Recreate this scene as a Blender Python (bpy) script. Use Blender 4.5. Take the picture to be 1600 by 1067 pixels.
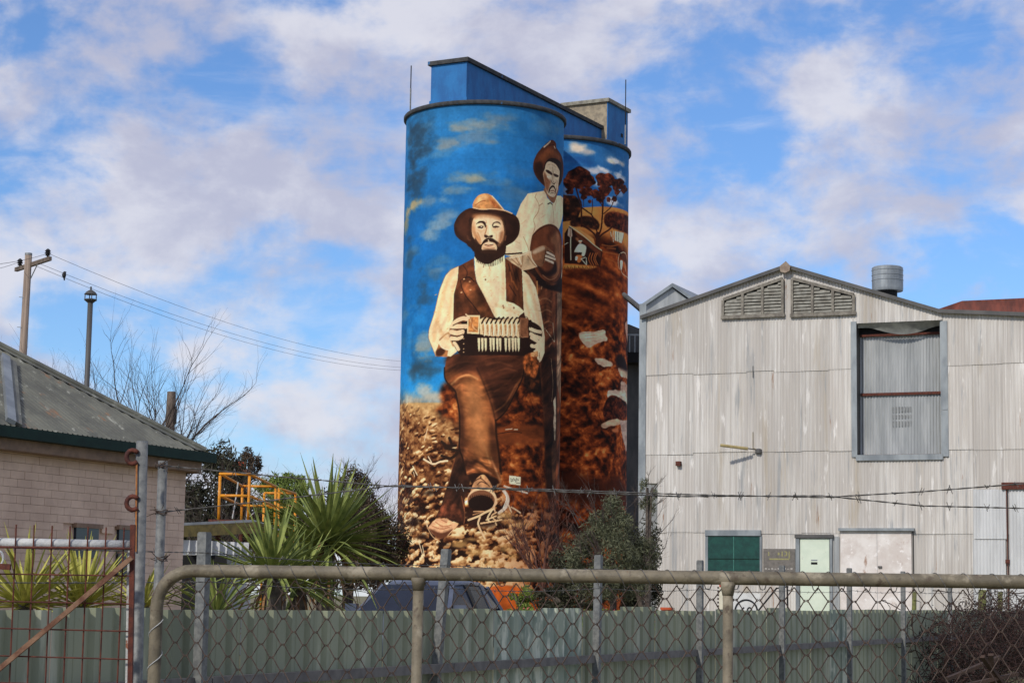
import bpy, bmesh, math, random
import numpy as np
from mathutils import Vector, Matrix
random.seed(7); RNG = np.random.RandomState(7)
for o in list(bpy.data.objects): bpy.data.objects.remove(o)
scene = bpy.context.scene
COL = scene.collection
# ---------------------------------------------------------------- camera
F_PX = 3100.0; PITCH = math.atan(400/3100.0); ROLL = 0.0155; CAM_Z = 1.7
FW = Vector((0, math.cos(PITCH), math.sin(PITCH))); R0 = Vector((1, 0, 0)); U0 = R0.cross(FW)
RIGHT = R0*math.cos(ROLL) + U0*math.sin(ROLL); UP = -R0*math.sin(ROLL) + U0*math.cos(ROLL)
cd = bpy.data.cameras.new('camera'); cam = bpy.data.objects.new('camera', cd); COL.objects.link(cam)
cd.sensor_width = 36.0; cd.lens = 36.0*F_PX/1600.0; cd.clip_start = .1; cd.clip_end = 3000
M3 = Matrix((RIGHT, UP, -FW)).transposed()
cam.matrix_world = Matrix.Translation((0, 0, CAM_Z)) @ M3.to_4x4()
scene.camera = cam
# ---------------------------------------------------------------- sky and sun
SUN_AZ = (-.56, -.83); SUN_EL = math.radians(36)
sun_dir = Vector((SUN_AZ[0]*math.cos(SUN_EL), SUN_AZ[1]*math.cos(SUN_EL), math.sin(SUN_EL))).normalized()
w = bpy.data.worlds.new('World'); scene.world = w; w.use_nodes = True
nt = w.node_tree; N = nt.nodes; LK = nt.links
for n in list(N): N.remove(n)
out = N.new('ShaderNodeOutputWorld'); bg = N.new('ShaderNodeBackground'); bg.inputs['Strength'].default_value = .1
sky = N.new('ShaderNodeTexSky'); sky.sky_type = 'NISHITA'; sky.sun_disc = False; sky.sun_elevation = SUN_EL
sky.sun_rotation = math.atan2(sun_dir.x, sun_dir.y); sky.air_density = 1.0; sky.dust_density = .3; sky.ozone_density = 2.5
tc = N.new('ShaderNodeTexCoord')
def nmath(op, a, b=None, clamp=False):
    n = N.new('ShaderNodeMath'); n.operation = op; n.use_clamp = clamp
    for i, v in enumerate((a, b)):
        if v is None: continue
        if hasattr(v, 'is_linked') or hasattr(v, 'links'): LK.new(v, n.inputs[i])
        else: n.inputs[i].default_value = v
    return n.outputs[0]
def nmix(f, a, b, mode='MIX'):
    n = N.new('ShaderNodeMix'); n.data_type = 'RGBA'; n.blend_type = mode
    for s, v in ((n.inputs['Factor'], f), (n.inputs['A'], a), (n.inputs['B'], b)):
        if hasattr(v, 'links'): LK.new(v, s)
        else: s.default_value = v
    return n.outputs['Result']
mp = N.new('ShaderNodeMapping'); mp.inputs['Scale'].default_value = (1.0, .6, 1.5); mp.inputs['Location'].default_value = (1.37, .2, .31); LK.new(tc.outputs['Generated'], mp.inputs['Vector'])
def noise(scale, detail, rough, dist=0., vec=None):
    n = N.new('ShaderNodeTexNoise'); n.inputs['Scale'].default_value = scale; n.inputs['Detail'].default_value = detail
    n.inputs['Roughness'].default_value = rough; n.inputs['Distortion'].default_value = dist
    LK.new(vec or mp.outputs['Vector'], n.inputs['Vector']); return n.outputs['Fac']
def ramp(v, p0, p1):
    n = N.new('ShaderNodeMapRange'); n.interpolation_type = 'SMOOTHSTEP'; n.inputs['From Min'].default_value = p0; n.inputs['From Max'].default_value = p1
    LK.new(v, n.inputs['Value']); return n.outputs['Result']
big = noise(12.5, 9, .55, .2); wisp = noise(34, 8, .6, .3)
mp2 = N.new('ShaderNodeMapping'); mp2.inputs['Scale'].default_value = (.8, .5, 4.2); mp2.inputs['Location'].default_value = (4.1, .7, 1.3); mp2.inputs['Rotation'].default_value = (0, math.radians(9), 0); LK.new(tc.outputs['Generated'], mp2.inputs['Vector'])
streak = noise(7, 10, .62, .5, mp2.outputs['Vector'])
mask = ramp(nmath('ADD', nmath('MULTIPLY', big, .78), nmath('MULTIPLY', wisp, .22)), .385, .565)
mask = nmath('MULTIPLY', mask, .88)
mask2 = nmath('MULTIPLY', ramp(streak, .50, .72), .38)
cl = nmix(ramp(noise(11, 8, .58, .2), .40, .62), (5.3, 5.3, 6.5, 1), (7.7, 7.6, 8.2, 1))
blue = nmix(1.0, sky.outputs['Color'], (.78, 1.03, 1.38, 1), 'MULTIPLY')
c1 = nmix(mask2, blue, (7.9, 8.1, 9.0, 1))
c2 = nmix(mask, c1, cl)
LK.new(c2, bg.inputs['Color']); LK.new(bg.outputs[0], out.inputs['Surface'])
sd = bpy.data.lights.new('sun', 'SUN'); sd.energy = 2.7; sd.angle = math.radians(2.0); sd.color = (1, .94, .85)
so = bpy.data.objects.new('sun', sd); COL.objects.link(so); so.location = (-30, -40, 60); so.rotation_euler = (-sun_dir).to_track_quat('-Z', 'Y').to_euler()
scene.view_settings.view_transform = 'Standard'; scene.view_settings.look = 'None'; scene.view_settings.exposure = 0; scene.view_settings.gamma = 1
scene.view_settings.use_curve_mapping = False
scene.cycles.max_bounces = 6; scene.cycles.transparent_max_bounces = 12
# ---------------------------------------------------------------- helpers
def at(px, py, Y):                       # a measured direction of the photograph and a distance -> a place
    d = FW + RIGHT*((px-800)/F_PX) - UP*((py-533.5)/F_PX)
    return Vector((0, 0, CAM_Z)) + d*(Y/d.y)
def S(c): return tuple(((x/255.)/12.92 if x <= 10 else (((x/255.)+.055)/1.055)**2.4) for x in c)
MATS = {}
def mat(name, c1, c2=None, scale=4., rough=.75, stretch=(1, 1, 1), metal=0., bump=0., bscale=None, spots=None, var=0., detail=7, lo=.35, hi=.65, trans=0., spec=None):
    """procedural surface: two tones broken up by noise in world space, optional spots (colour, scale, from, to), bump and a per-object tone"""
    if name in MATS: return MATS[name]
    m = bpy.data.materials.new(name); m.use_nodes = True; t = m.node_tree; n = t.nodes; l = t.links
    b = n['Principled BSDF']; b.inputs['Roughness'].default_value = rough; b.inputs['Metallic'].default_value = metal
    if spec is not None: b.inputs['Specular IOR Level'].default_value = spec
    g = n.new('ShaderNodeNewGeometry'); mpn = n.new('ShaderNodeMapping'); mpn.inputs['Scale'].default_value = stretch; l.new(g.outputs['Position'], mpn.inputs['Vector'])
    def nz(sc, de=detail, vec=None):
        x = n.new('ShaderNodeTexNoise'); x.inputs['Scale'].default_value = sc; x.inputs['Detail'].default_value = de; x.inputs['Roughness'].default_value = .62
        l.new(vec or mpn.outputs['Vector'], x.inputs['Vector']); return x.outputs['Fac']
    def rg(v, a, c):
        x = n.new('ShaderNodeMapRange'); x.inputs['From Min'].default_value = a; x.inputs['From Max'].default_value = c; x.interpolation_type = 'SMOOTHSTEP'; l.new(v, x.inputs['Value']); return x.outputs['Result']
    def mx(f, a, c, mode='MIX'):
        x = n.new('ShaderNodeMix'); x.data_type = 'RGBA'; x.blend_type = mode
        for s_, v in ((x.inputs['Factor'], f), (x.inputs['A'], a), (x.inputs['B'], c)):
            if hasattr(v, 'links'): l.new(v, s_)
            elif isinstance(v, tuple): s_.default_value = (*v[:3], 1)
            else: s_.default_value = v
        return x.outputs['Result']
    col = mx(rg(nz(scale), lo, hi), c1, c2 or tuple(x*.8 for x in c1))
    for sp in (spots or []):
        sc, a, c = sp[1:4]; st = sp[4] if len(sp) > 4 else (1, 1, 1)
        m2 = n.new('ShaderNodeMapping'); m2.inputs['Scale'].default_value = st; m2.inputs['Location'].default_value = (3.1*sc, 1.7, .9); l.new(g.outputs['Position'], m2.inputs['Vector'])
        col = mx(rg(nz(sc, 6, m2.outputs['Vector']), a, c), col, sp[0])
    if var:
        oi = n.new('ShaderNodeObjectInfo'); x = n.new('ShaderNodeMapRange'); x.inputs['To Min'].default_value = 1-var; x.inputs['To Max'].default_value = 1+var*.6
        l.new(oi.outputs['Random'], x.inputs['Value'])
        cb = n.new('ShaderNodeCombineColor')
        for k in range(3): l.new(x.outputs['Result'], cb.inputs[k])
        col = mx(1.0, col, cb.outputs[0], 'MULTIPLY')
    l.new(col, b.inputs['Base Color'])
    if bump:
        bn = n.new('ShaderNodeBump'); bn.inputs['Strength'].default_value = bump; bn.inputs['Distance'].default_value = .02
        l.new(nz(bscale or scale*6), bn.inputs['Height']); l.new(bn.outputs[0], b.inputs['Normal'])
    if trans: b.inputs['Transmission Weight'].default_value = trans
    MATS[name] = m; return m
OFF = {}
def tag(o, label, cat, group=None):
    o['label'] = label; o['category'] = cat
    if group: o['group'] = group
    return o
def thing(name, loc, label, cat, group=None):
    o = bpy.data.objects.new(name, None); COL.objects.link(o); o.location = loc; o.empty_display_size = .2
    OFF[o.name] = Vector(loc); return tag(o, label, cat, group)
class MB:
    def __init__(s): s.v = []; s.f = []
    def add(s, vs, fs):
        b = len(s.v); s.v += [tuple(x) for x in vs]; s.f += [tuple(i+b for i in f) for f in fs]; return s
    def box(s, c, ax, ay, az):           # centre and three half-axis vectors
        c = Vector(c); ax = Vector(ax); ay = Vector(ay); az = Vector(az)
        vs = [c+ax*i+ay*j+az*k for k in (-1, 1) for j in (-1, 1) for i in (-1, 1)]
        return s.add(vs, [(0, 2, 3, 1), (4, 5, 7, 6), (0, 1, 5, 4), (2, 6, 7, 3), (0, 4, 6, 2), (1, 3, 7, 5)])
    def bar(s, p, q, w, h, up=(0, 0, 1)):
        p = Vector(p); q = Vector(q); d = (q-p); a = d.normalized(); x = a.cross(Vector(up))
        if x.length < 1e-4: x = a.cross(Vector((1, 0, 0)))
        x.normalize(); y = x.cross(a)
        return s.box((p+q)/2, d/2, x*w/2, y*h/2)
    def tube(s, pts, r, n=8, cap=True):
        pts = [Vector(p) for p in pts]; m = len(pts); rs = r if isinstance(r, (list, tuple)) else [r]*m
        up = None; base = len(s.v)
        for i, p in enumerate(pts):
            t = (pts[min(i+1, m-1)]-pts[max(i-1, 0)]).normalized()
            if up is None:
                up = t.cross(Vector((0, 0, 1)))
                if up.length < .05: up = t.cross(Vector((1, 0, 0)))
            up = (up - t*up.dot(t)).normalized(); sd_ = t.cross(up)
            for k in range(n):
                a = 2*math.pi*k/n; s.v.append(tuple(p + (up*math.cos(a)+sd_*math.sin(a))*rs[i]))
        for i in range(m-1):
            for k in range(n):
                k2 = (k+1) % n; s.f.append((base+i*n+k, base+i*n+k2, base+(i+1)*n+k2, base+(i+1)*n+k))
        if cap:
            s.f.append(tuple(base+k for k in range(n))[::-1]); s.f.append(tuple(base+(m-1)*n+k for k in range(n)))
        return s
    def lathe(s, c, prof, n=24):         # prof: (radius, z)
        base = len(s.v); c = Vector(c)
        for r, z in prof:
            for k in range(n):
                a = 2*math.pi*k/n; s.v.append((c.x+r*math.cos(a), c.y+r*math.sin(a), c.z+z))
        for i in range(len(prof)-1):
            for k in range(n):
                k2 = (k+1) % n; s.f.append((base+i*n+k, base+i*n+k2, base+(i+1)*n+k2, base+(i+1)*n+k))
        s.f.append(tuple(base+k for k in range(n))[::-1]); s.f.append(tuple(base+(len(prof)-1)*n+k for k in range(n))); return s
    def prism(s, poly, d):               # polygon of points pushed along vector d
        n = len(poly); poly = [Vector(p) for p in poly]; d = Vector(d)
        return s.add(poly + [p+d for p in poly], [tuple(range(n))[::-1], tuple(range(n, 2*n))] + [(i, (i+1) % n, n+(i+1) % n, n+i) for i in range(n)])
    def mesh(s, name, m, off=Vector((0, 0, 0)), smooth=False):
        me = bpy.data.meshes.new(name); me.from_pydata([(x-off.x, y-off.y, z-off.z) for x, y, z in s.v], [], s.f); me.materials.append(m)
        if smooth: me.polygons.foreach_set('use_smooth', [True]*len(me.polygons))
        me.update(); return me
    def build(s, name, m, parent=None, smooth=False, kind=None):
        off = OFF.get(parent.name, Vector((0, 0, 0))) if parent else Vector((0, 0, 0))
        o = bpy.data.objects.new(name, s.mesh(name, m, off, smooth)); COL.objects.link(o)
        if parent: o.parent = parent
        OFF[o.name] = off
        if kind: o['kind'] = kind
        return o
def piece(name, me, parent, loc, rot=None, scale=None):  # one more object on shared mesh data
    o = bpy.data.objects.new(name, me); COL.objects.link(o); o.parent = parent; o.location = Vector(loc)-OFF[parent.name]
    if rot is not None: o.rotation_mode = 'QUATERNION'; o.rotation_quaternion = rot
    if scale is not None: o.scale = scale
    OFF[o.name] = OFF[parent.name]; return o
def frame_quat(x, y, z): return Matrix((x, y, z)).transposed().to_quaternion()
UD = Vector((.40, .9165, 0)).normalized()      # the street grid: along the fence and the house
WD = Vector((UD.y, -UD.x, 0))                  # across it
ZV = Vector((0, 0, 1))
# ---------------------------------------------------------------- materials
m_galv = mat('galvanised_steel', S((150, 152, 152)), S((112, 116, 120)), 22, .5, metal=.35, bump=.05)
m_galv_post = mat('dull_galvanised_post', S((124, 125, 122)), S((94, 96, 96)), 30, .6, metal=.2, bump=.08, spots=[(S((120, 84, 60)), 14, .70, .78)])
m_rail = mat('weathered_gate_pipe', S((122, 112, 92)), S((94, 86, 70)), 16, .65, bump=.12, spots=[(S((84, 72, 58)), 34, .56, .68), (S((146, 136, 116)), 9, .56, .66), (S((112, 74, 50)), 22, .68, .74)])
m_rust = mat('rusted_steel', S((104, 52, 36)), S((66, 32, 26)), 30, .85, bump=.25)
m_rustwire = mat('rusty_wire', S((100, 84, 74)), S((62, 48, 42)), 40, .7, metal=.3)
m_brace = mat('rusted_brace', S((140, 108, 84)), S((100, 64, 48)), 18, .85, bump=.3, spots=[(S((168, 160, 150)), 12, .60, .70)])
m_whitepipe = mat('flaking_white_pipe', S((196, 196, 192)), S((168, 170, 170)), 24, .6, bump=.25, spots=[(S((140, 84, 56)), 13, .60, .66)])
m_wire = mat('grey_wire', S((118, 116, 112)), S((84, 80, 76)), 60, .6, metal=.4)
m_green = mat('pale_green_sheet', S((156, 160, 132)), S((138, 144, 120)), 1.5, .55, stretch=(1, 1, .3), var=.16, spots=[(S((128, 138, 120)), 5, .60, .72, (1, 1, .4)), (S((186, 188, 164)), 3, .58, .70, (1, 1, .25)), (S((104, 98, 82)), 26, .70, .76)], bump=.06)
m_greenold = mat('faded_green_sheet', S((156, 166, 146)), S((132, 146, 132)), 5, .6, stretch=(1, 1, .5), spots=[(S((206, 210, 190)), 7, .50, .62, (1, 1, .45))], var=.05)
m_frail = mat('fence_rail', S((116, 112, 108)), S((94, 90, 88)), 10, .7)
m_corr = mat('weathered_white_iron', S((211, 207, 200)), S((192, 186, 178)), 1.1, .6, stretch=(1.6, 1.6, .22), var=.08, lo=.38, hi=.62, bump=.03,
             spots=[(S((182, 172, 156)), 1.3, .52, .68, (1.5, 1.5, .2)), (S((160, 161, 160)), 2.6, .55, .68, (2, 2, .16)), (S((186, 180, 172)), 9, .45, .6, (2, 2, .03)), (S((226, 222, 216)), 3.0, .60, .68, (2.2, 2.2, .3)), (S((150, 108, 76)), 3.2, .66, .74, (1.8, 1.8, .22))])
m_corrg = mat('grey_iron', S((176, 178, 177)), S((150, 153, 153)), 2, .5, stretch=(2, 2, .3), metal=.25, spots=[(S((176, 178, 176)), 3, .6, .7, (2, 2, .2))], var=.05)
m_corrw = mat('newer_white_iron', S((206, 207, 206)), S((188, 189, 188)), 2, .55, stretch=(2, 2, .3), var=.04)
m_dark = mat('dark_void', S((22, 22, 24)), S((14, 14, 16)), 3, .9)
m_darkiron = mat('dark_grey_iron', S((88, 86, 84)), S((68, 68, 68)), 2, .6, stretch=(1, 1, .3))
m_flash = mat('zinc_flashing', S((150, 156, 158)), S((120, 126, 130)), 3, .5, metal=.3, stretch=(1, 1, .4))
m_timber = mat('grey_timber', S((112, 98, 86)), S((78, 68, 60)), 10, .85, stretch=(1, 1, .15), bump=.3)
m_pole = mat('pole_timber', S((160, 142, 126)), S((122, 106, 94)), 6, .85, stretch=(3, 3, .12), bump=.3)
m_conc = mat('weathered_concrete', S((166, 152, 128)), S((128, 118, 102)), 3, .9, bump=.2, spots=[(S((96, 88, 78)), 2.2, .60, .72, (1, 1, .4))])
m_rim = mat('dark_concrete_rim', S((70, 70, 70)), S((48, 50, 52)), 4, .9, bump=.3, spots=[(S((60, 110, 160)), 2.5, .62, .70)])
m_bluewall = mat('blue_painted_concrete', S((26, 112, 176)), S((20, 94, 156)), 1.6, .7, bump=.12, stretch=(1, 1, .5), spots=[(S((58, 128, 190)), 9, .62, .72), (S((60, 84, 110)), 2.6, .66, .78, (1, 1, .25))])
m_brick = mat('painted_brick', S((232, 202, 178)), S((212, 182, 160)), 2.2, .8, var=.05, bump=.2, bscale=60)
m_mortar = mat('painted_mortar', S((222, 192, 170)), S((208, 178, 158)), 8, .9)
m_roofiron = mat('olive_grey_iron', S((112, 112, 100)), S((88, 88, 80)), 2.2, .6, spots=[(S((128, 100, 76)), 2.4, .58, .68), (S((150, 150, 138)), 6, .60, .70), (S((74, 76, 70)), 1.4, .55, .66)], bump=.05)
m_gutter = mat('dark_green_gutter', S((22, 50, 42)), S((16, 40, 34)), 6, .6, spec=.2)
m_fascia = mat('brown_fascia', S((150, 122, 100)), S((128, 104, 86)), 8, .7)
m_yellow = mat('yellow_rail_paint', S((226, 150, 30)), S((200, 124, 22)), 12, .5, spots=[(S((130, 74, 34)), 20, .64, .72)])
m_twig = mat('bare_twig', S((84, 72, 66)), S((54, 46, 42)), 9, .9)
m_redtwig = mat('reddish_twig', S((112, 72, 58)), S((74, 46, 40)), 9, .9)
m_bark = mat('grey_bark', S((104, 94, 84)), S((70, 62, 56)), 12, .95, bump=.4)
def leafm(name, a, b, sc=3.): return mat(name, S(a), S(b), sc, .7, var=.0, lo=.3, hi=.7, spec=.3)
m_olive = leafm('olive_leaf', (110, 112, 84), (62, 66, 48), 5)
m_darkleaf = leafm('dark_leaf', (66, 66, 46), (38, 40, 28), 3)
m_brownleaf = leafm('brown_leaf', (92, 76, 58), (58, 48, 38), 4)
m_greenleaf = leafm('bright_leaf', (124, 142, 62), (84, 100, 44), 4)
m_yucca = leafm('yucca_leaf', (146, 154, 82), (92, 106, 54), 6)
m_yuccay = leafm('yellow_yucca_leaf', (188, 182, 92), (136, 138, 62), 6)
m_vine = mat('dead_vine', S((66, 44, 38)), S((38, 26, 24)), 8, .95)
m_ground = mat('dry_grass_ground', S((126, 120, 82)), S((96, 90, 64)), .6, .95, spots=[(S((120, 104, 84)), 1.2, .55, .68), (S((80, 92, 52)), .8, .56, .7)], bump=.4)
m_glassd = mat('dark_glass', S((34, 44, 58)), S((24, 32, 44)), 2, .08)
m_carblue = mat('blue_car_paint', S((92, 100, 116)), S((78, 86, 104)), 2, .3, metal=.2)
m_black = mat('black_rubber', S((24, 24, 26)), S((16, 16, 18)), 8, .6)
MURAL={1:[
('B',),
('S',[-394,2380],92,142,(38,62,84),0.85),
('S',[-410,2173],74,111,(36,58,78),0.8),
('S',[-344,2211],39,44,(40,64,88),0.6),
('S',[-450,1828],44,95,(45,75,100),0.7),
('S',[-295,1824],0,3,(0,0,0),0),
('S',[-316,1637],54,82,(42,72,98),0.75),
('S',[-375,1313],43,126,(30,70,105),0.6),
('S',[-313,1246],98,51,(48,62,72),0.7),
('S',[-263,1726],56,32,(70,100,125),0.6),
('S',[-120,2426],60,22,(150,146,136),0.75),
('S',[-3,2440],82,28,(152,148,140),0.7),
('S',[-55,2376],96,32,(120,134,148),0.55),
('S',[84,2475],65,25,(120,130,140),0.55),
('S',[-185,2351],50,28,(140,140,138),0.7),
('S',[39,2355],44,13,(150,150,145),0.5),
('S',[-57,2168],57,19,(172,160,128),0.8),
('S',[-115,2179],79,25,(140,145,142),0.6),
('S',[26,2165],76,28,(120,134,140),0.55),
('S',[-146,2123],75,22,(130,142,146),0.6),
('S',[-208,2077],44,22,(140,155,165),0.7),
('S',[-285,2072],67,25,(120,140,158),0.6),
('S',[-482,2057],71,44,(170,150,112),0.85),
('S',[-406,2077],60,25,(190,165,115),0.7),
('S',[-523,1994],40,44,(150,135,100),0.7),
('S',[-212,1958],73,28,(128,148,162),0.7),
('S',[-281,1914],50,28,(140,155,165),0.7),
('S',[-178,1993],49,25,(120,140,160),0.5),
('S',[206,2217],73,28,(70,110,150),0.4),
('S',[138,2115],84,38,(90,120,145),0.4),
('S',[-316,1355],63,38,(150,152,142),0.8),
('S',[-283,1400],50,28,(120,150,170),0.6),
('S',[-207,1738],51,19,(110,140,165),0.5),
('S',[-430,1444],40,63,(60,140,200),0.5),
('S',[-345,1499],68,32,(40,140,215),0.5),
('S',[-359,1172],102,44,(40,150,228),0.7),
('S',[-163,1300],34,95,(25,120,200),0.5),
('S',[-414,1123],88,25,(168,176,172),0.85),
('S',[-301,1146],52,28,(172,178,174),0.9),
('S',[-229,1112],53,28,(165,174,172),0.9),
('S',[-332,1108],141,19,(176,180,172),0.9),
('S',[-159,1122],27,32,(170,174,168),0.8),
('P',[-700,1106,-413,1101,-192,1089,-93,1053,700,1225,700,93,-700,78],(214,176,118),2,0,0,1.5,1.0),
('T',[-700,1081,-412,1079,-191,1055,-92,1023,264,1066,700,1097,700,93,-700,78],'clods',14),
('T',[-107,1139,28,1177,153,1213,260,1313,700,1417,700,686,424,582,273,606,164,572,114,661,64,872,-30,992],'foliage',5),
('T',[-201,1160,-174,1187,-140,1183,-108,1158,-93,1053,-104,986,-156,1008,-198,1025,-227,1056,-192,1080,-203,1117],'foliage',3),
('T',[193,1308,347,1369,700,1401,700,1097,470,1083,352,1135,263,1152,216,1186,230,1249],'darkveg',6),
('P',[81,970,227,990,355,986,357,918,159,894,88,904],(120,58,28),6,1,0.35,2,2.5),
('P',[20,190,68,221,144,228,222,217,314,195,374,153,376,77,-26,73,-3,154],(178,84,32),2,1,0.25,1.5,1.0),
('L',[81,940,158,955,210,952],4.7,(60,30,18),1,1.0),
('L',[125,963,158,968],3.2,(230,205,175),1,1.0),
('L',[168,965,188,966],3.2,(230,205,175),1,1.0),
('P',[164,1797,337,1824,700,1868,700,1353,203,1309,190,1494,210,1533,167,1585],(44,25,18),1.5,0,0.3,1.5,1.0),
('P',[221,1746,303,1693,608,1713,608,1352,608,906,609,654,396,643,367,919,331,1195,310,1318,279,1596],(96,52,32),2,0,0.45,1.6,0.6),
('P',[328,1320,443,1395,490,1085,466,708,384,673,355,1011],(52,28,18),4,1,0.3,1.5,1.0),
('P',[477,1663,608,1684,608,1288,609,1097,484,1211],(150,116,90),2,0,0.45,1.5,0.4),
('L',[459,1657,457,1460,475,1210,459,895],5.1,(45,26,18),1,1.0),
('L',[609,1224,560,902,510,649],7.6,(84,66,72),2,0.8),
('P',[440,1124,468,1152,477,1053,472,927,458,932,444,1018,453,1066],(200,174,146),1,0,0.2,1.5,1.0),
('P',[429,892,476,927,482,772,449,707],(92,56,36),2,1,0.3,1.5,1.0),
('L',[350,1469,388,1445,446,1415,433,1464,425,1504],3.5,(215,185,150),1,1.0),
('L',[410,1328,434,1205,422,1120],3.2,(180,140,105),1,1.0),
('L',[304,1599,352,1617,409,1606],7.0,(140,92,62),2,0.6),
('L',[314,1572,357,1589,410,1581],7.0,(58,30,20),2,0.6),
('L',[324,1545,363,1562,410,1555],7.0,(140,92,62),2,0.6),
('L',[334,1517,369,1534,411,1530],7.0,(58,30,20),2,0.6),
('L',[344,1490,375,1507,412,1505],7.0,(140,92,62),2,0.6),
('L',[355,1463,382,1479,412,1480],7.0,(58,30,20),2,0.6),
('L',[366,1436,388,1452,413,1455],7.0,(140,92,62),2,0.6),
('L',[378,1410,395,1424,414,1430],7.0,(58,30,20),2,0.6),
('L',[390,1383,402,1397,414,1404],7.0,(140,92,62),2,0.6),
('P',[225,2116,339,2148,356,2116,403,2095,443,2141,507,2154,609,2158,608,2096,518,2010,479,1974,335,1912,261,1814,157,1797,98,1805,104,1849,142,1927,161,1998,187,2063],(232,208,170),1.2,0,0.07,2.2,1.0),
('P',[524,1905,700,1946,700,1687,509,1678,578,1798],(206,186,160),1.2,0,0.08,1.5,1.0),
('L',[269,2105,295,2071,292,2036,263,1994,272,1960,259,1924],3.5,(165,120,88),1,0.9),
('L',[403,2086,417,2040,421,1999],3.5,(165,120,88),1,0.9),
('L',[204,1901,227,1860,235,1839],3.5,(165,120,88),1,0.9),
('L',[277,2122,269,2102],3.5,(165,120,88),1,0.9),
('L',[322,2082,295,2065],3.5,(165,120,88),1,0.9),
('L',[452,2124,437,2095],3.5,(165,120,88),1,0.9),
('L',[142,1880,183,1868],4.7,(205,172,135),2,0.7),
('L',[192,1963,217,1985],4.7,(205,172,135),2,0.7),
('L',[314,2010,343,2028],4.7,(205,172,135),2,0.7),
('L',[362,2085,384,2094,403,2089],6.3,(40,26,22),1,1.0),
('F',[276,1737,608,1713,608,1352,608,906,609,654,396,643,367,919,310,1318],0.5,2.4,0.55,0),
('F',[225,2116,499,2152,608,2096,474,1973,258,1813,105,1805,161,1998],1.2,2.0,0.1,0),
('P',[335,2160,467,2191,456,2150,422,2102,384,2105,346,2133],(148,98,68),1.2,1,0.2,1.5,1.0),
('P',[308,2355,277,2320,258,2282,255,2248,263,2222,287,2194,330,2170,361,2158,450,2181,496,2207,556,2252,609,2306,560,2341,501,2364,441,2381,435,2401,414,2411,389,2411,361,2397],(78,40,27),1.2,1,0.3,2,1.0),
('P',[326,2344,389,2372,461,2358,502,2328,416,2323,337,2301,292,2268,283,2292],(126,68,38),5,1,0.3,1.5,1.0),
('P',[266,2264,309,2290,328,2242,330,2185,284,2209],(46,26,20),4,1,0,1.5,1.0),
('L',[326,2363,356,2385,377,2402],7.0,(200,175,150),1,1.0),
('L',[414,2384,425,2376],5.1,(210,185,155),1,1.0),
('L',[366,2377,414,2394],3.2,(50,28,20),1,1.0),
('P',[328,2261,342,2293,379,2317,445,2326,516,2312,520,2241,471,2198,463,2287,404,2298,358,2286,343,2251,329,2229],(38,24,20),1.2,1,0,1.5,1.0),
('P',[351,2291,376,2300,429,2297,480,2278,487,2260,477,2225,467,2191,450,2159,421,2131,384,2127,359,2135,343,2152,337,2180,327,2207,322,2231,335,2256,340,2276],(222,196,162),1,1,0.1,3,1.0),
('P',[324,2241,343,2232,365,2210,388,2205,377,2180,356,2144,340,2164,329,2201],(140,88,60),2.5,1,0.2,1.5,1.0),
('P',[342,2252,364,2255,399,2245,396,2236,367,2237,346,2243],(58,36,30),0.9,1,0,1.5,1.0),
('P',[411,2246,440,2249,474,2249,465,2239,433,2234,415,2237],(58,36,30),0.9,1,0,1.5,1.0),
('L',[401,2275,408,2250,403,2217,420,2198],4.1,(120,80,58),1,0.8),
('L',[354,2223,376,2222,387,2230],3.2,(235,220,200),1,1.0),
('L',[387,2208,400,2197,420,2195,433,2207],3.8,(60,36,28),1,1.0),
('L',[370,2145,378,2163,397,2179,417,2181,431,2171,438,2156],9.8,(40,25,22),0.8,1.0),
('L',[383,2153,407,2160,428,2159],4.7,(130,78,60),1,1.0),
('L',[380,2141,407,2149,432,2149],3.2,(90,54,42),1,1.0),
('L',[389,2131,414,2139],5.1,(225,195,165),1,1.0),
('L',[457,2218,466,2204],4.4,(120,75,52),1,1.0),
('L',[349,2198,365,2188,366,2172],7.6,(156,104,74),2.5,0.7),
('L',[441,2218,450,2188,435,2159],7.6,(160,110,82),2.5,0.7),
('L',[358,2279,391,2289,439,2282],3.8,(176,136,106),1.5,0.7),
('L',[354,2218,370,2214],5.1,(236,214,184),1,0.8),
('P',[259,1919,305,1960,375,1988,448,1988,517,1965,561,1928,568,1866,541,1774,474,1723,394,1699,333,1707,284,1741,251,1797,242,1837,247,1878],(104,55,33),1.2,1,0.3,1.4,1.0),
('P',[293,1729,340,1698,407,1688,507,1722,609,1764,608,1690,450,1666,340,1666,285,1691],(34,20,16),2,1,0,1.5,1.0),
('P',[389,1911,475,1967,525,1886,504,1773,406,1726,430,1822,443,1878],(140,88,58),4,1,0.25,1.5,1.0),
('P',[284,1779,349,1749,405,1770,445,1815,464,1766,393,1730,320,1726],(44,24,18),3,1,0,1.5,1.0),
('L',[257,1914,311,1956,376,1982,440,1980,508,1954],3.8,(48,26,20),1,1.0),
('L',[329,1728,382,1713,448,1732,493,1768],3.8,(176,120,84),1,0.8),
('P',[248,1837,329,1875,361,1872,408,1859,436,1839,431,1812,390,1795,346,1797,324,1769,288,1772,265,1789,245,1812],(132,86,58),1,1,0.3,2.5,1.0),
('P',[261,1838,325,1871,345,1860,308,1840,267,1824],(196,164,132),1.5,1,0,1.5,1.0),
('L',[362,1845,431,1835],12.0,(222,200,172),1,1.0),
('L',[350,1825,440,1823],12.0,(222,200,172),1,1.0),
('L',[350,1809,420,1802],12.0,(222,200,172),1,1.0),
('L',[362,1852,419,1847],4.4,(60,32,22),1,1.0),
('L',[358,1834,431,1829],4.4,(60,32,22),1,1.0),
('L',[346,1816,420,1811],4.4,(60,32,22),1,1.0),
('L',[349,1850,342,1819,331,1787],4.4,(60,32,22),1,1.0),
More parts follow.
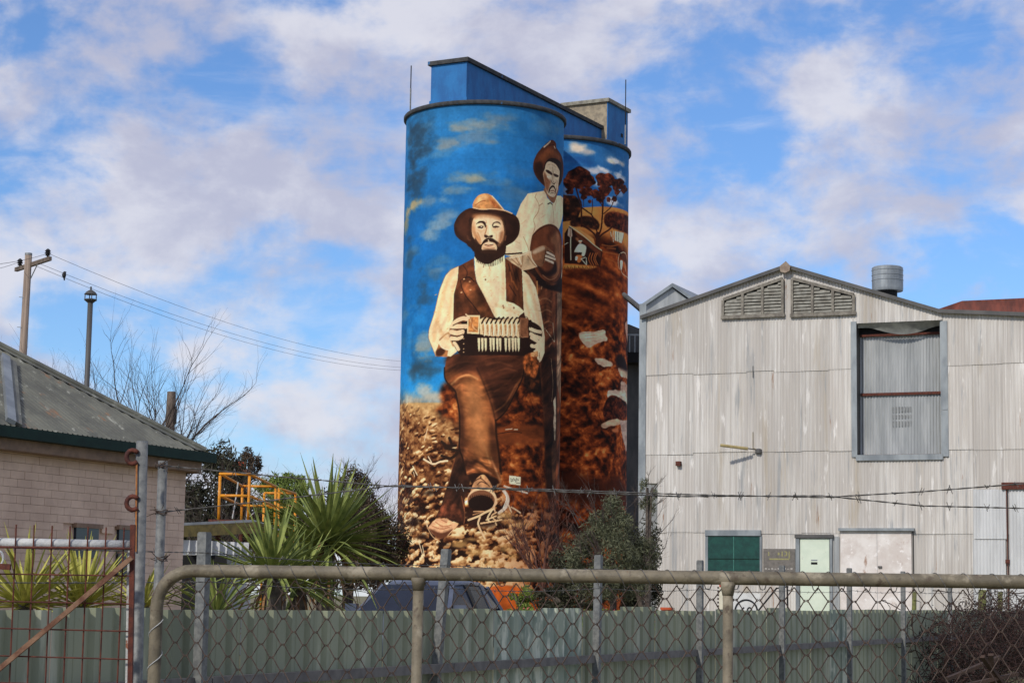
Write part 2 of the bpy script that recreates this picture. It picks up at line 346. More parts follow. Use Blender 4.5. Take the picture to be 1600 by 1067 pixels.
('P',[110,1792,173,1809,248,1837,250,1812,265,1789,290,1764,243,1746,196,1734,158,1753,126,1775],(196,166,130),1,0,0.25,2.2,1.0),
('L',[162,1798,193,1751],4.7,(128,86,56),1.5,0.8),
('L',[201,1812,199,1772,193,1751],4.7,(128,86,56),1.5,0.8),
('L',[230,1810,262,1778,285,1766],4.7,(128,86,56),1.5,0.8),
('L',[141,1787,179,1760],4.7,(128,86,56),1.5,0.8),
('L',[131,1790,184,1805,242,1831],4.1,(236,214,182),1,0.9),
('L',[179,1800,195,1766],4.1,(236,214,182),1,0.9),
('L',[248,1834,256,1798,288,1766],4.1,(236,214,182),1,0.9),
('L',[110,1808,157,1814,195,1821],7.9,(46,26,20),1,1.0),
('L',[290,1691,294,1632],8.2,(190,130,80),1,1.0),
('P',[-99,901,-121,809,-139,741,-181,606,-211,543,-155,540,-78,507,-61,525,-66,628,-46,682,-38,749,-58,870],(48,27,19),1.2,0,0.4,2,1.0),
('P',[-168,612,-135,627,-96,591,-77,531,-121,531,-180,549,-201,555],(92,48,32),2,1,0.6,3,1.0),
('L',[-102,885,-126,785,-150,694],3.8,(120,66,40),1,0.8),
('L',[-82,643,-65,567,-67,513],3.5,(140,82,52),1,0.8),
('P',[-254,495,-229,522,-207,537,-156,537,-96,510,-107,495,-148,458,-188,440,-231,467],(216,164,124),1.2,0,0.25,3,1.0),
('P',[-243,489,-178,470,-120,488,-148,455,-188,440,-227,464],(92,52,34),2,1,0,1.5,1.0),
('L',[-214,522,-172,500,-130,507],4.7,(156,92,62),1,0.8),
('L',[-228,501,-179,488,-139,497],4.7,(156,92,62),1,0.8),
('L',[-180,531,-153,519],4.7,(156,92,62),1,0.8),
('L',[-279,531,-258,495,-227,452,-184,428],3.2,(225,180,135),1,1.0),
('L',[-98,507,-145,458],3.2,(225,180,135),1,1.0),
('P',[-166,1313,-180,1256,-178,1210,-158,1177,-123,1143,-113,1103,-100,1038,-96,946,-96,870,-79,822,-62,746,-26,740,11,753,53,742,94,721,107,713,96,767,92,858,87,873,76,970,74,1008,125,1052,165,1127,188,1184,209,1213,220,1279,214,1334,25,1337],(112,62,35),1.2,0,0.5,1.1,0.7),
('P',[-21,1324,214,1341,220,1279,209,1213,181,1171,155,1105,120,1048,77,1010,60,1071,37,1147,3,1201,-28,1237],(62,33,22),5,1,0.4,1.2,2.0),
('P',[-166,1313,25,1337,-19,1253,-65,1225,-122,1238,-168,1257],(72,38,25),5,1,0.4,1.5,2),
('P',[-71,1207,-19,1213,10,1161,36,1070,46,994,51,872,59,781,-2,774,-34,871,-67,992,-88,1115],(146,88,50),8,1,0.3,1.2,0.5),
('L',[-140,1177,-102,1207,-59,1219,-15,1201],7.9,(196,140,90),5,0.7),
('L',[-120,1158,-89,1185,-46,1194],6.3,(150,94,56),5,0.7),
('L',[61,1040,123,1088,174,1177,205,1210],5.7,(140,84,50),5,0.7),
('L',[-24,1008,1,932,27,871,53,796],8.2,(186,126,78),5,0.7),
('L',[-19,1253,16,1177,54,1080,74,1007],7.0,(36,20,16),5,0.7),
('L',[-100,1099,-87,1053,-31,1023],6.3,(84,46,28),5,0.7),
('L',[-82,1145,-33,1139,11,1109],7.6,(88,48,30),5,0.7),
('L',[-87,1066,-37,1053,18,1024],6.3,(90,50,30),5,0.7),
('L',[58,827,81,767,104,716],7.6,(206,150,104),5,0.7),
('L',[-63,794,-2,804,47,766],9.5,(70,36,24),5,0.7),
('L',[-59,755,-2,777,59,751],6.3,(180,116,76),5,0.7),
('L',[-162,1254,-97,1281,-23,1280],7.9,(100,56,36),5,0.7),
('L',[26,1269,88,1283,153,1268],7.9,(94,52,34),5,0.7),
('L',[42,1223,120,1254,180,1245],7.0,(92,50,32),5,0.7),
('L',[65,1141,121,1180,163,1220],6.3,(88,48,30),5,0.7),
('L',[20,1300,119,1316,193,1302],5.1,(90,48,30),5,0.7),
('L',[-95,1164,-52,1185,4,1158],9.5,(160,100,60),10,0.3),
('L',[-71,1149,-18,1161,27,1133],9.5,(80,44,26),10,0.3),
('L',[-126,1135,-71,1158,-26,1118],9.5,(160,100,60),10,0.3),
('L',[-76,1119,-32,1150,22,1116],9.5,(80,44,26),10,0.3),
('L',[-87,1105,-53,1122,11,1111],9.5,(160,100,60),10,0.3),
('L',[-121,1090,-89,1104,-22,1093],9.5,(80,44,26),10,0.3),
('L',[-64,1075,-25,1103,34,1067],9.5,(160,100,60),10,0.3),
('L',[-105,1061,-54,1088,-6,1043],9.5,(80,44,26),10,0.3),
('L',[-106,1046,-51,1060,-7,1033],9.5,(160,100,60),10,0.3),
('L',[-63,1031,-15,1049,35,1032],9.5,(80,44,26),10,0.3),
('L',[-119,1017,-82,1047,-20,1023],9.5,(160,100,60),10,0.3),
('L',[-87,1002,-56,1025,11,1002],9.5,(80,44,26),10,0.3),
('L',[-72,987,-36,1000,26,975],9.5,(160,100,60),10,0.3),
('L',[-123,973,-74,995,-23,955],9.5,(80,44,26),10,0.3),
('L',[-69,958,-15,989,29,949],9.5,(160,100,60),10,0.3),
('L',[-89,943,-38,962,9,947],9.5,(80,44,26),10,0.3),
('L',[-115,929,-75,942,-16,935],9.5,(160,100,60),10,0.3),
('L',[-60,914,-29,941,38,911],9.5,(80,44,26),10,0.3),
('L',[-107,900,-73,927,-8,884],9.5,(160,100,60),10,0.3),
('L',[-98,885,-53,899,0,869],9.5,(80,44,26),10,0.3),
('L',[-61,870,-8,887,36,866],9.5,(160,100,60),10,0.3),
('L',[-118,856,-64,885,-19,861],9.5,(80,44,26),10,0.3),
('L',[-79,841,-36,865,19,846],9.5,(160,100,60),10,0.3),
('L',[-73,826,-41,839,24,820],9.5,(80,44,26),10,0.3),
('L',[-119,812,-87,833,-20,795],9.5,(160,100,60),10,0.3),
('L',[-63,797,-22,828,35,784],9.5,(80,44,26),10,0.3),
('P',[-102,1053,-80,1038,-71,901,-76,822,-92,855],(70,38,24),4,1,0,1.5,1.0),
('P',[46,994,74,970,89,861,84,782,58,827],(84,46,28),4,1,0,1.5,1.0),
('P',[-76,822,-42,810,-3,822,-20,792,-57,767],(56,30,20),3,1,0.4,1.5,1.0),
('F',[-166,1313,-180,1256,-178,1210,-158,1177,-123,1143,-18,1176,60,1071,74,1008,125,1052,165,1127,209,1213,220,1279,214,1334,25,1337],0.35,2.6,0.42,0),
('F',[-144,1183,-71,1213,-9,1201,45,1085,74,1010,77,970,88,873,107,713,11,753,-62,746,-96,870,-98,992,-117,1130],-0.35,2.0,0.34,0),
('F',[-99,901,-121,809,-181,606,-211,543,-78,507,-61,525,-46,682,-58,870],1.2,2.4,0.5,0),
('F',[-77,870,-27,834,64,824,96,767,107,713,11,753,-62,746],-0.3,4.5,0.6,0),
('L',[-180,1256,-178,1210,-158,1177,-123,1143,-113,1103,-100,1038,-96,946,-96,870,-79,822,-62,746],8.2,(34,19,13),2,0.9),
('L',[218,1279,209,1213,165,1127,123,1049,77,1004],7.0,(30,17,12),2,0.9),
('L',[75,1004,80,934,92,858,106,752],9.5,(32,18,12),3,0.85),
('P',[-64,1157,-21,1170,5,1100,19,993,27,871,3,853,-23,932,-56,1053],(172,110,66),9,1,0.3,1.4,1.0),
('P',[-50,743,5,754,53,742,91,724,85,691,70,675,48,714,-1,731,-31,701],(38,22,17),1.5,1,0,1.5,1.0),
('P',[-28,698,-1,737,26,744,54,708,70,675,86,624,61,636,12,665,-30,640,-48,628],(196,142,100),1.2,1,0.3,3,1.0),
('L',[-22,713,5,728,27,714,51,690],4.4,(70,40,28),1,1.0),
('L',[-7,698,11,713,36,702],4.4,(70,40,28),1,1.0),
('L',[8,738,11,725],4.4,(70,40,28),1,1.0),
('P',[86,630,80,605,60,585,32,573,1,573,-27,583,-47,603,-54,628,-47,653,-28,673,-1,684,30,685,59,675,79,655],(226,184,144),1.2,1,0.1,1.5,1.0),
('P',[77,626,71,604,53,587,28,577,0,577,-26,586,-44,602,-51,623,-45,644,-27,661,-2,671,26,672,52,663,70,646],(120,76,52),1.2,1,0,1.5,1.0),
('P',[73,612,67,595,50,582,26,574,-1,574,-26,580,-43,593,-49,610,-43,626,-27,639,-2,647,24,648,49,641,66,628],(32,19,15),1,1,0,1.5,1.0),
('L',[-39,643,-36,628],3.2,(40,24,18),0.8,1.0),
('L',[-30,646,-27,630],3.2,(40,24,18),0.8,1.0),
('L',[-21,648,-18,633],3.2,(40,24,18),0.8,1.0),
('L',[-12,650,-8,635],3.2,(40,24,18),0.8,1.0),
('L',[-3,652,1,636],3.2,(40,24,18),0.8,1.0),
('L',[6,653,10,637],3.2,(40,24,18),0.8,1.0),
('L',[15,653,19,638],3.2,(40,24,18),0.8,1.0),
('L',[25,653,28,638],3.2,(40,24,18),0.8,1.0),
('L',[34,652,37,637],3.2,(40,24,18),0.8,1.0),
('L',[43,650,46,635],3.2,(40,24,18),0.8,1.0),
('L',[52,648,55,633],3.2,(40,24,18),0.8,1.0),
('L',[61,646,65,631],3.2,(40,24,18),0.8,1.0),
('L',[80,636,86,615,74,594,81,570],7.6,(222,180,140),1,1.0),
('P',[-62,573,38,569,132,556,70,503,-37,507],(44,25,18),4,1,0.3,1.5,1.0),
('L',[-46,531,2,550,29,566,72,585],9.5,(226,190,146),0.8,1.0),
('L',[-22,571,26,572],5.1,(210,160,115),0.8,1.0),
('L',[8,544,0,514,15,478,33,445],8.2,(228,192,150),0.8,1.0),
('L',[13,516,57,524,113,536],7.6,(222,182,136),0.8,1.0),
('L',[68,585,45,545,51,527],7.6,(232,200,158),0.8,1.0),
('L',[87,570,63,551,88,528],6.3,(220,180,136),0.8,1.0),
('L',[121,672,137,650,142,626,132,595,100,567],15.2,(204,188,172),0.8,1.0),
('L',[127,668,134,632,118,589],3.8,(240,228,214),0.8,1.0),
('L',[147,602,161,572],7.6,(216,184,150),0.8,1.0),
('L',[160,596,184,585,209,571],7.0,(222,190,156),0.8,1.0),
('L',[97,546,125,559],12.6,(200,176,150),0.8,1.0),
('L',[39,533,84,552],7.0,(226,190,146),0.8,1.0),
('L',[82,521,88,510],4.4,(226,190,146),0.8,1.0),
('L',[123,695,162,684,248,666],7.6,(206,192,176),0.8,1.0),
('L',[-25,556,14,568],4.4,(180,130,90),0.8,1.0),
('L',[-292,822,-259,806,-228,796,-193,807,-155,810],8.2,(236,206,170),0.8,1.0),
('L',[-263,833,-243,805],5.7,(236,206,170),0.8,1.0),
('L',[-371,791,-334,747],5.1,(236,206,170),0.8,1.0),
('L',[-365,763,-354,741],3.8,(236,206,170),0.8,1.0),
('L',[-310,422,-278,349],4.1,(236,206,170),0.8,1.0),
('L',[-288,410,-274,361],3.5,(236,206,170),0.8,1.0),
('L',[-225,386,-221,349],3.5,(236,206,170),0.8,1.0),
('L',[-267,531,-258,501],3.8,(236,206,170),0.8,1.0),
('L',[-271,966,-290,911],3.2,(236,206,170),0.8,1.0),
('L',[-188,902,-154,880,-115,883],14.2,(40,24,16),2,1.0),
('L',[-148,919,-134,889],14.2,(40,24,16),2,1.0),
('L',[-167,871,-102,858],14.2,(40,24,16),2,1.0),
('L',[-186,835,-139,822,-108,846],14.2,(40,24,16),2,1.0),
('S',[-315,584],49,16,(30,15,10),0.9),
('S',[-247,659],47,16,(30,15,10),0.9),
('S',[-356,523],40,19,(30,15,10),0.9),
('S',[-394,663],29,28,(30,15,10),0.9),
('S',[-143,380],37,13,(30,15,10),0.9),
('S',[-177,416],32,9,(30,15,10),0.9),
('S',[-311,447],40,16,(30,15,10),0.9),
('S',[206,522],58,19,(196,150,92),0.75),
('S',[132,553],47,16,(196,150,92),0.75),
('S',[-87,416],45,19,(196,150,92),0.75),
('S',[-7,381],38,16,(196,150,92),0.75),
('S',[134,396],47,19,(196,150,92),0.75),
('S',[73,329],51,16,(196,150,92),0.75),
('S',[-35,441],38,13,(196,150,92),0.75),
('S',[168,361],42,19,(196,150,92),0.75),
('P',[168,1548,232,1554,257,1475,163,1467],(60,34,24),1,0,0,1.5,1.0),
('P',[-117,1746,-152,1731,-183,1705,-215,1636,-232,1571,-248,1514,-274,1447,-277,1407,-250,1354,-231,1314,-170,1308,-121,1336,-112,1373,-154,1387,-156,1450,-138,1488,-138,1613,-121,1677],(242,212,168),1,0,0.05,2.4,1.0),
('P',[-213,1377,-198,1357,-163,1341,-134,1352,-124,1336,-170,1308,-230,1314,-227,1343],(170,110,68),1.2,0,0.3,1.5,1.0),
('P',[-230,1340,-198,1354,-177,1338,-197,1314,-226,1315],(70,38,24),1.5,1,0,1.5,1.0),
('P',[-163,1338,-124,1352,-117,1333,-149,1309,-166,1313],(238,208,168),1,0,0,1.5,1.0),
('L',[-213,1380,-198,1357,-163,1342,-131,1350],6.3,(244,220,184),1,1.0),
('L',[-210,1392,-165,1424,-155,1399,-137,1361],7.9,(150,98,60),2,0.7),
('L',[-117,1746,-152,1731,-183,1705,-215,1636,-232,1571,-248,1514,-274,1447,-277,1407,-250,1354,-231,1316],2.8,(150,90,52),0.8,0.8),
('P',[198,1739,236,1717,282,1662,311,1579,334,1497,352,1424,350,1349,328,1310,316,1300,292,1316,267,1361,250,1437,226,1497,210,1544,205,1638],(240,212,172),1,0,0.05,2.4,1.0),
('P',[-41,1794,-4,1764,29,1758,61,1778,105,1802,115,1731,118,1582,161,1575,192,1559,216,1536,189,1516,169,1486,116,1479,60,1477,37,1541,7,1606,-28,1670,-37,1720],(243,216,176),1,0,0.05,3,1.0),
('L',[102,1664,98,1665],4.2,(206,164,116),1,0.8),
('L',[-151,1626,-139,1627],4.6,(206,164,116),1,0.8),
('L',[273,1631,276,1621],3.5,(206,164,116),1,0.8),
('L',[137,1547,141,1541],2.7,(206,164,116),1,0.8),
('L',[25,1667,29,1675],3.5,(206,164,116),1,0.8),
('L',[-204,1442,-200,1434],4.4,(206,164,116),1,0.8),
('L',[293,1384,283,1382],2.5,(206,164,116),1,0.8),
('L',[118,1533,127,1534],4.3,(206,164,116),1,0.8),
('L',[43,1602,44,1605],3.8,(206,164,116),1,0.8),
('L',[-209,1558,-201,1553],4.3,(206,164,116),1,0.8),
('L',[296,1418,289,1406],3.4,(206,164,116),1,0.8),
('L',[121,1573,126,1573],3.9,(206,164,116),1,0.8),
('L',[33,1703,32,1696],3.1,(206,164,116),1,0.8),
('L',[-195,1624,-202,1618],4.3,(206,164,116),1,0.8),
('L',[246,1533,243,1538],4.6,(206,164,116),1,0.8),
('L',[168,1513,173,1502],2.6,(206,164,116),1,0.8),
('L',[4,1693,16,1695],3.8,(206,164,116),1,0.8),
('L',[-172,1442,-165,1446],4.5,(206,164,116),1,0.8),
('L',[305,1576,296,1576],2.8,(206,164,116),1,0.8),
('L',[54,1532,58,1520],4.6,(206,164,116),1,0.8),
('L',[43,1628,38,1629],4.4,(206,164,116),1,0.8),
('L',[-242,1612,-231,1614],3.6,(206,164,116),1,0.8),
('L',[320,1659,324,1671],4.5,(206,164,116),1,0.8),
('L',[131,1559,131,1567],2.3,(206,164,116),1,0.8),
('L',[52,1677,57,1684],3.1,(206,164,116),1,0.8),
('L',[-158,1432,-158,1432],3.9,(206,164,116),1,0.8),
('L',[283,1580,287,1579],2.6,(206,164,116),1,0.8),
('L',[181,1515,178,1518],3.7,(206,164,116),1,0.8),
('L',[-7,1621,0,1633],3.9,(206,164,116),1,0.8),
('L',[-246,1528,-232,1528],4.5,(206,164,116),1,0.8),
('L',[304,1549,317,1553],2.4,(206,164,116),1,0.8),
('L',[144,1566,136,1562],3.2,(206,164,116),1,0.8),
('L',[33,1734,38,1726],3.5,(206,164,116),1,0.8),
('L',[-166,1419,-157,1414],3.5,(206,164,116),1,0.8),
('L',[252,1418,250,1414],2.9,(206,164,116),1,0.8),
('L',[121,1504,130,1493],4.0,(206,164,116),1,0.8),
('L',[81,1631,82,1640],2.5,(206,164,116),1,0.8),
('L',[-164,1513,-171,1509],3.6,(206,164,116),1,0.8),
('L',[311,1600,303,1607],4.1,(206,164,116),1,0.8),
('L',[165,1523,158,1528],3.8,(206,164,116),1,0.8),
('L',[68,1694,75,1695],4.1,(206,164,116),1,0.8),
('L',[-165,1425,-175,1421],4.6,(206,164,116),1,0.8),
('L',[322,1546,315,1551],4.3,(206,164,116),1,0.8),
('L',[183,1514,184,1522],4.3,(206,164,116),1,0.8),
('L',[93,1644,104,1637],3.1,(206,164,116),1,0.8),
('L',[-216,1483,-222,1478],4.7,(206,164,116),1,0.8),
('P',[18,1680,18,1678,17,1676,15,1675,14,1674,13,1676,12,1677,11,1680,11,1682,12,1684,14,1685,15,1685,17,1684,18,1682],(110,62,40),0.7,1,0,1.5,1.0),
('P',[106,1556,105,1554,105,1552,103,1551,102,1551,100,1552,99,1554,99,1556,99,1558,100,1560,101,1562,103,1562,104,1561,105,1559],(110,62,40),0.7,1,0,1.5,1.0),
('P',[109,1547,109,1545,108,1543,106,1542,105,1542,103,1543,102,1544,102,1547,102,1549,103,1551,105,1552,106,1553,108,1552,109,1550],(110,62,40),0.7,1,0,1.5,1.0),
('P',[162,1551,161,1548,160,1546,159,1545,157,1545,156,1546,155,1548,154,1550,154,1553,155,1555,157,1556,159,1556,160,1555,161,1553],(110,62,40),0.7,1,0,1.5,1.0),
('L',[9,1758,3,1739],3.2,(130,80,50),1,1.0),
('L',[30,1752,34,1733],3.2,(170,120,80),1,1.0),
('L',[-151,1722,-181,1655,-210,1551,-237,1459,-243,1397],22.1,(214,168,118),9,0.55),
('L',[-131,1671,-152,1579,-160,1486],19.0,(206,160,112),9,0.5),
('L',[-230,1490,-200,1426,-165,1393],15.8,(206,158,108),9,0.5),
('L',[222,1696,262,1625,297,1535,321,1444],19.0,(214,172,126),9,0.5),
('L',[216,1621,240,1529,265,1438],15.8,(206,164,118),9,0.5),
('L',[-12,1732,-5,1639,33,1563,71,1511],15.8,(216,178,132),9,0.45),
('L',[99,1774,103,1674,102,1593],15.8,(212,172,126),9,0.5),
('L',[34,1733,44,1640,71,1561],9.5,(224,190,146),9,0.4),
('L',[68,1561,132,1539,182,1530],12.6,(214,172,126),9,0.5),
('P',[-117,1746,-75,1767,-43,1784,-37,1720,-28,1670,7,1606,62,1502,53,1480,-54,1478,-140,1485,-138,1613,-121,1677],(84,45,27),1,0,0.4,1.8,1.0),
('P',[-104,1652,-79,1670,-42,1645,-4,1577,34,1504,-9,1515,-53,1577],(110,62,36),3,1,0.4,2,1.0),
('L',[-105,1677,-101,1646,-78,1599,-46,1561,-12,1515],4.4,(34,19,15),1,1.0),
('L',[-94,1748,-74,1717,-80,1686],6.3,(50,27,19),1.5,0.8),
('L',[-99,1680,-67,1692,-42,1673],6.3,(40,22,16),1.2,1.0),
('P',[-84,1683,-85,1681,-86,1680,-88,1680,-90,1680,-92,1680,-94,1681,-94,1683,-94,1684,-92,1685,-90,1686,-88,1686,-86,1685,-85,1684],(190,140,100),1,1,0,1.5,1.0),
('P',[-56,1670,-56,1669,-58,1668,-60,1667,-62,1667,-64,1668,-65,1669,-66,1670,-65,1671,-64,1672,-62,1673,-60,1673,-58,1672,-56,1671],(190,140,100),1,1,0,1.5,1.0),
('P',[-52,1630,-52,1628,-54,1627,-56,1627,-58,1627,-60,1627,-61,1628,-62,1630,-61,1631,-60,1632,-58,1633,-56,1633,-54,1632,-52,1631],(190,140,100),1,1,0,1.5,1.0),
('P',[-96,1618,-96,1616,-97,1615,-99,1615,-102,1615,-104,1615,-105,1616,-106,1618,-105,1619,-104,1620,-102,1621,-100,1621,-97,1620,-96,1619],(190,140,100),1,1,0,1.5,1.0),
('P',[108,1790,144,1768,197,1741,201,1635,212,1539,189,1556,157,1572,118,1579],(84,45,27),1,0,0.45,1.8,0.5),
('L',[125,1763,142,1708],6.3,(42,22,16),1.5,0.8),
('L',[144,1758,166,1691],6.3,(42,22,16),1.5,0.8),
('L',[165,1741,183,1680],6.3,(42,22,16),1.5,0.8),
('L',[133,1658,167,1610],6.3,(42,22,16),1.5,0.8),
('L',[152,1678,173,1642],7.6,(150,84,44),2,0.6),
('L',[135,1723,146,1677],5.1,(130,72,40),2,0.6),
('F',[-117,1746,-43,1784,-28,1670,62,1502,53,1480,-140,1485,-138,1613],1.15,2.6,0.42,0),
('F',[108,1790,197,1741,212,1539,157,1572,118,1579],1.35,3.2,0.5,0),
('F',[-117,1746,-183,1705,-248,1516,-277,1409,-230,1316,-121,1336,-154,1387,-138,1613],1.0,2.2,0.1,0),
('F',[198,1739,282,1662,334,1499,352,1350,315,1300,250,1437,205,1638],1.9,2.2,0.1,0),
('F',[-41,1794,105,1802,118,1582,214,1536,116,1479,60,1477,-28,1670],1.4,2.4,0.08,0),
('P',[-140,1485,-76,1493,256,1500,299,1442,292,1363,229,1323,-98,1311,-124,1346,-151,1393,-152,1449],(36,21,16),1.2,0,0.2,1.5,1.0),
('P',[221,1323,292,1341,310,1299,286,1222,223,1248],(150,78,38),2,1,0.7,5,1.0),
('P',[-11,1487,16,1500,59,1486,116,1495,169,1501,193,1497,195,1407,118,1405,55,1405,-7,1416],(226,196,152),1,0,0.12,3,1.0),
('L',[1,1469,10,1488,19,1497],8.2,(44,26,18),0.8,1.0),
('L',[5,1460,8,1429,15,1401],4.1,(150,96,58),0.8,0.9),
('L',[13,1475,17,1441,15,1410],5.4,(250,230,196),0.8,1.0),
('L',[9,1463,11,1435],4.4,(196,140,90),0.8,0.8),
('L',[23,1469,32,1488,41,1498],8.2,(44,26,18),0.8,1.0),
('L',[26,1460,30,1429,36,1402],4.1,(150,96,58),0.8,0.9),
('L',[35,1476,39,1442,36,1411],5.4,(250,230,196),0.8,1.0),
('L',[30,1463,33,1436],4.4,(196,140,90),0.8,0.8),
('L',[44,1470,53,1489,62,1498],8.2,(44,26,18),0.8,1.0),
('L',[47,1461,51,1430,58,1402],4.1,(150,96,58),0.8,0.9),
('L',[57,1477,60,1443,58,1412],5.4,(250,230,196),0.8,1.0),
('L',[52,1464,54,1436],4.4,(196,140,90),0.8,0.8),
('L',[66,1471,75,1490,84,1499],8.2,(44,26,18),0.8,1.0),
('L',[69,1462,73,1431,80,1403],4.1,(150,96,58),0.8,0.9),
('L',[78,1478,82,1444,79,1413],5.4,(250,230,196),0.8,1.0),
('L',[73,1465,76,1437],4.4,(196,140,90),0.8,0.8),
('L',[88,1472,97,1491,106,1501],8.2,(44,26,18),0.8,1.0),
('L',[91,1463,95,1432,102,1404],4.1,(150,96,58),0.8,0.9),
('L',[100,1479,104,1445,101,1414],5.4,(250,230,196),0.8,1.0),
('L',[95,1466,98,1438],4.4,(196,140,90),0.8,0.8),
('L',[110,1473,119,1492,129,1502],8.2,(44,26,18),0.8,1.0),
('L',[113,1464,117,1433,124,1406],4.1,(150,96,58),0.8,0.9),
('L',[123,1480,127,1446,124,1415],5.4,(250,230,196),0.8,1.0),
('L',[118,1467,120,1439],4.4,(196,140,90),0.8,0.8),
('L',[133,1474,142,1493,152,1503],8.2,(44,26,18),0.8,1.0),
('L',[136,1465,140,1434,147,1407],4.1,(150,96,58),0.8,0.9),
('L',[146,1481,150,1447,147,1416],5.4,(250,230,196),0.8,1.0),
('L',[141,1469,143,1441],4.4,(196,140,90),0.8,0.8),
('L',[156,1476,166,1495,176,1505],8.2,(44,26,18),0.8,1.0),
('L',[159,1467,163,1436,170,1409],4.1,(150,96,58),0.8,0.9),
('L',[169,1483,173,1449,170,1418],5.4,(250,230,196),0.8,1.0),
('L',[164,1470,166,1442],4.4,(196,140,90),0.8,0.8),
('L',[180,1477,190,1497,200,1507],8.2,(44,26,18),0.8,1.0),
('L',[183,1468,187,1438,195,1410],4.1,(150,96,58),0.8,0.9),
('L',[193,1485,197,1451,194,1420],5.4,(250,230,196),0.8,1.0),
('L',[188,1472,191,1444],4.4,(196,140,90),0.8,0.8),
('L',[6,1392,18,1406,30,1392],5.7,(40,24,18),0.8,1.0),
('L',[30,1392,42,1407,55,1393],5.7,(40,24,18),0.8,1.0),
('L',[55,1393,67,1407,80,1394],5.7,(40,24,18),0.8,1.0),
('L',[80,1394,92,1409,105,1395],5.7,(40,24,18),0.8,1.0),
('L',[105,1395,117,1410,131,1397],5.7,(40,24,18),0.8,1.0),
('L',[131,1397,144,1411,157,1398],5.7,(40,24,18),0.8,1.0),
('L',[157,1398,170,1413,184,1400],5.7,(40,24,18),0.8,1.0),
('L',[184,1400,198,1415,213,1402],5.7,(40,24,18),0.8,1.0),
('P',[-70,1507,-9,1507,-11,1416,-69,1419],(240,206,160),0.8,0,0,1.5,1.0),
('P',[-64,1499,-15,1500,-17,1424,-63,1427],(196,128,72),0.8,0,0.4,4,1.0),
('L',[-58,1493,-38,1447,-23,1435],5.1,(230,180,130),1,0.7),
('L',[-77,1512,-58,1493],5.7,(236,204,164),1,1.0),
('L',[-45,1490,-50,1447],6.3,(150,86,46),1.5,0.7),
('P',[189,1505,237,1507,242,1413,190,1410],(126,80,54),0.8,0,0.3,3,1.0),
('L',[189,1505,237,1507,242,1413],3.2,(70,42,30),1,1.0),
('L',[195,1494,196,1417,235,1417],3.2,(180,130,95),0.8,0.8),
('P',[-18,1398,-6,1398,-6,1345,-10,1330,-14,1345],(238,212,170),0.6,0,0,1.5,1.0),
('P',[-2,1398,10,1398,10,1346,6,1330,2,1345],(238,212,170),0.6,0,0,1.5,1.0),
('P',[14,1398,26,1398,26,1346,22,1331,18,1346],(238,212,170),0.6,0,0,1.5,1.0),
('P',[38,1399,50,1399,50,1347,47,1331,42,1346],(238,212,170),0.6,0,0,1.5,1.0),
('P',[51,1399,64,1400,64,1347,60,1332,56,1347],(238,212,170),0.6,0,0,1.5,1.0),
('P',[70,1400,82,1400,82,1348,79,1332,74,1348],(238,212,170),0.6,0,0,1.5,1.0),
('P',[84,1400,97,1401,97,1349,93,1333,89,1348],(238,212,170),0.6,0,0,1.5,1.0),
('P',[111,1402,124,1402,124,1350,120,1334,115,1350],(238,212,170),0.6,0,0,1.5,1.0),
('P',[129,1403,142,1404,142,1351,138,1335,133,1350],(238,212,170),0.6,0,0,1.5,1.0),
('P',[147,1404,160,1405,160,1352,156,1336,151,1352],(238,212,170),0.6,0,0,1.5,1.0),
('P',[162,1405,175,1406,175,1353,171,1337,166,1353],(238,212,170),0.6,0,0,1.5,1.0),
('P',[177,1406,191,1407,191,1354,186,1338,182,1354],(238,212,170),0.6,0,0,1.5,1.0),
('P',[-83,1444,-84,1443,-84,1442,-86,1441,-87,1441,-88,1442,-89,1443,-89,1444,-89,1445,-88,1446,-87,1447,-86,1447,-85,1446,-84,1445],(200,160,120),0.6,1,0,1.5,1.0),
('P',[-83,1419,-83,1418,-84,1417,-85,1416,-86,1416,-87,1417,-88,1418,-89,1419,-88,1420,-88,1421,-86,1422,-85,1422,-84,1421,-83,1420],(200,160,120),0.6,1,0,1.5,1.0),
('P',[-82,1394,-83,1393,-83,1392,-85,1392,-86,1392,-87,1392,-88,1393,-88,1394,-88,1396,-87,1397,-86,1397,-85,1397,-84,1397,-83,1396],(200,160,120),0.6,1,0,1.5,1.0),
('P',[-82,1370,-82,1369,-83,1368,-84,1367,-85,1367,-87,1368,-87,1369,-88,1370,-87,1371,-87,1372,-85,1372,-84,1372,-83,1372,-82,1371],(200,160,120),0.6,1,0,1.5,1.0),
('P',[-82,1345,-82,1344,-83,1343,-84,1342,-85,1342,-86,1343,-87,1344,-87,1345,-87,1346,-86,1347,-85,1348,-84,1348,-83,1347,-82,1346],(200,160,120),0.6,1,0,1.5,1.0),
('P',[-81,1330,-81,1328,-82,1327,-83,1327,-85,1327,-86,1328,-87,1328,-87,1330,-87,1331,-86,1332,-85,1332,-83,1332,-82,1332,-82,1331],(200,160,120),0.6,1,0,1.5,1.0),
('P',[-157,1450,-140,1474,-115,1491,-90,1498,-70,1492,-74,1478,-99,1473,-89,1453,-96,1419,-98,1394,-123,1385,-146,1391,-154,1415],(120,72,46),1,1,0.3,3,1.0),
('L',[-140,1467,-117,1483,-92,1492,-72,1490],20.2,(232,198,158),0.8,1.0),
('L',[-148,1455,-119,1454,-76,1453],22.1,(232,198,158),0.8,1.0),
('L',[-147,1428,-119,1422,-93,1428],22.8,(232,198,158),0.8,1.0),
('L',[-147,1396,-118,1395,-97,1403],20.2,(232,198,158),0.8,1.0),
('L',[-132,1375,-120,1360,-111,1343],15.8,(232,198,158),0.8,1.0),
('L',[-140,1459,-114,1471,-89,1478],5.1,(70,40,26),0.8,1.0),
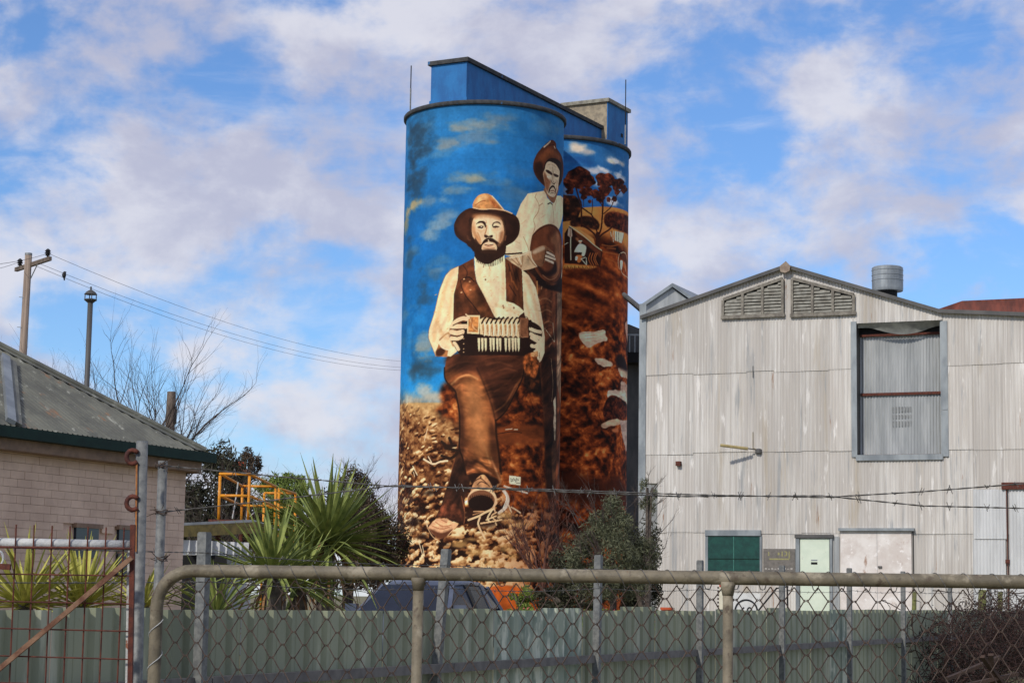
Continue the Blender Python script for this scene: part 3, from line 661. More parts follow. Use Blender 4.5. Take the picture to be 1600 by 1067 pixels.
('L',[-148,1442,-114,1438,-84,1442],5.1,(70,40,26),0.8,1.0),
('L',[-147,1413,-118,1405,-93,1414],5.1,(70,40,26),0.8,1.0),
('L',[-138,1383,-113,1382],5.1,(70,40,26),0.8,1.0),
('P',[243,1492,320,1470,329,1421,301,1369,254,1369,241,1432],(42,25,18),1.2,1,0,1.5,1.0),
('L',[252,1456,285,1449,321,1448],17.7,(234,204,166),0.8,1.0),
('L',[255,1431,286,1422,321,1418],19.0,(234,204,166),0.8,1.0),
('L',[260,1414,286,1405,307,1398],17.7,(234,204,166),0.8,1.0),
('L',[261,1375,283,1374,304,1389],17.7,(234,204,166),0.8,1.0),
('L',[294,1368,287,1343,274,1329],12.6,(234,204,166),0.8,1.0),
('L',[240,1487,256,1474,252,1463],5.1,(30,18,14),1,1.0),
('P',[300,1393,336,1422,345,1353,309,1310,294,1338],(240,212,172),1,1,0,1.5,1.0),
('L',[312,1345,316,1320],3.8,(130,84,56),1,1.0),
('P',[255,1340,301,1354,305,1327,258,1323],(214,150,100),1,0,0.5,4,1.0),
('P',[-51,2029,-82,2023,-115,2001,-138,1968,-145,1936,-138,1902,-117,1877,-83,1855,-60,1834,-29,1810,85,1814,112,1847,148,1870,174,1902,183,1936,181,1969,168,1993,141,2009,98,2022,40,2023,-8,2022],(48,27,20),1,1,0.25,1.5,1.0),
('P',[-110,1988,-73,2016,-57,2003,-64,1941,-79,1884,-113,1910,-127,1951],(66,36,25),5,1,0.3,1.5,1.0),
('P',[-51,2031,-48,2061,-26,2090,11,2100,39,2089,64,2063,100,2021,40,2025,-8,2021],(206,140,84),1,1,0.3,3,1.0),
('P',[-41,2057,-22,2086,7,2094,23,2082,-9,2061,-37,2040],(232,176,120),3,1,0.2,4,1.0),
('P',[23,2086,56,2063,81,2027,48,2034,32,2062],(172,98,54),3,1,0.3,4,1.0),
('L',[39,2089,64,2063,100,2021],4.4,(240,205,165),1,1.0),
('L',[-51,2030,-8,2022,40,2026,98,2022,141,2009],5.1,(226,180,135),1,1.0),
('L',[-41,2042,-13,2061,7,2065],4.7,(150,80,42),1,0.8),
('L',[40,2062,52,2042],4.7,(150,78,40),1.2,0.8),
('P',[-63,1983,-55,1909,-79,1855,-60,1834,-43,1820,-37,1786,-4,1761,29,1756,61,1775,104,1802,113,1840,111,1881,104,1930,97,1979],(44,26,19),1,1,0.2,1.5,1.0),
('P',[-46,1980,-20,1995,41,1992,82,1979,96,1950,101,1913,93,1876,80,1846,66,1823,28,1820,-5,1822,-22,1851,-40,1876,-52,1896,-55,1941],(240,208,168),1,1,0.05,3,1.0),
('P',[-55,1933,-47,1896,-26,1859,-5,1835,-10,1859,-22,1892,-39,1908,-45,1941],(196,138,92),3,1,0.2,4,1.0),
('P',[-50,1997,24,2000,82,1986,91,1970,41,1986,-20,1988,-46,1974],(150,96,62),3.5,1,0,1.5,1.0),
('P',[83,1912,101,1921,98,1880,80,1838,74,1854],(150,96,64),3.5,1,0,1.5,1.0),
('P',[-40,1884,-18,1855,-9,1851,2,1870,20,1883,43,1883,63,1872,84,1859,92,1871,93,1830,68,1813,66,1845,43,1857,27,1865,7,1856,-5,1843,-5,1814,-25,1827],(46,27,20),1.2,1,0,1.5,1.0),
('P',[5,1856,27,1864,51,1861,64,1849,62,1827,28,1820,-3,1825,-5,1839],(226,186,146),1,1,0.06,1.5,1.0),
('P',[-5,1823,27,1828,64,1827,68,1813,28,1807,-9,1810],(54,32,22),2,1,0,1.5,1.0),
('L',[9,1850,27,1847,48,1852],4.4,(90,48,36),0.7,1.0),
('L',[11,1855,27,1859,47,1857],5.7,(240,205,172),0.7,1.0),
('L',[15,1842,31,1841,45,1844],5.1,(206,150,118),0.8,1.0),
('L',[3,1833,27,1831,56,1835],4.4,(150,100,70),1,0.8),
('P',[4,1897,14,1899,26,1893,42,1899,47,1894,43,1885,26,1887,14,1883,5,1888],(56,32,24),0.8,1,0,1.5,1.0),
('L',[15,1942,14,1921,8,1901],6.3,(176,120,82),1.2,0.9),
('L',[30,1942,32,1906],8.2,(250,226,192),1.2,0.9),
('L',[25,1873,28,1865],4.4,(236,200,166),1,1.0),
('P',[-35,1949,-23,1963,-3,1966,10,1958,13,1942,9,1932,3,1946,-7,1955,-23,1954],(50,29,22),0.7,1,0,1.5,1.0),
('P',[-29,1935,-17,1941,1,1941,-2,1931,-11,1927,-23,1930],(66,40,30),0.7,1,0,1.5,1.0),
('L',[-17,1927,-3,1925],3.8,(250,232,205),0.7,1.0),
('L',[-11,1937,-7,1937],3.5,(245,228,205),0.5,1.0),
('P',[42,1947,50,1960,66,1965,80,1961,83,1949,74,1957,58,1958,49,1951,47,1935],(50,29,22),0.7,1,0,1.5,1.0),
('P',[46,1940,62,1944,78,1940,70,1936,50,1933],(60,36,28),0.7,1,0,1.5,1.0),
('L',[52,1929,71,1932],3.2,(200,150,110),0.7,0.9),
('L',[-27,1909,-16,1884,-14,1872],5.7,(190,132,90),1.4,0.8),
('L',[63,1903,65,1882],3.8,(206,160,122),1.2,0.8),
('L',[13,1967,15,1954],3.2,(190,140,100),1,0.7),
('L',[-77,1892,-71,1876,-63,1872],7.6,(96,58,40),1.2,0.8),
('L',[111,1897,107,1876],6.3,(110,66,44),1.2,0.8),
('L',[-29,1794,-27,1766],3.5,(44,26,19),0.8,1.0),
('L',[-21,1791,-19,1762],3.5,(44,26,19),0.8,1.0),
('L',[-12,1787,-11,1758],3.5,(44,26,19),0.8,1.0),
('L',[-4,1784,-3,1754],3.5,(44,26,19),0.8,1.0),
('L',[5,1781,5,1751],3.5,(44,26,19),0.8,1.0),
('L',[13,1779,13,1748],3.5,(44,26,19),0.8,1.0),
('L',[21,1778,21,1747],3.5,(44,26,19),0.8,1.0),
('L',[30,1777,29,1746],3.5,(44,26,19),0.8,1.0),
('L',[38,1777,37,1746],3.5,(44,26,19),0.8,1.0),
('L',[46,1778,45,1747],3.5,(44,26,19),0.8,1.0),
('L',[55,1780,53,1749],3.5,(44,26,19),0.8,1.0),
('L',[63,1783,62,1753],3.5,(44,26,19),0.8,1.0),
('L',[71,1786,70,1756],3.5,(44,26,19),0.8,1.0),
('L',[80,1790,78,1761],3.5,(44,26,19),0.8,1.0),
('L',[88,1794,86,1765],3.5,(44,26,19),0.8,1.0),
('L',[97,1799,94,1770],3.5,(44,26,19),0.8,1.0),
('L',[-48,1962,-45,1925,-34,1892,-18,1863],15.8,(186,128,84),8,0.5),
('L',[91,1962,98,1921,90,1880,76,1850],12.6,(190,136,94),8,0.55),
('L',[-32,1982,17,1989,74,1979],12.6,(196,146,104),8,0.5),
('L',[-19,1917,-6,1901,-2,1884],12.6,(216,170,126),8,0.5),
('L',[50,1919,67,1899,67,1878],12.6,(220,178,136),8,0.5),
('L',[-27,1921,-11,1917,6,1921],7.9,(206,158,114),8,0.6),
('L',[50,1925,67,1923,83,1930],7.9,(210,164,122),8,0.6),
('L',[-131,1947,-96,1909,-67,1876],25.3,(72,42,30),8,0.5),
('L',[124,1972,160,1951,156,1909],25.3,(34,20,16),8,0.5),
('P',[147,746,209,741,207,701,148,706],(236,222,196),0.6,0,0,1.5,1.0),
('L',[155,733,158,716],3.2,(30,22,20),0.5,1.0),
('L',[162,730,166,719],3.2,(30,22,20),0.5,1.0),
('L',[170,733,173,723],3.2,(30,22,20),0.5,1.0),
('L',[177,730,181,717],3.2,(30,22,20),0.5,1.0),
('L',[185,734,188,720],3.2,(30,22,20),0.5,1.0),
('L',[192,731,196,724],3.2,(30,22,20),0.5,1.0),
('L',[186,712,203,711],3.2,(40,28,24),0.5,1.0)],
2:[
('B',),
('S',[128,2492],67,22,(196,186,170),0.9),
('S',[111,2507],39,19,(190,182,168),0.8),
('S',[168,2479],42,16,(160,160,160),0.8),
('S',[361,2459],56,16,(226,220,212),1),
('S',[334,2450],43,13,(200,190,176),0.9),
('S',[443,2460],43,13,(190,184,176),0.8),
('S',[266,2404],40,16,(224,222,220),1),
('S',[225,2388],52,16,(170,176,188),0.9),
('S',[299,2396],43,16,(200,200,204),0.9),
('S',[399,2393],41,22,(222,222,222),1),
('S',[455,2382],46,19,(180,186,196),0.9),
('S',[610,2475],32,19,(210,210,212),0.9),
('S',[226,2315],34,16,(210,212,216),0.9),
('S',[277,2318],25,13,(216,216,218),0.9),
('S',[68,2256],26,25,(130,144,164),0.9),
('S',[337,2240],43,16,(224,224,224),0.9),
('S',[393,2299],46,32,(150,170,200),0.7),
('S',[428,2234],60,19,(150,170,196),0.7),
('S',[610,2252],40,19,(150,170,196),0.8),
('S',[189,2228],50,25,(60,120,190),0.5),
('S',[112,2433],86,25,(20,60,120),0.6),
('P',[-150,2165,57,2169,149,2183,258,2201,371,2212,609,2222,700,2203,700,1890,-150,1822],(196,128,66),1,0,0.12,2,1.0),
('P',[-150,1873,116,1883,248,1881,700,1883,700,92,-150,89],(116,54,25),3,0,0.3,1,1.0),
('T',[-150,1822,700,1855,700,92,-150,89],'foliage2',6),
('T',[-150,2239,64,2241,112,2237,134,2204,131,2150,90,2114,-150,2091],'darkveg',2),
('T',[90,2114,149,2135,204,2136,241,2120,249,2081,186,2081,131,2089,90,2080],'darkveg',3),
('T',[288,2153,336,2181,472,2190,700,2196,700,2119,474,2101,353,2102,293,2106],'rust',3),
('T',[213,2348,214,2328,178,2314,158,2295,129,2280,103,2290,80,2307,48,2315,56,2335,68,2355,67,2365,98,2384,128,2400,161,2390,190,2375,191,2365],'rust',1.2),
('T',[107,2314,108,2300,105,2289,90,2271,78,2266,63,2278,54,2287,50,2294,39,2311,44,2325,57,2336,62,2353,76,2359,88,2346,101,2339,113,2332],'rust',1.2),
('T',[226,2329,222,2316,203,2308,194,2299,176,2288,162,2292,146,2303,130,2308,136,2320,139,2332,140,2338,159,2348,175,2359,195,2355,208,2345,211,2338],'rust',1.2),
('T',[362,2360,339,2342,335,2324,314,2316,286,2316,263,2311,236,2309,235,2325,231,2340,222,2353,243,2373,264,2380,285,2378,311,2385,325,2385,355,2374],'rust',1.2),
('T',[339,2301,323,2287,321,2280,307,2267,286,2257,270,2263,250,2270,249,2276,247,2287,240,2298,255,2306,271,2320,285,2329,304,2323,314,2315,334,2312],'rust',1.2),
('T',[460,2354,453,2340,452,2327,417,2320,392,2315,366,2305,348,2308,346,2322,330,2330,333,2344,355,2360,367,2363,391,2367,413,2376,439,2375,475,2368],'rust',1.2),
('T',[544,2343,525,2330,502,2322,491,2316,469,2305,454,2303,437,2309,425,2313,432,2321,429,2329,433,2334,452,2341,468,2351,491,2354,506,2348,515,2344],'rust',1.2),
('T',[201,2272,207,2263,198,2252,181,2248,169,2249,153,2245,147,2247,137,2256,127,2265,138,2275,145,2286,152,2289,169,2288,181,2291,199,2291,205,2281],'rust',1.2),
('T',[260,2269,262,2261,245,2255,236,2247,223,2240,210,2243,200,2250,186,2252,188,2260,195,2269,195,2273,208,2281,222,2288,237,2285,251,2279,251,2275],'rust',1.2),
('T',[291,2249,281,2241,276,2235,269,2226,256,2221,246,2226,233,2229,228,2232,231,2241,226,2248,233,2254,246,2264,255,2268,268,2263,274,2259,283,2257],'rust',1.2),
('T',[200,2221,200,2217,199,2215,194,2213,190,2210,185,2210,182,2214,181,2216,177,2218,179,2222,183,2224,185,2226,190,2229,194,2229,198,2226,202,2224],'rust',1.2),
('T',[332,2249,327,2243,325,2236,322,2233,315,2234,310,2234,303,2233,302,2238,302,2244,300,2248,304,2255,310,2259,315,2258,321,2258,324,2258,329,2254],'rust',1.2),
('T',[382,2260,387,2257,381,2250,370,2243,363,2243,353,2245,349,2245,343,2247,337,2253,344,2258,348,2264,352,2270,362,2271,370,2269,381,2270,385,2267],'rust',1.2),
('T',[175,2242,172,2235,166,2232,162,2230,155,2226,149,2225,142,2230,136,2234,139,2239,139,2245,140,2248,148,2250,154,2254,162,2255,167,2251,169,2246],'rust',1.2),
('T',[95,2263,96,2258,95,2251,85,2250,78,2251,69,2249,64,2250,62,2256,55,2261,58,2266,65,2272,69,2274,77,2273,84,2274,92,2274,99,2268],'rust',1.2),
('T',[414,2304,406,2297,405,2291,397,2288,386,2287,377,2284,366,2284,366,2290,363,2295,360,2299,369,2307,377,2310,385,2310,395,2313,401,2313,412,2309],'rust',1.2),
('L',[108,2297,126,2238,141,2198,144,2084],8.8,(52,26,18),0.8,1.0),
('L',[272,2315,273,2247,272,2178,264,2089,244,2039,242,1978],10.7,(52,26,18),0.8,1.0),
('L',[241,2053,242,1971],25.3,(52,26,18),0.8,1.0),
('L',[145,2182,178,2164,210,2140,237,2059],8.2,(52,26,18),0.8,1.0),
('L',[235,2235,265,2211,274,2179],5.1,(52,26,18),0.8,1.0),
('L',[279,2166,301,2182,336,2212,362,2253,386,2282,434,2318],5.7,(52,26,18),0.8,1.0),
('L',[207,2232,204,2153],4.4,(52,26,18),0.8,1.0),
('L',[154,2267,153,2192],3.5,(52,26,18),0.8,1.0),
('L',[391,2152,332,2095,271,2056,250,2033],8.8,(52,26,18),0.8,1.0),
('L',[146,2090,179,2076,217,2053,233,2031],10.1,(52,26,18),0.8,1.0),
('L',[187,2284,207,2262,215,2239],3.8,(52,26,18),0.8,1.0),
('L',[335,2249,346,2230],3.8,(52,26,18),0.8,1.0),
('L',[302,2166,297,2114],3.8,(52,26,18),0.8,1.0),
('P',[79,2085,119,2074,216,2025,225,1995,272,1968,172,2021],(196,136,78),0.8,0,0.1,1.5,1.0),
('P',[54,2043,79,2082,124,2046,272,1965,253,1885,55,1885],(40,22,16),0.8,0,0.2,1.5,1.0),
('P',[101,2060,162,2020,266,1964,261,1928,197,1974,129,2017],(84,44,28),2,0,0.2,1.5,1.0),
('P',[111,2021,125,2022,136,2003,125,2004],(150,96,62),1.5,1,0,1.5,1.0),
('P',[53,2084,74,2083,74,2076,54,2049],(196,130,66),0.8,0,0,1.5,1.0),
('L',[78,2082,148,2041,217,1994,269,1969],3.8,(226,196,160),0.6,1.0),
('L',[86,2028,88,1905],5.1,(214,188,158),0.6,1.0),
('P',[74,2074,90,2068,95,2029,84,2021,70,2032],(190,164,140),0.7,0,0,1.5,1.0),
('L',[83,2068,84,2028],3.2,(110,70,50),0.7,1.0),
('L',[277,1979,266,1929,256,1881],6.3,(60,32,22),0.8,1.0),
('L',[54,1983,71,1994],3.2,(220,190,160),0.6,1.0),
('P',[107,1952,120,1977,134,1992,158,1989,172,1977,165,1936,149,1928,112,1944],(222,202,176),0.7,1,0,1.5,1.0),
('P',[146,2002,145,1998,143,1995,140,1993,137,1993,134,1994,132,1997,132,2001,132,2005,134,2008,137,2010,140,2010,143,2009,145,2006],(190,150,120),0.6,1,0,1.5,1.0),
('L',[130,2006,147,2008],5.1,(214,190,166),0.6,1.0),
('P',[109,1946,149,1948,146,1930,114,1930],(40,24,18),0.7,0,0,1.5,1.0),
('P',[116,1928,149,1931,142,1899,126,1894],(176,104,54),0.8,1,0,1.5,1.0),
('P',[114,1924,126,1922,121,1904,112,1906],(220,200,176),0.6,1,0,1.5,1.0),
('L',[144,1913,176,1884],3.8,(222,200,172),0.6,1.0),
('L',[173,1921,176,1884],3.8,(222,200,172),0.6,1.0),
('L',[144,1913,168,1923],3.8,(222,200,172),0.6,1.0),
('L',[197,1948,187,1916,203,1887],5.1,(150,84,44),1,1.0),
('L',[212,1949,202,1917,218,1888],5.1,(150,84,44),1,1.0),
('L',[228,1951,218,1919,234,1890],5.1,(150,84,44),1,1.0),
('L',[238,1952,228,1920,245,1891],5.1,(150,84,44),1,1.0),
('P',[368,2086,474,2093,445,2033,369,2036],(214,196,172),0.7,0,0,1.5,1.0),
('L',[339,2081,335,2053,340,2025],4.1,(70,40,28),0.6,1.0),
('L',[357,2083,353,2056,358,2028],4.1,(220,200,176),0.6,1.0),
('L',[388,2088,383,2061,389,2032],4.1,(70,40,28),0.6,1.0),
('L',[409,2092,405,2064,410,2036],4.1,(70,40,28),0.6,1.0),
('L',[332,2075,339,2054],4.7,(216,192,164),0.6,1.0),
('L',[474,2093,462,2065,445,2033],5.1,(120,72,46),0.7,1.0),
('L',[416,1972,403,1929,418,1891],4.4,(206,172,142),0.7,1.0),
('L',[431,1978,477,1990,526,1976,577,1894],4.4,(206,172,142),0.7,1.0),
('L',[477,1977,510,1892],4.4,(206,172,142),0.7,1.0),
('L',[442,1935,438,1890,480,1869,610,1872],4.4,(206,172,142),0.7,1.0),
('L',[610,1982,573,1939],4.4,(206,172,142),0.7,1.0),
('P',[426,1937,459,1938,448,1896,432,1893],(226,206,184),0.7,1,0,1.5,1.0),
('P',[441,1976,507,1982,517,1948,465,1943],(84,44,28),1.2,1,0,1.5,1.0),
('L',[271,2000,333,2000,402,2019],8.2,(150,84,42),2.5,0.7),
('L',[272,1965,334,1964,412,1966],8.2,(150,84,42),2.5,0.7),
('L',[307,1987,377,1993],8.2,(150,84,42),2.5,0.7),
('L',[296,1932,363,1923,395,1906],8.2,(150,84,42),2.5,0.7),
('P',[56,1879,126,1881,188,1881,239,1880,188,1863,126,1863,56,1855],(204,134,66),2,1,0.2,1.5,1.0),
('L',[56,1851,57,1865],4.4,(70,34,20),1,0.8),
('L',[63,1844,64,1860],4.4,(70,34,20),1,0.8),
('L',[69,1843,70,1871],4.4,(70,34,20),1,0.8),
('L',[76,1850,77,1865],4.4,(70,34,20),1,0.8),
('L',[82,1858,84,1861],4.4,(70,34,20),1,0.8),
('L',[89,1860,90,1872],4.4,(70,34,20),1,0.8),
('L',[96,1855,97,1866],4.4,(70,34,20),1,0.8),
('L',[103,1847,104,1862],4.4,(70,34,20),1,0.8),
('L',[109,1844,110,1873],4.4,(70,34,20),1,0.8),
('L',[116,1850,117,1867],4.4,(70,34,20),1,0.8),
('L',[123,1859,124,1863],4.4,(70,34,20),1,0.8),
('L',[130,1863,131,1874],4.4,(70,34,20),1,0.8),
('L',[137,1860,138,1869],4.4,(70,34,20),1,0.8),
('L',[144,1852,145,1864],4.4,(70,34,20),1,0.8),
('L',[151,1847,152,1876],4.4,(70,34,20),1,0.8),
('L',[158,1851,159,1870],4.4,(70,34,20),1,0.8),
('L',[165,1859,166,1866],4.4,(70,34,20),1,0.8),
('L',[172,1866,173,1877],4.4,(70,34,20),1,0.8),
('L',[179,1865,181,1872],4.4,(70,34,20),1,0.8),
('L',[187,1857,188,1868],4.4,(70,34,20),1,0.8),
('L',[194,1851,195,1879],4.4,(70,34,20),1,0.8),
('L',[202,1853,203,1874],4.4,(70,34,20),1,0.8),
('L',[209,1861,211,1870],4.4,(70,34,20),1,0.8),
('L',[217,1869,218,1881],4.4,(70,34,20),1,0.8),
('L',[225,1870,226,1876],4.4,(70,34,20),1,0.8),
('L',[233,1864,234,1872],4.4,(70,34,20),1,0.8),
('N',[130,1529,204,1536,301,1554,295,1520,323,1510,246,1480,193,1453,160,1476],(206,178,150)),
('N',[226,1400,293,1405,378,1380,293,1363,247,1373],(196,168,142)),
('N',[402,1372,498,1373,610,1373,610,1332,447,1330],(196,168,142)),
('N',[320,1241,455,1255,610,1260,609,1219,457,1196,320,1202],(200,174,154)),
('N',[448,1301,610,1296,610,1245,443,1240],(176,146,128)),
('L',[138,1525,204,1531,291,1548],3.2,(160,124,100),0.8,0.8),
('L',[170,1514,227,1521],3.2,(160,124,100),0.8,0.8),
('L',[182,1500,252,1511],3.2,(160,124,100),0.8,0.8),
('P',[396,1430,480,1439,591,1371,407,1370],(30,20,22),4,1,0,1.5,1.0),
('P',[510,1616,610,1636,610,1527,535,1558],(176,140,124),1.5,1,0.2,1.5,1.0),
('N',[320,1236,514,1260,609,1199,610,1164,449,1200,372,1203,321,1199],(200,176,156)),
('T',[321,1199,372,1219,463,1206,605,1182,498,1108,322,1088,291,1133],'rust',2),
('N',[264,1052,338,1089,409,1101,481,1082,356,1061,300,1046],(186,154,126)),
('N',[438,1092,610,1112,609,961,557,940,475,1014],(170,148,136)),
('P',[356,1042,415,1052,421,1037,379,1028],(176,104,66),2,1,0,1.5,1.0),
('P',[43,792,129,815,229,782,472,796,610,675,45,652],(60,28,16),10,1,0.3,1.5,1.0)]}
# ---------------------------------------------------------------- the painted mural (paint on the silo walls, in arc metres x height)
def vnoise(x, y, seed):
    xi = np.floor(x).astype(np.int64); yi = np.floor(y).astype(np.int64)
    fx = x - xi; fy = y - yi
    fx = fx*fx*(3-2*fx); fy = fy*fy*(3-2*fy)
    def h(i, j):
        n = (i*374761393 + j*668265263 + seed*144269) & 0x7fffffff
        n = ((n ^ (n >> 13))*1274126177) & 0x7fffffff
        return ((n ^ (n >> 16)) & 0xffff)/65535.0
    return (h(xi, yi)*(1-fx) + h(xi+1, yi)*fx)*(1-fy) + (h(xi, yi+1)*(1-fx) + h(xi+1, yi+1)*fx)*fy
def fbm(x, y, seed, o=4):
    s = 0; a = .5; t = 0
    for k in range(o):
        s = s + a*vnoise(x*2**k, y*2**k, seed+k*17); t += a; a *= .55
    return s/t
def blur(m, r):
    r = int(r)
    if r < 1: return m
    for ax in (0, 1):
        for _ in range(2):
            p = np.pad(m, [(r+1, r) if i == ax else (0, 0) for i in (0, 1)], mode='edge').cumsum(axis=ax)
            n = m.shape[ax]
            m = (np.take(p, range(2*r+1, 2*r+1+n), axis=ax) - np.take(p, range(0, n), axis=ax))/(2*r+1)
    return m
def lerp3(t, stops):
    xs = [s[0] for s in stops]
    return np.stack([np.interp(t, xs, [s[1][k] for s in stops]) for k in range(3)], axis=-1)
def paint(which, u0, u1, z0, z1, step):
    W = int((u1-u0)/step)+1; H = int((z1-z0)/step)+1
    us = np.linspace(u0, u1, W); zs = np.linspace(z0, z1, H)
    U, Z = np.meshgrid(us, zs)
    du = (u1-u0)/(W-1); dz = (z1-z0)/(H-1)
    img = np.zeros((H, W, 3))
    def box(pts, pad):
        a = pts.min(0)-pad; b = pts.max(0)+pad
        i0 = max(0, int((a[0]-u0)/du)); i1 = min(W, int((b[0]-u0)/du)+2)
        j0 = max(0, int((a[1]-z0)/dz)); j1 = min(H, int((b[1]-z0)/dz)+2)
        return (slice(j0, max(j0, j1)), slice(i0, max(i0, i1)))
    def smooth(p, closed):
        n = len(p); out = []
        for i in range(n if closed else n-1):
            g = (lambda k: p[k % n]) if closed else (lambda k: p[min(max(k, 0), n-1)])
            a, b, c, d = g(i-1), g(i), g(i+1), g(i+2)
            for t in (0, .25, .5, .75):
                out.append(.5*(2*b + (c-a)*t + (2*a-5*b+4*c-d)*t*t + (3*b-a-3*c+d)*t**3))
        if not closed: out.append(p[-1])
        return np.array(out)
    def pmask(pts, soft, sm):
        p = smooth(pts, True) if sm else pts
        sl = box(p, soft*.01*3+.1)
        u, z = U[sl], Z[sl]
        m = np.zeros(u.shape)
        if m.size == 0: return sl, m
        q = np.roll(p, -1, axis=0)
        for ox, oz in ((-.25, -.25), (.25, -.25), (-.25, .25), (.25, .25)):
            uu = u+ox*du; zz = z+oz*dz
            ins = np.zeros(u.shape, bool)
            for (x1, y1), (x2, y2) in zip(p, q):
                if y1 == y2: continue
                ins ^= ((y1 > zz) != (y2 > zz)) & (uu < (x2-x1)*(zz-y1)/(y2-y1)+x1)
            m += ins*.25
        return sl, blur(m, soft*.01*1.6/step)
    def put(sl, m, col):
        img[sl] = img[sl]*(1-m[..., None]) + col*m[..., None]
    for op in MURAL[which]:
        k = op[0]
        if k == 'B':
            t = (Z-z0)/(z1-z0)
            n = fbm(U*.35, Z*.9, 5) - .5
            n2 = fbm(U*1.6, Z*2.2, 9) - .5
            if which == 1:
                base = lerp3(t + .10*n, [(0, (40, 150, 225)), (.42, (36, 142, 214)), (.55, (26, 108, 176)), (.75, (24, 98, 166)), (.9, (32, 106, 170)), (1, (40, 110, 168))])
            else:
                base = lerp3(t + .08*n, [(0, (70, 130, 190)), (.78, (74, 134, 196)), (.86, (32, 88, 148)), (1, (32, 92, 150))])
            img[:] = base*(1 + .28*n + .16*n2)[..., None]
            pale = np.clip((fbm(U*.5+3, Z*1.3, 31)-.56)*4, 0, 1)*(.34 if which == 1 else .12)
            img[:] = img*(1-pale[..., None]) + np.array((140, 150, 150))*pale[..., None]
        elif k == 'S':
            c = np.array(op[1])/100.; rx, ry = max(op[2], 1)/100., max(op[3], 1)/100.
            sl = box(np.array([c-[rx*1.9, ry*1.9], c+[rx*1.9, ry*1.9]]), .05)
            u, z = U[sl], Z[sl]
            d = np.sqrt(((u-c[0])/rx)**2 + ((z-c[1])/ry)**2)
            nn = fbm(u*1.4+c[0], z*2.4, 77, 4)
            m = np.clip((1.6 - d + (nn-.5)*2.4)/1.6, 0, 1)
            m = m*m*(3-2*m)*op[5]
            put(sl, m, np.array(op[4], float))
        elif k == 'P':
            pts = np.array(op[1], float).reshape(-1, 2)/100.
            sl, m = pmask(pts, op[3]*1.3, op[4])
            if m.size == 0: continue
            col = np.array(op[2], float)
            if op[5]:
                u, z = U[sl], Z[sl]
                fr = op[6]*1.3; an = op[7]
                n = fbm(u*fr/max(an, 1)+.3*z, z*fr*min(an, 1) if an < 1 else z*fr, int(pts[0, 0]*31) % 97+3, 4)-.5
                col = np.clip(col*(1+2.6*op[5]*n)[..., None], 0, 255)
            put(sl, m, col)
        elif k == 'F':                   # folds: streaky light and dark along one direction inside an outline
            pts = np.array(op[1], float).reshape(-1, 2)/100.
            sl, m = pmask(pts, 3, op[5])
            if m.size == 0: continue
            u, z = U[sl], Z[sl]; ca, sa = math.cos(op[2]), math.sin(op[2])
            x = u*ca+z*sa; y = -u*sa+z*ca; f = op[3]
            wv = fbm(x*.7, y*.7, 81, 2)
            n = fbm(x*f*.28+wv*1.2, y*f+wv*2.6, 83, 4); n2 = 1-np.abs(fbm(x*f*.2+5, y*f*.8+wv*3, 85, 3)-.5)*5
            g_ = 1 + op[4]*(2.6*(n-.5) + .55*np.clip(n2, -.4, 1) - .2)
            img[sl] = np.clip(img[sl]*(1+(g_-1)*m)[..., None], 0, 255)
        elif k == 'N':                   # ragged patch
            pts = np.array(op[1], float).reshape(-1, 2)/100.
            sl, m = pmask(pts, 5, 0)
            if m.size == 0: continue
            u, z = U[sl], Z[sl]; n = fbm(u*2.6, z*3.2, 87, 4)
            m = np.clip((m*1.5-(1-n)*.95)*3.2, 0, 1)
            n3 = fbm(u*2.2, z*5.5, 89, 4)
            put(sl, m, np.array(op[2], float)*(1+.7*(n3-.5))[..., None])
        elif k == 'L':
            pts = smooth(np.array(op[1], float).reshape(-1, 2)/100., False)
            w = op[2]*.5*.01; soft = max(.012, op[4]*.018)
            sl = box(pts, w+soft*2)
            u, z = U[sl], Z[sl]
            if u.size == 0: continue
            d = np.full(u.shape, 9.)
            n = len(pts)-1
            wmin = np.full(u.shape, w)
            for i in range(n):
                a, b = pts[i], pts[i+1]; ab = b-a
                t = np.clip(((u-a[0])*ab[0]+(z-a[1])*ab[1])/max(ab@ab, 1e-9), 0, 1)
                dd = np.hypot(u-a[0]-t*ab[0], z-a[1]-t*ab[1])
                d = np.minimum(d, dd)
            m = np.clip((w+soft*.5-d)/soft, 0, 1)*op[5]
            put(sl, m, np.array(op[3], float))
        elif k == 'T':
            pts = np.array(op[1], float).reshape(-1, 2)/100.
            kind = op[2]
            sl, m = pmask(pts, op[3]*2.2, 1)
            if m.size == 0: continue
            u, z = U[sl], Z[sl]
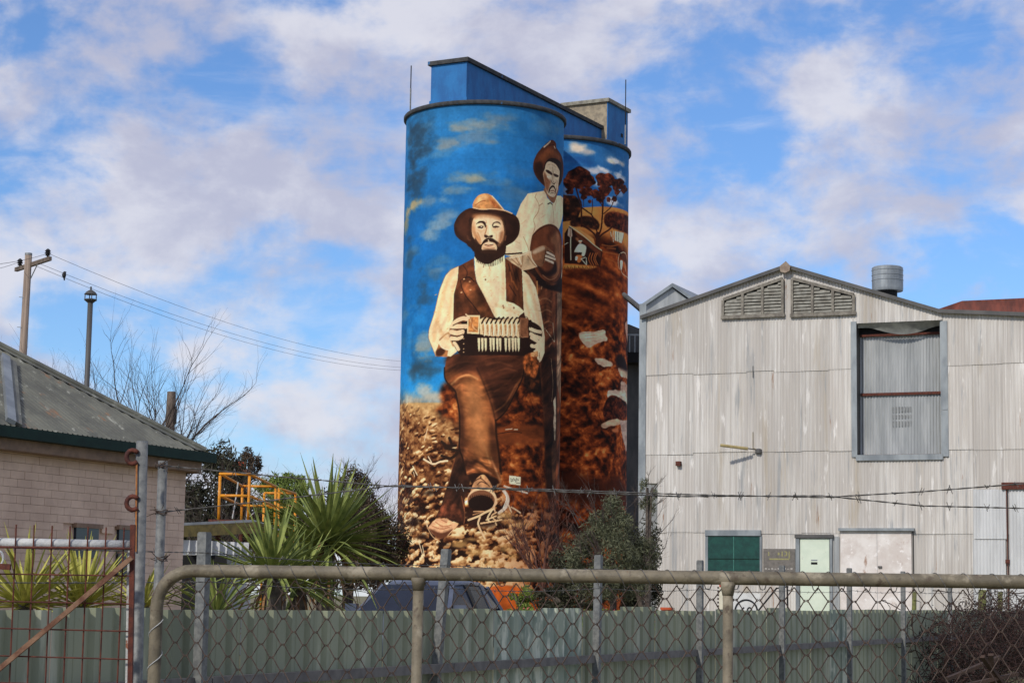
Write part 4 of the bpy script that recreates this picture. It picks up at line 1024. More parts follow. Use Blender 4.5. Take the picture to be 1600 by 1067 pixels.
            if kind == 'clods':
                dep = np.clip((11.2-z)/9.5, 0, 1)
                b0 = fbm(u*1.6+.8*z, z*2.6, 24, 4); b1 = fbm(u*5, z*6, 25, 3)
                L = np.clip(.20 + .75*(b0-.5) + .35*(b1-.5) + (1-dep)*.36, 0, 1)
                def dab(c, n_):
                    rs = np.random.RandomState(c)
                    for i in range(n_):
                        zc = 1.0+10.0*((i+.5)/n_)**.85 if False else 11.0-10.2*((i+rs.rand())/n_)**.8
                        d_ = min(1, max(0, (11.2-zc)/9.5)); uc = rs.uniform(-6.1, 4.6)
                        ra = (.11+.30*d_+.22*d_**3)*rs.uniform(.6, 1.35); rb = ra*rs.uniform(.34, .56); an = rs.uniform(.05, .7)
                        i0 = max(0, int((uc-2.2*ra-u[0, 0])/du)); i1 = int((uc+2.2*ra-u[0, 0])/du)+1; j0 = max(0, int((zc-2.2*ra-z[0, 0])/dz)); j1 = int((zc+2.2*ra-z[0, 0])/dz)+1
                        if i1 <= i0 or j1 <= j0: continue
                        uu = u[j0:j1, i0:i1]-uc; zz_ = z[j0:j1, i0:i1]-zc
                        if uu.size == 0: continue
                        x = (uu*math.cos(an)+zz_*math.sin(an))/ra; y = (-uu*math.sin(an)+zz_*math.cos(an))/rb
                        wob = (b0[j0:j1, i0:i1]-.5)*1.5 + (b1[j0:j1, i0:i1]-.5)*1.3
                        m1 = np.clip((1.0-np.hypot(x, y+.75)+wob)*2.2, 0, 1)*(.45+.5*d_)
                        m0 = np.clip((1.0-np.hypot(x, y)+wob)*3.4, 0, 1)
                        sub = L[j0:j1, i0:i1]; sub = sub*(1-m1)+.06*m1
                        tone = rs.uniform(.40, .86)*(1-.2*(1-d_)) + .30*np.clip(y, -1, 1) + .14*np.clip(x, -1, 1) + .5*(b1[j0:j1, i0:i1]-.5)
                        L[j0:j1, i0:i1] = sub*(1-m0*.92) + np.clip(tone, .2, 1)*m0*.92
                dab(5, 760)
                L = np.clip(.46+(L + .16*(b1-.5)-.5)*1.35, 0, 1)
                col = lerp3(L, [(0, (32, 15, 8)), (.2, (64, 31, 16)), (.42, (128, 80, 46)), (.62, (172, 124, 78)), (.82, (214, 174, 124)), (1, (240, 212, 168))])
                red = np.clip((u-.2)/3.2, 0, 1)[..., None]*.75
                col = col*(1-red) + col*np.array((.80, .50, .36))*red
            elif kind in ('foliage', 'foliage2', 'rust'):
                f = 1.0 if kind != 'rust' else 1.8
                a = fbm(u*1.1*f, z*1.5*f, 41, 3); b = fbm(u*3.6*f+2*a, z*4.4*f, 43, 4)
                L = np.clip((.55*a+.6*b-.36)*2.1, 0, 1)
                if kind == 'foliage2':
                    c = fbm(u*.5+9, z*2.2+.6*u, 47, 3); up = np.clip((z-15.)/2.0, 0, 1)
                    L = np.clip(L*(1-.6*up) + up*(c-.22)*.9, 0, 1)
                st = [(0, (26, 12, 8)), (.3, (72, 30, 14)), (.6, (134, 62, 26)), (.85, (182, 98, 46)), (1, (214, 140, 78))]
                if kind == 'rust': st = [(0, (24, 11, 10)), (.4, (54, 24, 17)), (.8, (96, 44, 27)), (1, (124, 60, 36))]; m = np.clip((m*1.25-(1-b)*.42)*2.2, 0, 1)
                col = lerp3(L, st)
            else:
                b = fbm(u*3.0, z*3.4, 53, 4)
                col = lerp3(np.clip((b-.3)*2.2, 0, 1), [(0, (22, 14, 12)), (.6, (48, 28, 20)), (1, (112, 56, 28))])
                m = np.clip((m*1.3-(1-b)*.45)*2.2, 0, 1)
            put(sl, m, col)
    # weathering of the paint and the slip-form lifts of the concrete under it
    n = fbm(U*2.5, Z*.5, 61, 4)-.5
    lift = (np.abs(((Z+.1) % 1.2)/1.2-.5) > .485)*.035
    g = fbm(U*9, Z*9, 67, 2)-.5
    img *= (1 + .14*n + .12*g - lift)[..., None]
    img = np.clip(img, 0, 255)/255.
    lin = np.where(img <= .04045, img/12.92, ((img+.055)/1.055)**2.4)
    return us, zs, lin
# ---------------------------------------------------------------- ground: road level here, rising to the rail yard
def gz(x, y):
    d = x*UD.x + y*UD.y if False else y
    t = min(1, max(0, (d-11)/32.0)); t = t*t*(3-2*t)
    return 1.12*t + .05*math.sin(x*.31)*math.sin(y*.27)*t
ys = [-60, -20, -5, 0, 4, 8] + [9+1.5*i for i in range(26)] + [52, 60, 75, 90, 120, 180, 300, 600, 1500]
xs = [-900, -300, -120, -60, -40] + [-30+3*i for i in range(21)] + [40, 60, 120, 300, 900]
g = MB(); g.v = [(x, y, gz(x, y)) for y in ys for x in xs]; nx = len(xs)
g.f = [(j*nx+i, j*nx+i+1, (j+1)*nx+i+1, (j+1)*nx+i) for j in range(len(ys)-1) for i in range(nx-1)]
go = g.build('ground', m_ground, smooth=True); go['kind'] = 'structure'
# ---------------------------------------------------------------- the two painted silos
SILO_R = 3.98; SILO_TOP = 25.42; SILO_BOT = .95
C_FRONT = Vector((-1.527, 98.0, 0)); C_BACK = Vector((2.179, 105.056, 0))
AX = (C_BACK-C_FRONT).normalized(); BX = Vector((AX.y, -AX.x, 0))
def painted_silo(which, C, u0, u1, gain, label):
    root = thing('grain_silo', (C.x, C.y, SILO_BOT), label, 'silo')
    us, zs, lin = paint(which, u0, u1, SILO_BOT, SILO_TOP, .026)
    lin = np.clip(lin*np.array(gain), 0, .86)
    base = math.atan2(-C.y, -C.x)
    rest = np.linspace(u1, u0+2*math.pi*SILO_R, 40)[1:-1]
    uu = np.concatenate([us, rest]); th = base + uu/SILO_R
    W = len(uu); H = len(zs)
    bulge = 1 + .0006*np.sin(zs*5.236)[:, None]
    X = SILO_R*np.cos(th)[None, :]*bulge; Y = SILO_R*np.sin(th)[None, :]*bulge; Zc = np.repeat((zs-SILO_BOT)[:, None], W, 1)
    co = np.stack([X, Y, Zc], -1).astype(np.float32).reshape(-1)
    idx = np.arange(H*W).reshape(H, W); nxt = np.roll(idx, -1, axis=1)
    quads = np.stack([idx[:-1], nxt[:-1], nxt[1:], idx[1:]], -1).reshape(-1, 4)
    me = bpy.data.meshes.new('silo_wall'); me.vertices.add(H*W); me.vertices.foreach_set('co', co)
    me.loops.add(quads.size); me.loops.foreach_set('vertex_index', quads.reshape(-1).astype(np.int32))
    me.polygons.add(len(quads)); me.polygons.foreach_set('loop_start', np.arange(0, quads.size, 4, dtype=np.int32)); me.polygons.foreach_set('loop_total', np.full(len(quads), 4, np.int32))
    me.polygons.foreach_set('use_smooth', np.ones(len(quads), bool)); me.update(calc_edges=True); me.validate()
    colr = np.ones((H, W, 4), np.float32); colr[:, :len(us), :3] = lin
    edge = lin[:, -1:, :]*.5 + lin[:, :1, :]*.5
    colr[:, len(us):, :3] = edge
    at_ = me.color_attributes.new('mural_paint', 'FLOAT_COLOR', 'POINT'); at_.data.foreach_set('color', colr.reshape(-1))
    m = MATS.get('mural_paint')
    if not m:
        m = bpy.data.materials.new('mural_paint'); m.use_nodes = True; t = m.node_tree; b = t.nodes['Principled BSDF']; b.inputs['Roughness'].default_value = .8; b.inputs['Specular IOR Level'].default_value = .15
        a = t.nodes.new('ShaderNodeVertexColor'); a.layer_name = 'mural_paint'; t.links.new(a.outputs[0], b.inputs['Base Color'])
        nz = t.nodes.new('ShaderNodeTexNoise'); nz.inputs['Scale'].default_value = 6; nz.inputs['Detail'].default_value = 8
        g_ = t.nodes.new('ShaderNodeNewGeometry'); t.links.new(g_.outputs['Position'], nz.inputs['Vector'])
        bn = t.nodes.new('ShaderNodeBump'); bn.inputs['Strength'].default_value = .12; bn.inputs['Distance'].default_value = .03; t.links.new(nz.outputs[0], bn.inputs['Height']); t.links.new(bn.outputs[0], b.inputs['Normal'])
        MATS['mural_paint'] = m
    me.materials.append(m)
    wl = bpy.data.objects.new('wall', me); COL.objects.link(wl); wl.parent = root
    r = SILO_R
    MB().lathe((C.x, C.y, 0), [(r-.3, SILO_TOP-.02), (r+.10, SILO_TOP-.02), (r+.13, SILO_TOP+.02), (r+.13, SILO_TOP+.15), (r+.10, SILO_TOP+.19), (r-.3, SILO_TOP+.21)], 128).build('rim', m_rim, root, True)
    MB().lathe((C.x, C.y, 0), [(r-.32, SILO_TOP+.1), (.01, SILO_TOP+.22)], 64).build('roof_slab', m_conc, root)
    return root
painted_silo(1, C_FRONT, -6.2, 6.2, (1.16, 1.12, 1.03), 'front concrete silo painted with two bearded men and a concertina')
painted_silo(2, C_BACK, -1.0, 6.5, (1.85, 1.6, 1.4), 'rear concrete silo painted with gum trees, tent and rocky hillside')
def ax(s, b, z): return C_FRONT + AX*s + BX*b + Vector((0, 0, z))
gal = thing('conveyor_gallery', ax(4, 0, SILO_TOP+.2), 'long blue painted gallery running across the tops of both silos', 'gallery')
MB().box(ax(3.95, 0, 26.55), AX*7.75, BX*1.0, ZV*1.0).build('wall', m_bluewall, gal)
MB().box(ax(3.95, 0, 27.66), AX*7.88, BX*1.13, ZV*.10).build('roof_slab', m_rim, gal)
MB().box(ax(3.95, 0, 25.68), AX*7.80, BX*1.05, ZV*.10).build('base_kerb', m_bluewall, gal)
for s in (5.2, 10.9): MB().box(ax(s, 1.03, 26.35), AX*.55, BX*.03, ZV*.16).build('wall_vent', m_bluewall, gal)
tw = thing('elevator_tower', ax(13.0, 0, 1.0), 'square concrete head house with bare front and blue side behind rear silo', 'tower')
MB().box(ax(13.05, 0, 15.0), AX*1.35, BX*1.33, ZV*14.1).build('wall', m_conc, tw)
MB().box(ax(13.05, 1.345, 15.0), AX*1.36, BX*.02, ZV*14.1).build('painted_side', m_bluewall, tw)
MB().box(ax(11.685, 1.0, 25.0), AX*.012, BX*.35, ZV*2.0).build('painted_corner', m_bluewall, tw)
MB().box(ax(13.05, 0, 29.2), AX*1.50, BX*1.50, ZV*.10).build('roof_slab', mat('pale_slab', S((150, 146, 132)), S((118, 114, 104)), 4, .9), tw)
MB().box(ax(13.6, 1.37, 27.6), AX*.12, BX*.02, ZV*.1).build('wall_opening', m_dark, tw)
for px, py0, py1, Y, lb in ((641, 172, 103, 97.6, 'thin lightning rod on the left rim of the front silo'), (977, 226, 125, 107, 'thin lightning rod beside the square head house')):
    p0 = at(px, py0, Y); p1 = at(px, py1, Y)
    r_ = thing('lightning_rod', p0, lb, 'rod'); MB().tube([p0, Vector((p0.x, p0.y, p1.z))], .03, 6).build('mast', m_dark, r_); MB().tube([p0, p0+Vector((0, 0, 1.1))], .045, 6).build('sleeve', m_galv, r_)
# ---------------------------------------------------------------- the big iron shed
SH0 = at(1275, 700, 53.0); SH0.z = 0; NS = -UD            # the front plane of the shed and its outward normal
def wall_at(px, py):
    d = FW + RIGHT*((px-800)/F_PX) - UP*((py-533.5)/F_PX); o = Vector((0, 0, CAM_Z))
    t = (SH0-o).dot(NS)/d.dot(NS); p = o+d*t
    return (p-SH0).dot(WD), p.z
def sp(s, z, o=0.): return SH0 + WD*s + ZV*z + NS*o
shed = thing('iron_shed', sp(0, 1.0), 'large corrugated iron shed with louvred gable and tall loading door', 'shed')
GB = [wall_at(*p) for p in ((1003, 497), (1230, 417), (1470, 487), (1600, 492), (1790, 500))]
def gable(s): return float(np.interp(s, [p[0] for p in GB], [p[1] for p in GB]))
sL = GB[0][0]; sR = GB[-1][0]; sL2 = wall_at(1027, 850)[0]; zJ = wall_at(1020, 755)[1]
rows = [.9, wall_at(1100, 833)[1], wall_at(1100, 708)[1], wall_at(1100, 584)[1], 99]
OPN = (wall_at(1338, 600)[0], wall_at(1474, 600)[0], wall_at(1400, 714)[1], wall_at(1400, 503)[1])
PER = .084
def corr_patch(mb, s0, s1, z0, ztop, o=0., amp=.014, kick=.018):
    n = max(2, int(round((s1-s0)/PER*4))); base = len(mb.v)
    for i in range(n+1):
        s = s0+(s1-s0)*i/n; k = amp*math.sin(2*math.pi*s/PER); zt = ztop(s) if callable(ztop) else ztop
        mb.v += [tuple(sp(s, z0, o+k+kick)), tuple(sp(s, max(zt, z0), o+k))]
    mb.f += [(base+2*i, base+2*i+2, base+2*i+3, base+2*i+1) for i in range(n)]
SW = .762; ncol = int((sR-sL)/SW)+1
for j in range(4):
    for i in range(ncol):
        a = sL+i*SW+(.2 if j % 2 else 0)*0; b = min(a+SW, sR)
        z0, z1 = rows[j], rows[j+1]
        if j == 0: a = max(a, sL2)
        if j == 1: 
            pass
        if b <= a+.02: continue
        jit = random.uniform(-.03, .03) if j else 0; z0 += jit if j else 0
        o = .003*((i+j) % 2) + random.uniform(0, .004)
        top = lambda s, z1=z1: min(z1+.05, gable(s)-.02)
        mb = MB()
        if j == 1 and a < sL2:       # left strip hangs only down to the step in the wall
            corr_patch(mb, a, min(b, sL2), max(z0, zJ), top, o)
            if b > sL2: corr_patch(mb, sL2, b, z0, top, o)
        elif b > OPN[0] and a < OPN[1] and z0 < OPN[3] and z1 > OPN[2]:
            if a < OPN[0]: corr_patch(mb, a, OPN[0], z0, top, o)
            if b > OPN[1]: corr_patch(mb, OPN[1], b, z0, top, o)
            ma, mb_ = max(a, OPN[0]), min(b, OPN[1])
            if z0 < OPN[2]-.02: corr_patch(mb, ma, mb_, z0, OPN[2], o)
            if z1 > OPN[3]+.02: corr_patch(mb, ma, mb_, OPN[3], top, o)
        else: corr_patch(mb, a, b, z0, top, o)
        if mb.f: mb.build('iron_sheet', m_corr, shed, True)
# body of the shed behind the front
LEN = UD*26
def wq(mb, pts): mb.add(pts, [tuple(range(len(pts)))])
mb = MB(); wq(mb, [sp(sL2+.02, .9, -.1), sp(sL2+.02, .9, -.1)+LEN, sp(sL2+.02, gable(sL)-.05, -.1)+LEN, sp(sL2+.02, gable(sL)-.05, -.1)]); mb.build('side_wall', m_corr, shed)
mb = MB(); mb.box(sp((sL+sL2)/2, (zJ+gable(sL))/2-.05, -.5), WD*((sL2-sL)/2-.02), ZV*((gable(sL)-zJ)/2-.06), NS*.45); mb.build('side_box', m_corrg, shed)
for k in range(4):
    (s0, z0), (s1, z1) = GB[k], GB[k+1]
    mb = MB(); mb.prism([sp(s0, z0-.03, .10), sp(s1, z1-.03, .10), sp(s1, z1+.03, .10), sp(s0, z0+.03, .10)], LEN); mb.build('roof_sheet', m_corrg, shed)
    mb = MB(); mb.prism([sp(s0, z0-.05, .16), sp(s1, z1-.05, .16), sp(s1, z1+.05, .16), sp(s0, z0+.05, .16)], -NS*.055); mb.build('barge_flashing', m_darkiron, shed)
rp = MB(); c = GB[1]
rp.prism([sp(c[0]-.13, c[1]-.16, .17), sp(c[0], c[1]-.20, .17), sp(c[0]+.12, c[1]-.15, .17), sp(c[0]+.15, c[1]-.02, .17), sp(c[0]+.02, c[1]+.12, .17), sp(c[0]-.15, c[1]-.01, .17)], NS*.05)
rp.build('ridge_end_cap', mat('cap_tan', S((158, 142, 124)), S((130, 112, 98)), 8, .8), shed)
mb = MB(); mb.box(sp(sL+.04, (zJ+gable(sL))/2, .03), WD*.1, ZV*((gable(sL)-zJ)/2+.4), NS*.012); mb.build('corner_flashing', m_flash, shed)
def wbox(p, q, o0, o1, name, m, parent=shed):
    a = wall_at(*p); b = wall_at(*q); mb = MB()
    mb.box(sp((a[0]+b[0])/2, (a[1]+b[1])/2, (o0+o1)/2), WD*abs(b[0]-a[0])/2, ZV*abs(b[1]-a[1])/2, NS*(o1-o0)/2); return mb.build(name, m, parent)
# tall loading door: reveals, recessed iron, rails, flashings, curled head flashing
mb = MB(); s0, s1, z0, z1 = OPN
for pts in ([(s0, z0), (s0, z1)], [(s0, z1), (s1, z1)], [(s1, z1), (s1, z0)], [(s1, z0), (s0, z0)]):
    (a, b), (c_, d) = pts; wq(mb, [sp(a, b, .005), sp(c_, d, .005), sp(c_, d, -.6), sp(a, b, -.6)])
mb.build('door_reveal', m_darkiron, shed)
zr = wall_at(1400, 613)[1]
door = MB(); corr_patch(door, s0+.01, s1-.01, zr, z1-.02, -.42, .018); dtop = door.build('loading_door', m_corrg, shed, True); dtop['label'] = 'upper grey iron leaf of the loading door'
door = MB(); corr_patch(door, s0+.01, s1-.01, z0+.02, zr, -.40, .018); dlow = door.build('loading_door', m_corrg, shed, True)
mb = MB(); mb.box(sp((s0+s1)/2, zr, -.36), WD*((s1-s0)/2-.03), ZV*.035, NS*.03); mb.build('door_rail', m_rust, dlow)
mb = MB(); mb.box(sp((s0+s1)/2, z0+.07, -.36), WD*((s1-s0)/2-.03), ZV*.03, NS*.03); mb.build('door_rail', m_rust, dlow)
mb = MB(); mb.box(sp((s0+s1)/2, wall_at(1400, 520)[1], -.36), WD*((s1-s0)/2-.03), ZV*.03, NS*.03); mb.build('door_rail', m_rust, dtop)
MB().box(sp((s0+s1)/2, z1-.16, -.345), WD*((s1-s0)/2-.02), ZV*.15, NS*.01).build('head_gap_shadow', m_dark, shed)  # black slab stands in for the deep shadow in the gap above the door
slot_m = mat('slot_grey', S((136, 138, 138)), S((116, 118, 118)), 9, .8)
for r_ in range(3):
    for k in range(7):
        mb = MB(); mb.box(sp((s0+s1)/2-.25+k*.075, zr-.42-r_*.19, -.383), WD*.022, ZV*(.075 if r_ != 1 else .05), NS*.004); mb.build('vent_slot', slot_m, dlow)
wbox((1330, 503), (1340, 714), .012, .05, 'door_flashing', m_flash); wbox((1469, 502), (1482, 640), .012, .05, 'door_flashing', m_flash); wbox((1471, 641), (1483, 713), .012, .055, 'door_flashing', m_flash)
wbox((1338, 711), (1474, 718), .012, .07, 'door_sill', m_flash)
mb = MB(); n = 24; base = 0
for i in range(n+1):
    t = i/n; s = s0+.05+(s1-s0-.1)*t; sag = .10+.20*math.sin(math.pi*min(1, max(0, (t-.12)/.85)))**1.3*(1 if t < .8 else max(.35, 1-(t-.8)*3))
    for k in range(5):
        a = k/4; mb.v.append(tuple(sp(s, z1-.02-sag*a, .06-.34*math.sin(a*1.5)*(.4+.6*t) + .05)))
mb.f = [(i*5+k, (i+1)*5+k, (i+1)*5+k+1, i*5+k+1) for i in range(n) for k in range(4)]
mb.build('curled_flashing', mat('pale_zinc', S((166, 168, 164)), S((132, 134, 132)), 4, .5, metal=.2), shed, True)
# louvred vents in the gable: frame, dark backing, every blade its own piece
slat_me = MB().box((0, 0, 0), (.5, 0, 0), (0, .006, 0), (0, 0, .055)).mesh('slat', mat('louvre_blade', S((150, 148, 138)), S((116, 112, 102)), 6, .8, var=.12))
for side, bx, by, top in ((0, (1131, 1224), (495, 490), ((1131, 470), (1224, 437))), (1, (1239, 1335), (490, 489), ((1239, 437), (1335, 462)))):
    sa, za = wall_at(bx[0], by[0]); sb, zb = wall_at(bx[1], by[1]); (ta_s, ta_z), (tb_s, tb_z) = wall_at(*top[0]), wall_at(*top[1])
    zbm = (za+zb)/2
    vent = MB().prism([sp(sa, zbm, .02), sp(sb, zbm, .02), sp(sb, tb_z, .02), sp(sa, ta_z, .02)], NS*.012).build('louvre_vent', m_dark, shed)
    fm = mat('vent_frame', S((140, 134, 122)), S((104, 98, 90)), 8, .85)
    MB().bar(sp(sa-.06, zbm-.04, .07), sp(sb+.06, zbm-.04, .07), .09, .08, NS).build('vent_sill', fm, vent)
    MB().bar(sp(sa, ta_z+.02, .07), sp(sb, tb_z+.02, .07), .08, .07, NS).build('vent_head', fm, vent)
    npan = 3
    for k in range(npan+1):
        s = sa+(sb-sa)*k/npan; zt = ta_z+(tb_z-ta_z)*k/npan
        MB().box(sp(s, (zbm+zt)/2, .07), WD*.035, ZV*max(.05, (zt-zbm)/2), NS*.04).build('mullion', fm, vent)
    tiltq = Matrix.Rotation(math.radians(38), 3, WD)
    for k in range(npan):
        p0 = sa+(sb-sa)*k/npan+.04; p1 = sa+(sb-sa)*(k+1)/npan-.04
        z = zbm+.06
        while True:
            f = lambda s: ta_z+(tb_z-ta_z)*(s-sa)/(sb-sa)
            a_, b_ = p0, p1
            if min(f(p0), f(p1))-.05 < z:      # clipped by the sloping head
                sl = (tb_z-ta_z)/(sb-sa); sx = sa+(z+.05-ta_z)/sl
                if sl > 0: a_ = max(p0, sx)
                else: b_ = min(p1, sx)
            if b_-a_ < .06: break
            ang = math.radians(30+random.uniform(-4, 4)*(3 if (side == 0 and k < 2) else 1))
            nrm = NS*math.cos(ang) + ZV*math.sin(ang); upv = ZV*math.cos(ang) - NS*math.sin(ang)
            piece('slat', slat_me, vent, sp((a_+b_)/2, z, .055), frame_quat(WD, -nrm if False else nrm, WD.cross(nrm)), (b_-a_, 1, 1))
            z += .088
# openings along the foot of the shed
wn = wbox((1107, 836), (1188, 892), .015, .05, 'window', mat('green_shade_cloth', S((20, 74, 66)), S((14, 58, 54)), 7, .8))
wbox((1146.4, 836), (1148, 892), .051, .056, 'glazing_bar', mat('cloth_seam', S((60, 116, 104)), S((48, 100, 90)), 9, .8), wn)
wbox((1108, 872), (1187, 874), .051, .058, 'cloth_hem', m_gutter, wn); wbox((1103, 828), (1190, 837), .02, .09, 'window_head', m_flash, wn)
wbox((1103, 837), (1107, 893), .02, .06, 'window_jamb', m_flash, wn); wbox((1188, 837), (1191, 893), .02, .06, 'window_jamb', m_flash, wn)
dr = wbox((1251, 841), (1297, 965), .015, .05, 'door', mat('mint_door_paint', S((216, 226, 206)), S((206, 218, 198)), 3, .5, spots=[(S((176, 180, 166)), 7, .62, .74)]))
wbox((1268, 878), (1278, 881.5), .051, .058, 'letter_slot', m_dark, dr); wbox((1268, 874), (1278, 876), .051, .056, 'letter_plate', m_flash, dr)
wbox((1244, 838), (1250.5, 965), .015, .075, 'door_jamb', m_flash, dr); wbox((1297.5, 838), (1302, 965), .015, .075, 'door_jamb', m_flash, dr); wbox((1243, 835), (1303, 840.5), .015, .11, 'door_head', m_darkiron, dr)
dp = MB(); a0 = wall_at(1303, 900)[0]; a1 = wall_at(1312, 900)[0]; corr_patch(dp, a0, a1, .9, wall_at(1300, 838)[1], .03); dp.build('iron_strip', m_corrg, shed, True)
d2 = wbox((1314, 830), (1426, 965), .015, .055, 'double_door', mat('stained_white_panel', S((226, 220, 214)), S((206, 196, 188)), 2.6, .7, spots=[(S((160, 128, 108)), 3.2, .58, .72, (1, 1, .5)), (S((236, 230, 226)), 5, .58, .68)]))
wbox((1312, 825), (1430, 829.5), .015, .16, 'door_hood', m_flash, d2); wbox((1371.2, 830), (1371.8, 965), .0555, .058, 'leaf_joint', m_flash, d2); wbox((1373, 884), (1379, 887), .0555, .10, 'handle', m_darkiron, d2)
wbox((1426.5, 829), (1429, 965), .015, .07, 'door_jamb', m_darkiron, d2)
for p0, p1, q0, q1, nm, mm in ((1521, 765, 1574, 842, 'sliding_door', m_corrw), (1521, 843, 1574, 965, 'sliding_door', m_corrw), (1577, 764, 1650, 965, 'sliding_door', m_corrw)):
    mb = MB(); s_a = wall_at(p0, p1)[0]; s_b = wall_at(q0, q1)[0]; corr_patch(mb, s_a, s_b, wall_at(p0, q1)[1], wall_at(p0, p1)[1], .07 if p1 < 800 else .066, .02); mb.build(nm, mm, shed, True)
wbox((1566, 754), (1660, 764), .04, .14, 'door_track', m_rust); wbox((1574.3, 764), (1576.2, 965), .06, .10, 'bolt_rod', m_rust); wbox((1572, 874), (1579, 880), .09, .12, 'rod_bracket', m_rust)
mb = MB(); mb.tube([sp(*wall_at(1177, 572), .03), sp(*wall_at(1177, 590), .03)], .012, 6); mb.build('conduit', m_darkiron, shed)
# small fittings on the shed wall
lampr = thing('wall_lamp', sp(*wall_at(1186, 704), .03), 'yellowed tube lamp on a bracket on the shed wall', 'lamp')
MB().tube([sp(*wall_at(1177, 675), .03), sp(*wall_at(1177, 700), .03), sp(*wall_at(1186, 703), .04)], .012, 6).build('conduit', mat('conduit_tan', S((140, 128, 92)), S((116, 104, 76)), 8, .7), lampr)
MB().tube([sp(*wall_at(1185, 703), .05), sp(*wall_at(1168, 701), .32), sp(*wall_at(1160, 700), .40)], .016, 6).build('arm', m_darkiron, lampr)
MB().tube([sp(*wall_at(1173, 702), .28), sp(*wall_at(1136, 698), .60)], .042, 10).build('tube_cover', mat('lamp_tan', S((176, 160, 110)), S((150, 134, 92)), 8, .6), lampr)
MB().lathe(sp(*wall_at(1186, 705), .05), [(.05, -.07), (.09, -.05), (.09, .05), (.05, .07)], 12).build('box', m_darkiron, lampr)
bx_ = tag(wbox((1058, 721), (1065, 728), .012, .14, 'junction_box', m_rust, None), 'small rusty box on the left of the shed wall', 'box')
sg = thing('notice_board', sp(*wall_at(1218, 890), .03), 'grey notice board with worn yellow lettering beside the mint door', 'sign')
wbox((1193.5, 857), (1243, 893), .02, .05, 'board', mat('board_grey', S((120, 114, 108)), S((102, 98, 92)), 12, .8), sg)
ym = mat('worn_yellow', S((164, 160, 96)), S((128, 122, 100)), 60, .8)
for p in ((1201, 862, 1203, 868), (1216, 863, 1219, 867), (1222, 861, 1224, 869), (1226, 861, 1230, 862.5), (1229, 862, 1231, 868), (1233, 861, 1235, 873), (1203, 872, 1234, 874.5), (1226, 867, 1230, 868.5)):
    wbox((p[0], p[1]), (p[2], p[3]), .0505, .054, 'yellow_mark', ym, sg)
wm = mat('worn_white', S((190, 186, 180)), S((150, 146, 140)), 30, .8)
for k in range(9): wbox((1196+k*5, 887+(k % 2)), (1199+k*5, 889.5), .0505, .054, 'white_mark', wm, sg)
# roof ventilator
vc = sp(wall_at(1354, 450)[0], 0, -2.5); zv0 = 9.55; 
zt = at(1357, 417, vc.y).z; zb = at(1357, 447, vc.y).z; rv = .43
vt = thing('roof_ventilator', (vc.x, vc.y, zb), 'round ribbed metal ventilator drum on the shed roof', 'ventilator')
MB().lathe((vc.x, vc.y, 0), [(rv*.98, zb-.14), (rv, zb-.08)] + [q for k in range(3) for q in ((rv, zb+.14+k*.14), (rv*1.03, zb+.16+k*.14), (rv, zb+.18+k*.14))] + [(rv, zt-.03), (rv*.9, zt), (.05, zt+.04)], 32).build('drum', m_flash, vt)
MB().lathe((vc.x, vc.y, 0), [(rv*.62, zb-.9), (rv*.62, zb-.10), (rv*.97, zb+.0)], 24).build('throat', m_dark, vt)
# ---------------------------------------------------------------- buildings behind the shed
def gable_block(name, label, pl, pa, pr, Y, zbase, depth, mw, mr):
    a = at(*pl, Y); c = at(*pa, Y-0.0); b = at(*pr, Y)
    root = thing(name, (a.x, Y, zbase), label, 'building')
    b = Vector((a.x+(c.x-a.x)*2, Y, a.z)); zz = Vector((0, 0, zbase))
    MB().prism([(a.x, Y, zbase), (b.x, Y, zbase), (b.x, Y, b.z), (c.x, Y, c.z), (a.x, Y, a.z)], UD*depth).build('wall', mw, root)
    for p, q in ((a, c), (c, b)):
        e = (p-q).normalized()*.0
        MB().prism([p+Vector((0, -.15, .02)), q+Vector((0, -.15, .02)), q+Vector((0, -.15, .14)), p+Vector((0, -.15, .14))], UD*(depth+.3)).build('roof_sheet', mr, root)
    return root
gable_block('gabled_store', 'small grey gabled iron building peeping over the left of the big shed', (1000, 484), (1050, 450), (1098, 470), 64, 1.0, 14, m_corrg, m_flash)
DY = 113.0; a = at(968, 520, DY); zt0 = at(990, 566, DY).z; zt1 = at(990, 508, DY).z
ds = thing('dark_iron_building', (a.x, DY, 1.0), 'dark grey iron building between the rear silo and the shed', 'building')
MB().box((a.x+1.6, DY+2, (zt0+1)/2), (2.2, 0, 0), (0, 2, 0), ZV*((zt0-1)/2)).build('wall', m_darkiron, ds)
MB().prism([(a.x-.4, DY-.4, zt0+.3), (a.x+4, DY-.4, zt0+.3), (a.x+4, DY-.4, zt1-1.4), (a.x+.5, DY-.4, zt1), (a.x-.4, DY-.4, zt1-.1)], (0, 4, 0)).build('upper_store', m_darkiron, ds)
MB().box((a.x+1.6, DY-.9, zt0+.12), (2.3, 0, 0), (0, .5, 0), ZV*.3).build('deck', m_dark, ds)
for k in range(8): MB().box((a.x+.2+k*.3, DY-1.4, zt0+.9), (.035, 0, 0), (0, .03, 0), ZV*.5).build('baluster', m_flash, ds)
MB().box((a.x+1.5, DY-1.4, zt0+1.4), (1.6, 0, 0), (0, .04, 0), ZV*.05).build('handrail', m_flash, ds)
cv_ = thing('grain_auger', at(985, 466, 80), 'dark sloping auger pipe between the rear silo and the shed', 'auger')
MB().tube([at(975, 460, 90), at(1004, 484, 86)], .10, 10).build('pipe', m_darkiron, cv_); MB().bar(at(975, 464, 90.4), at(1004, 489, 86.4), .08, .08).build('support_beam', m_dark, cv_)
a = at(1462, 476, 74); b = at(1700, 466, 70)
rr = thing('rusty_roof_building', (a.x, 74, 1.0), 'rust red iron roof behind the right end of the shed', 'building')
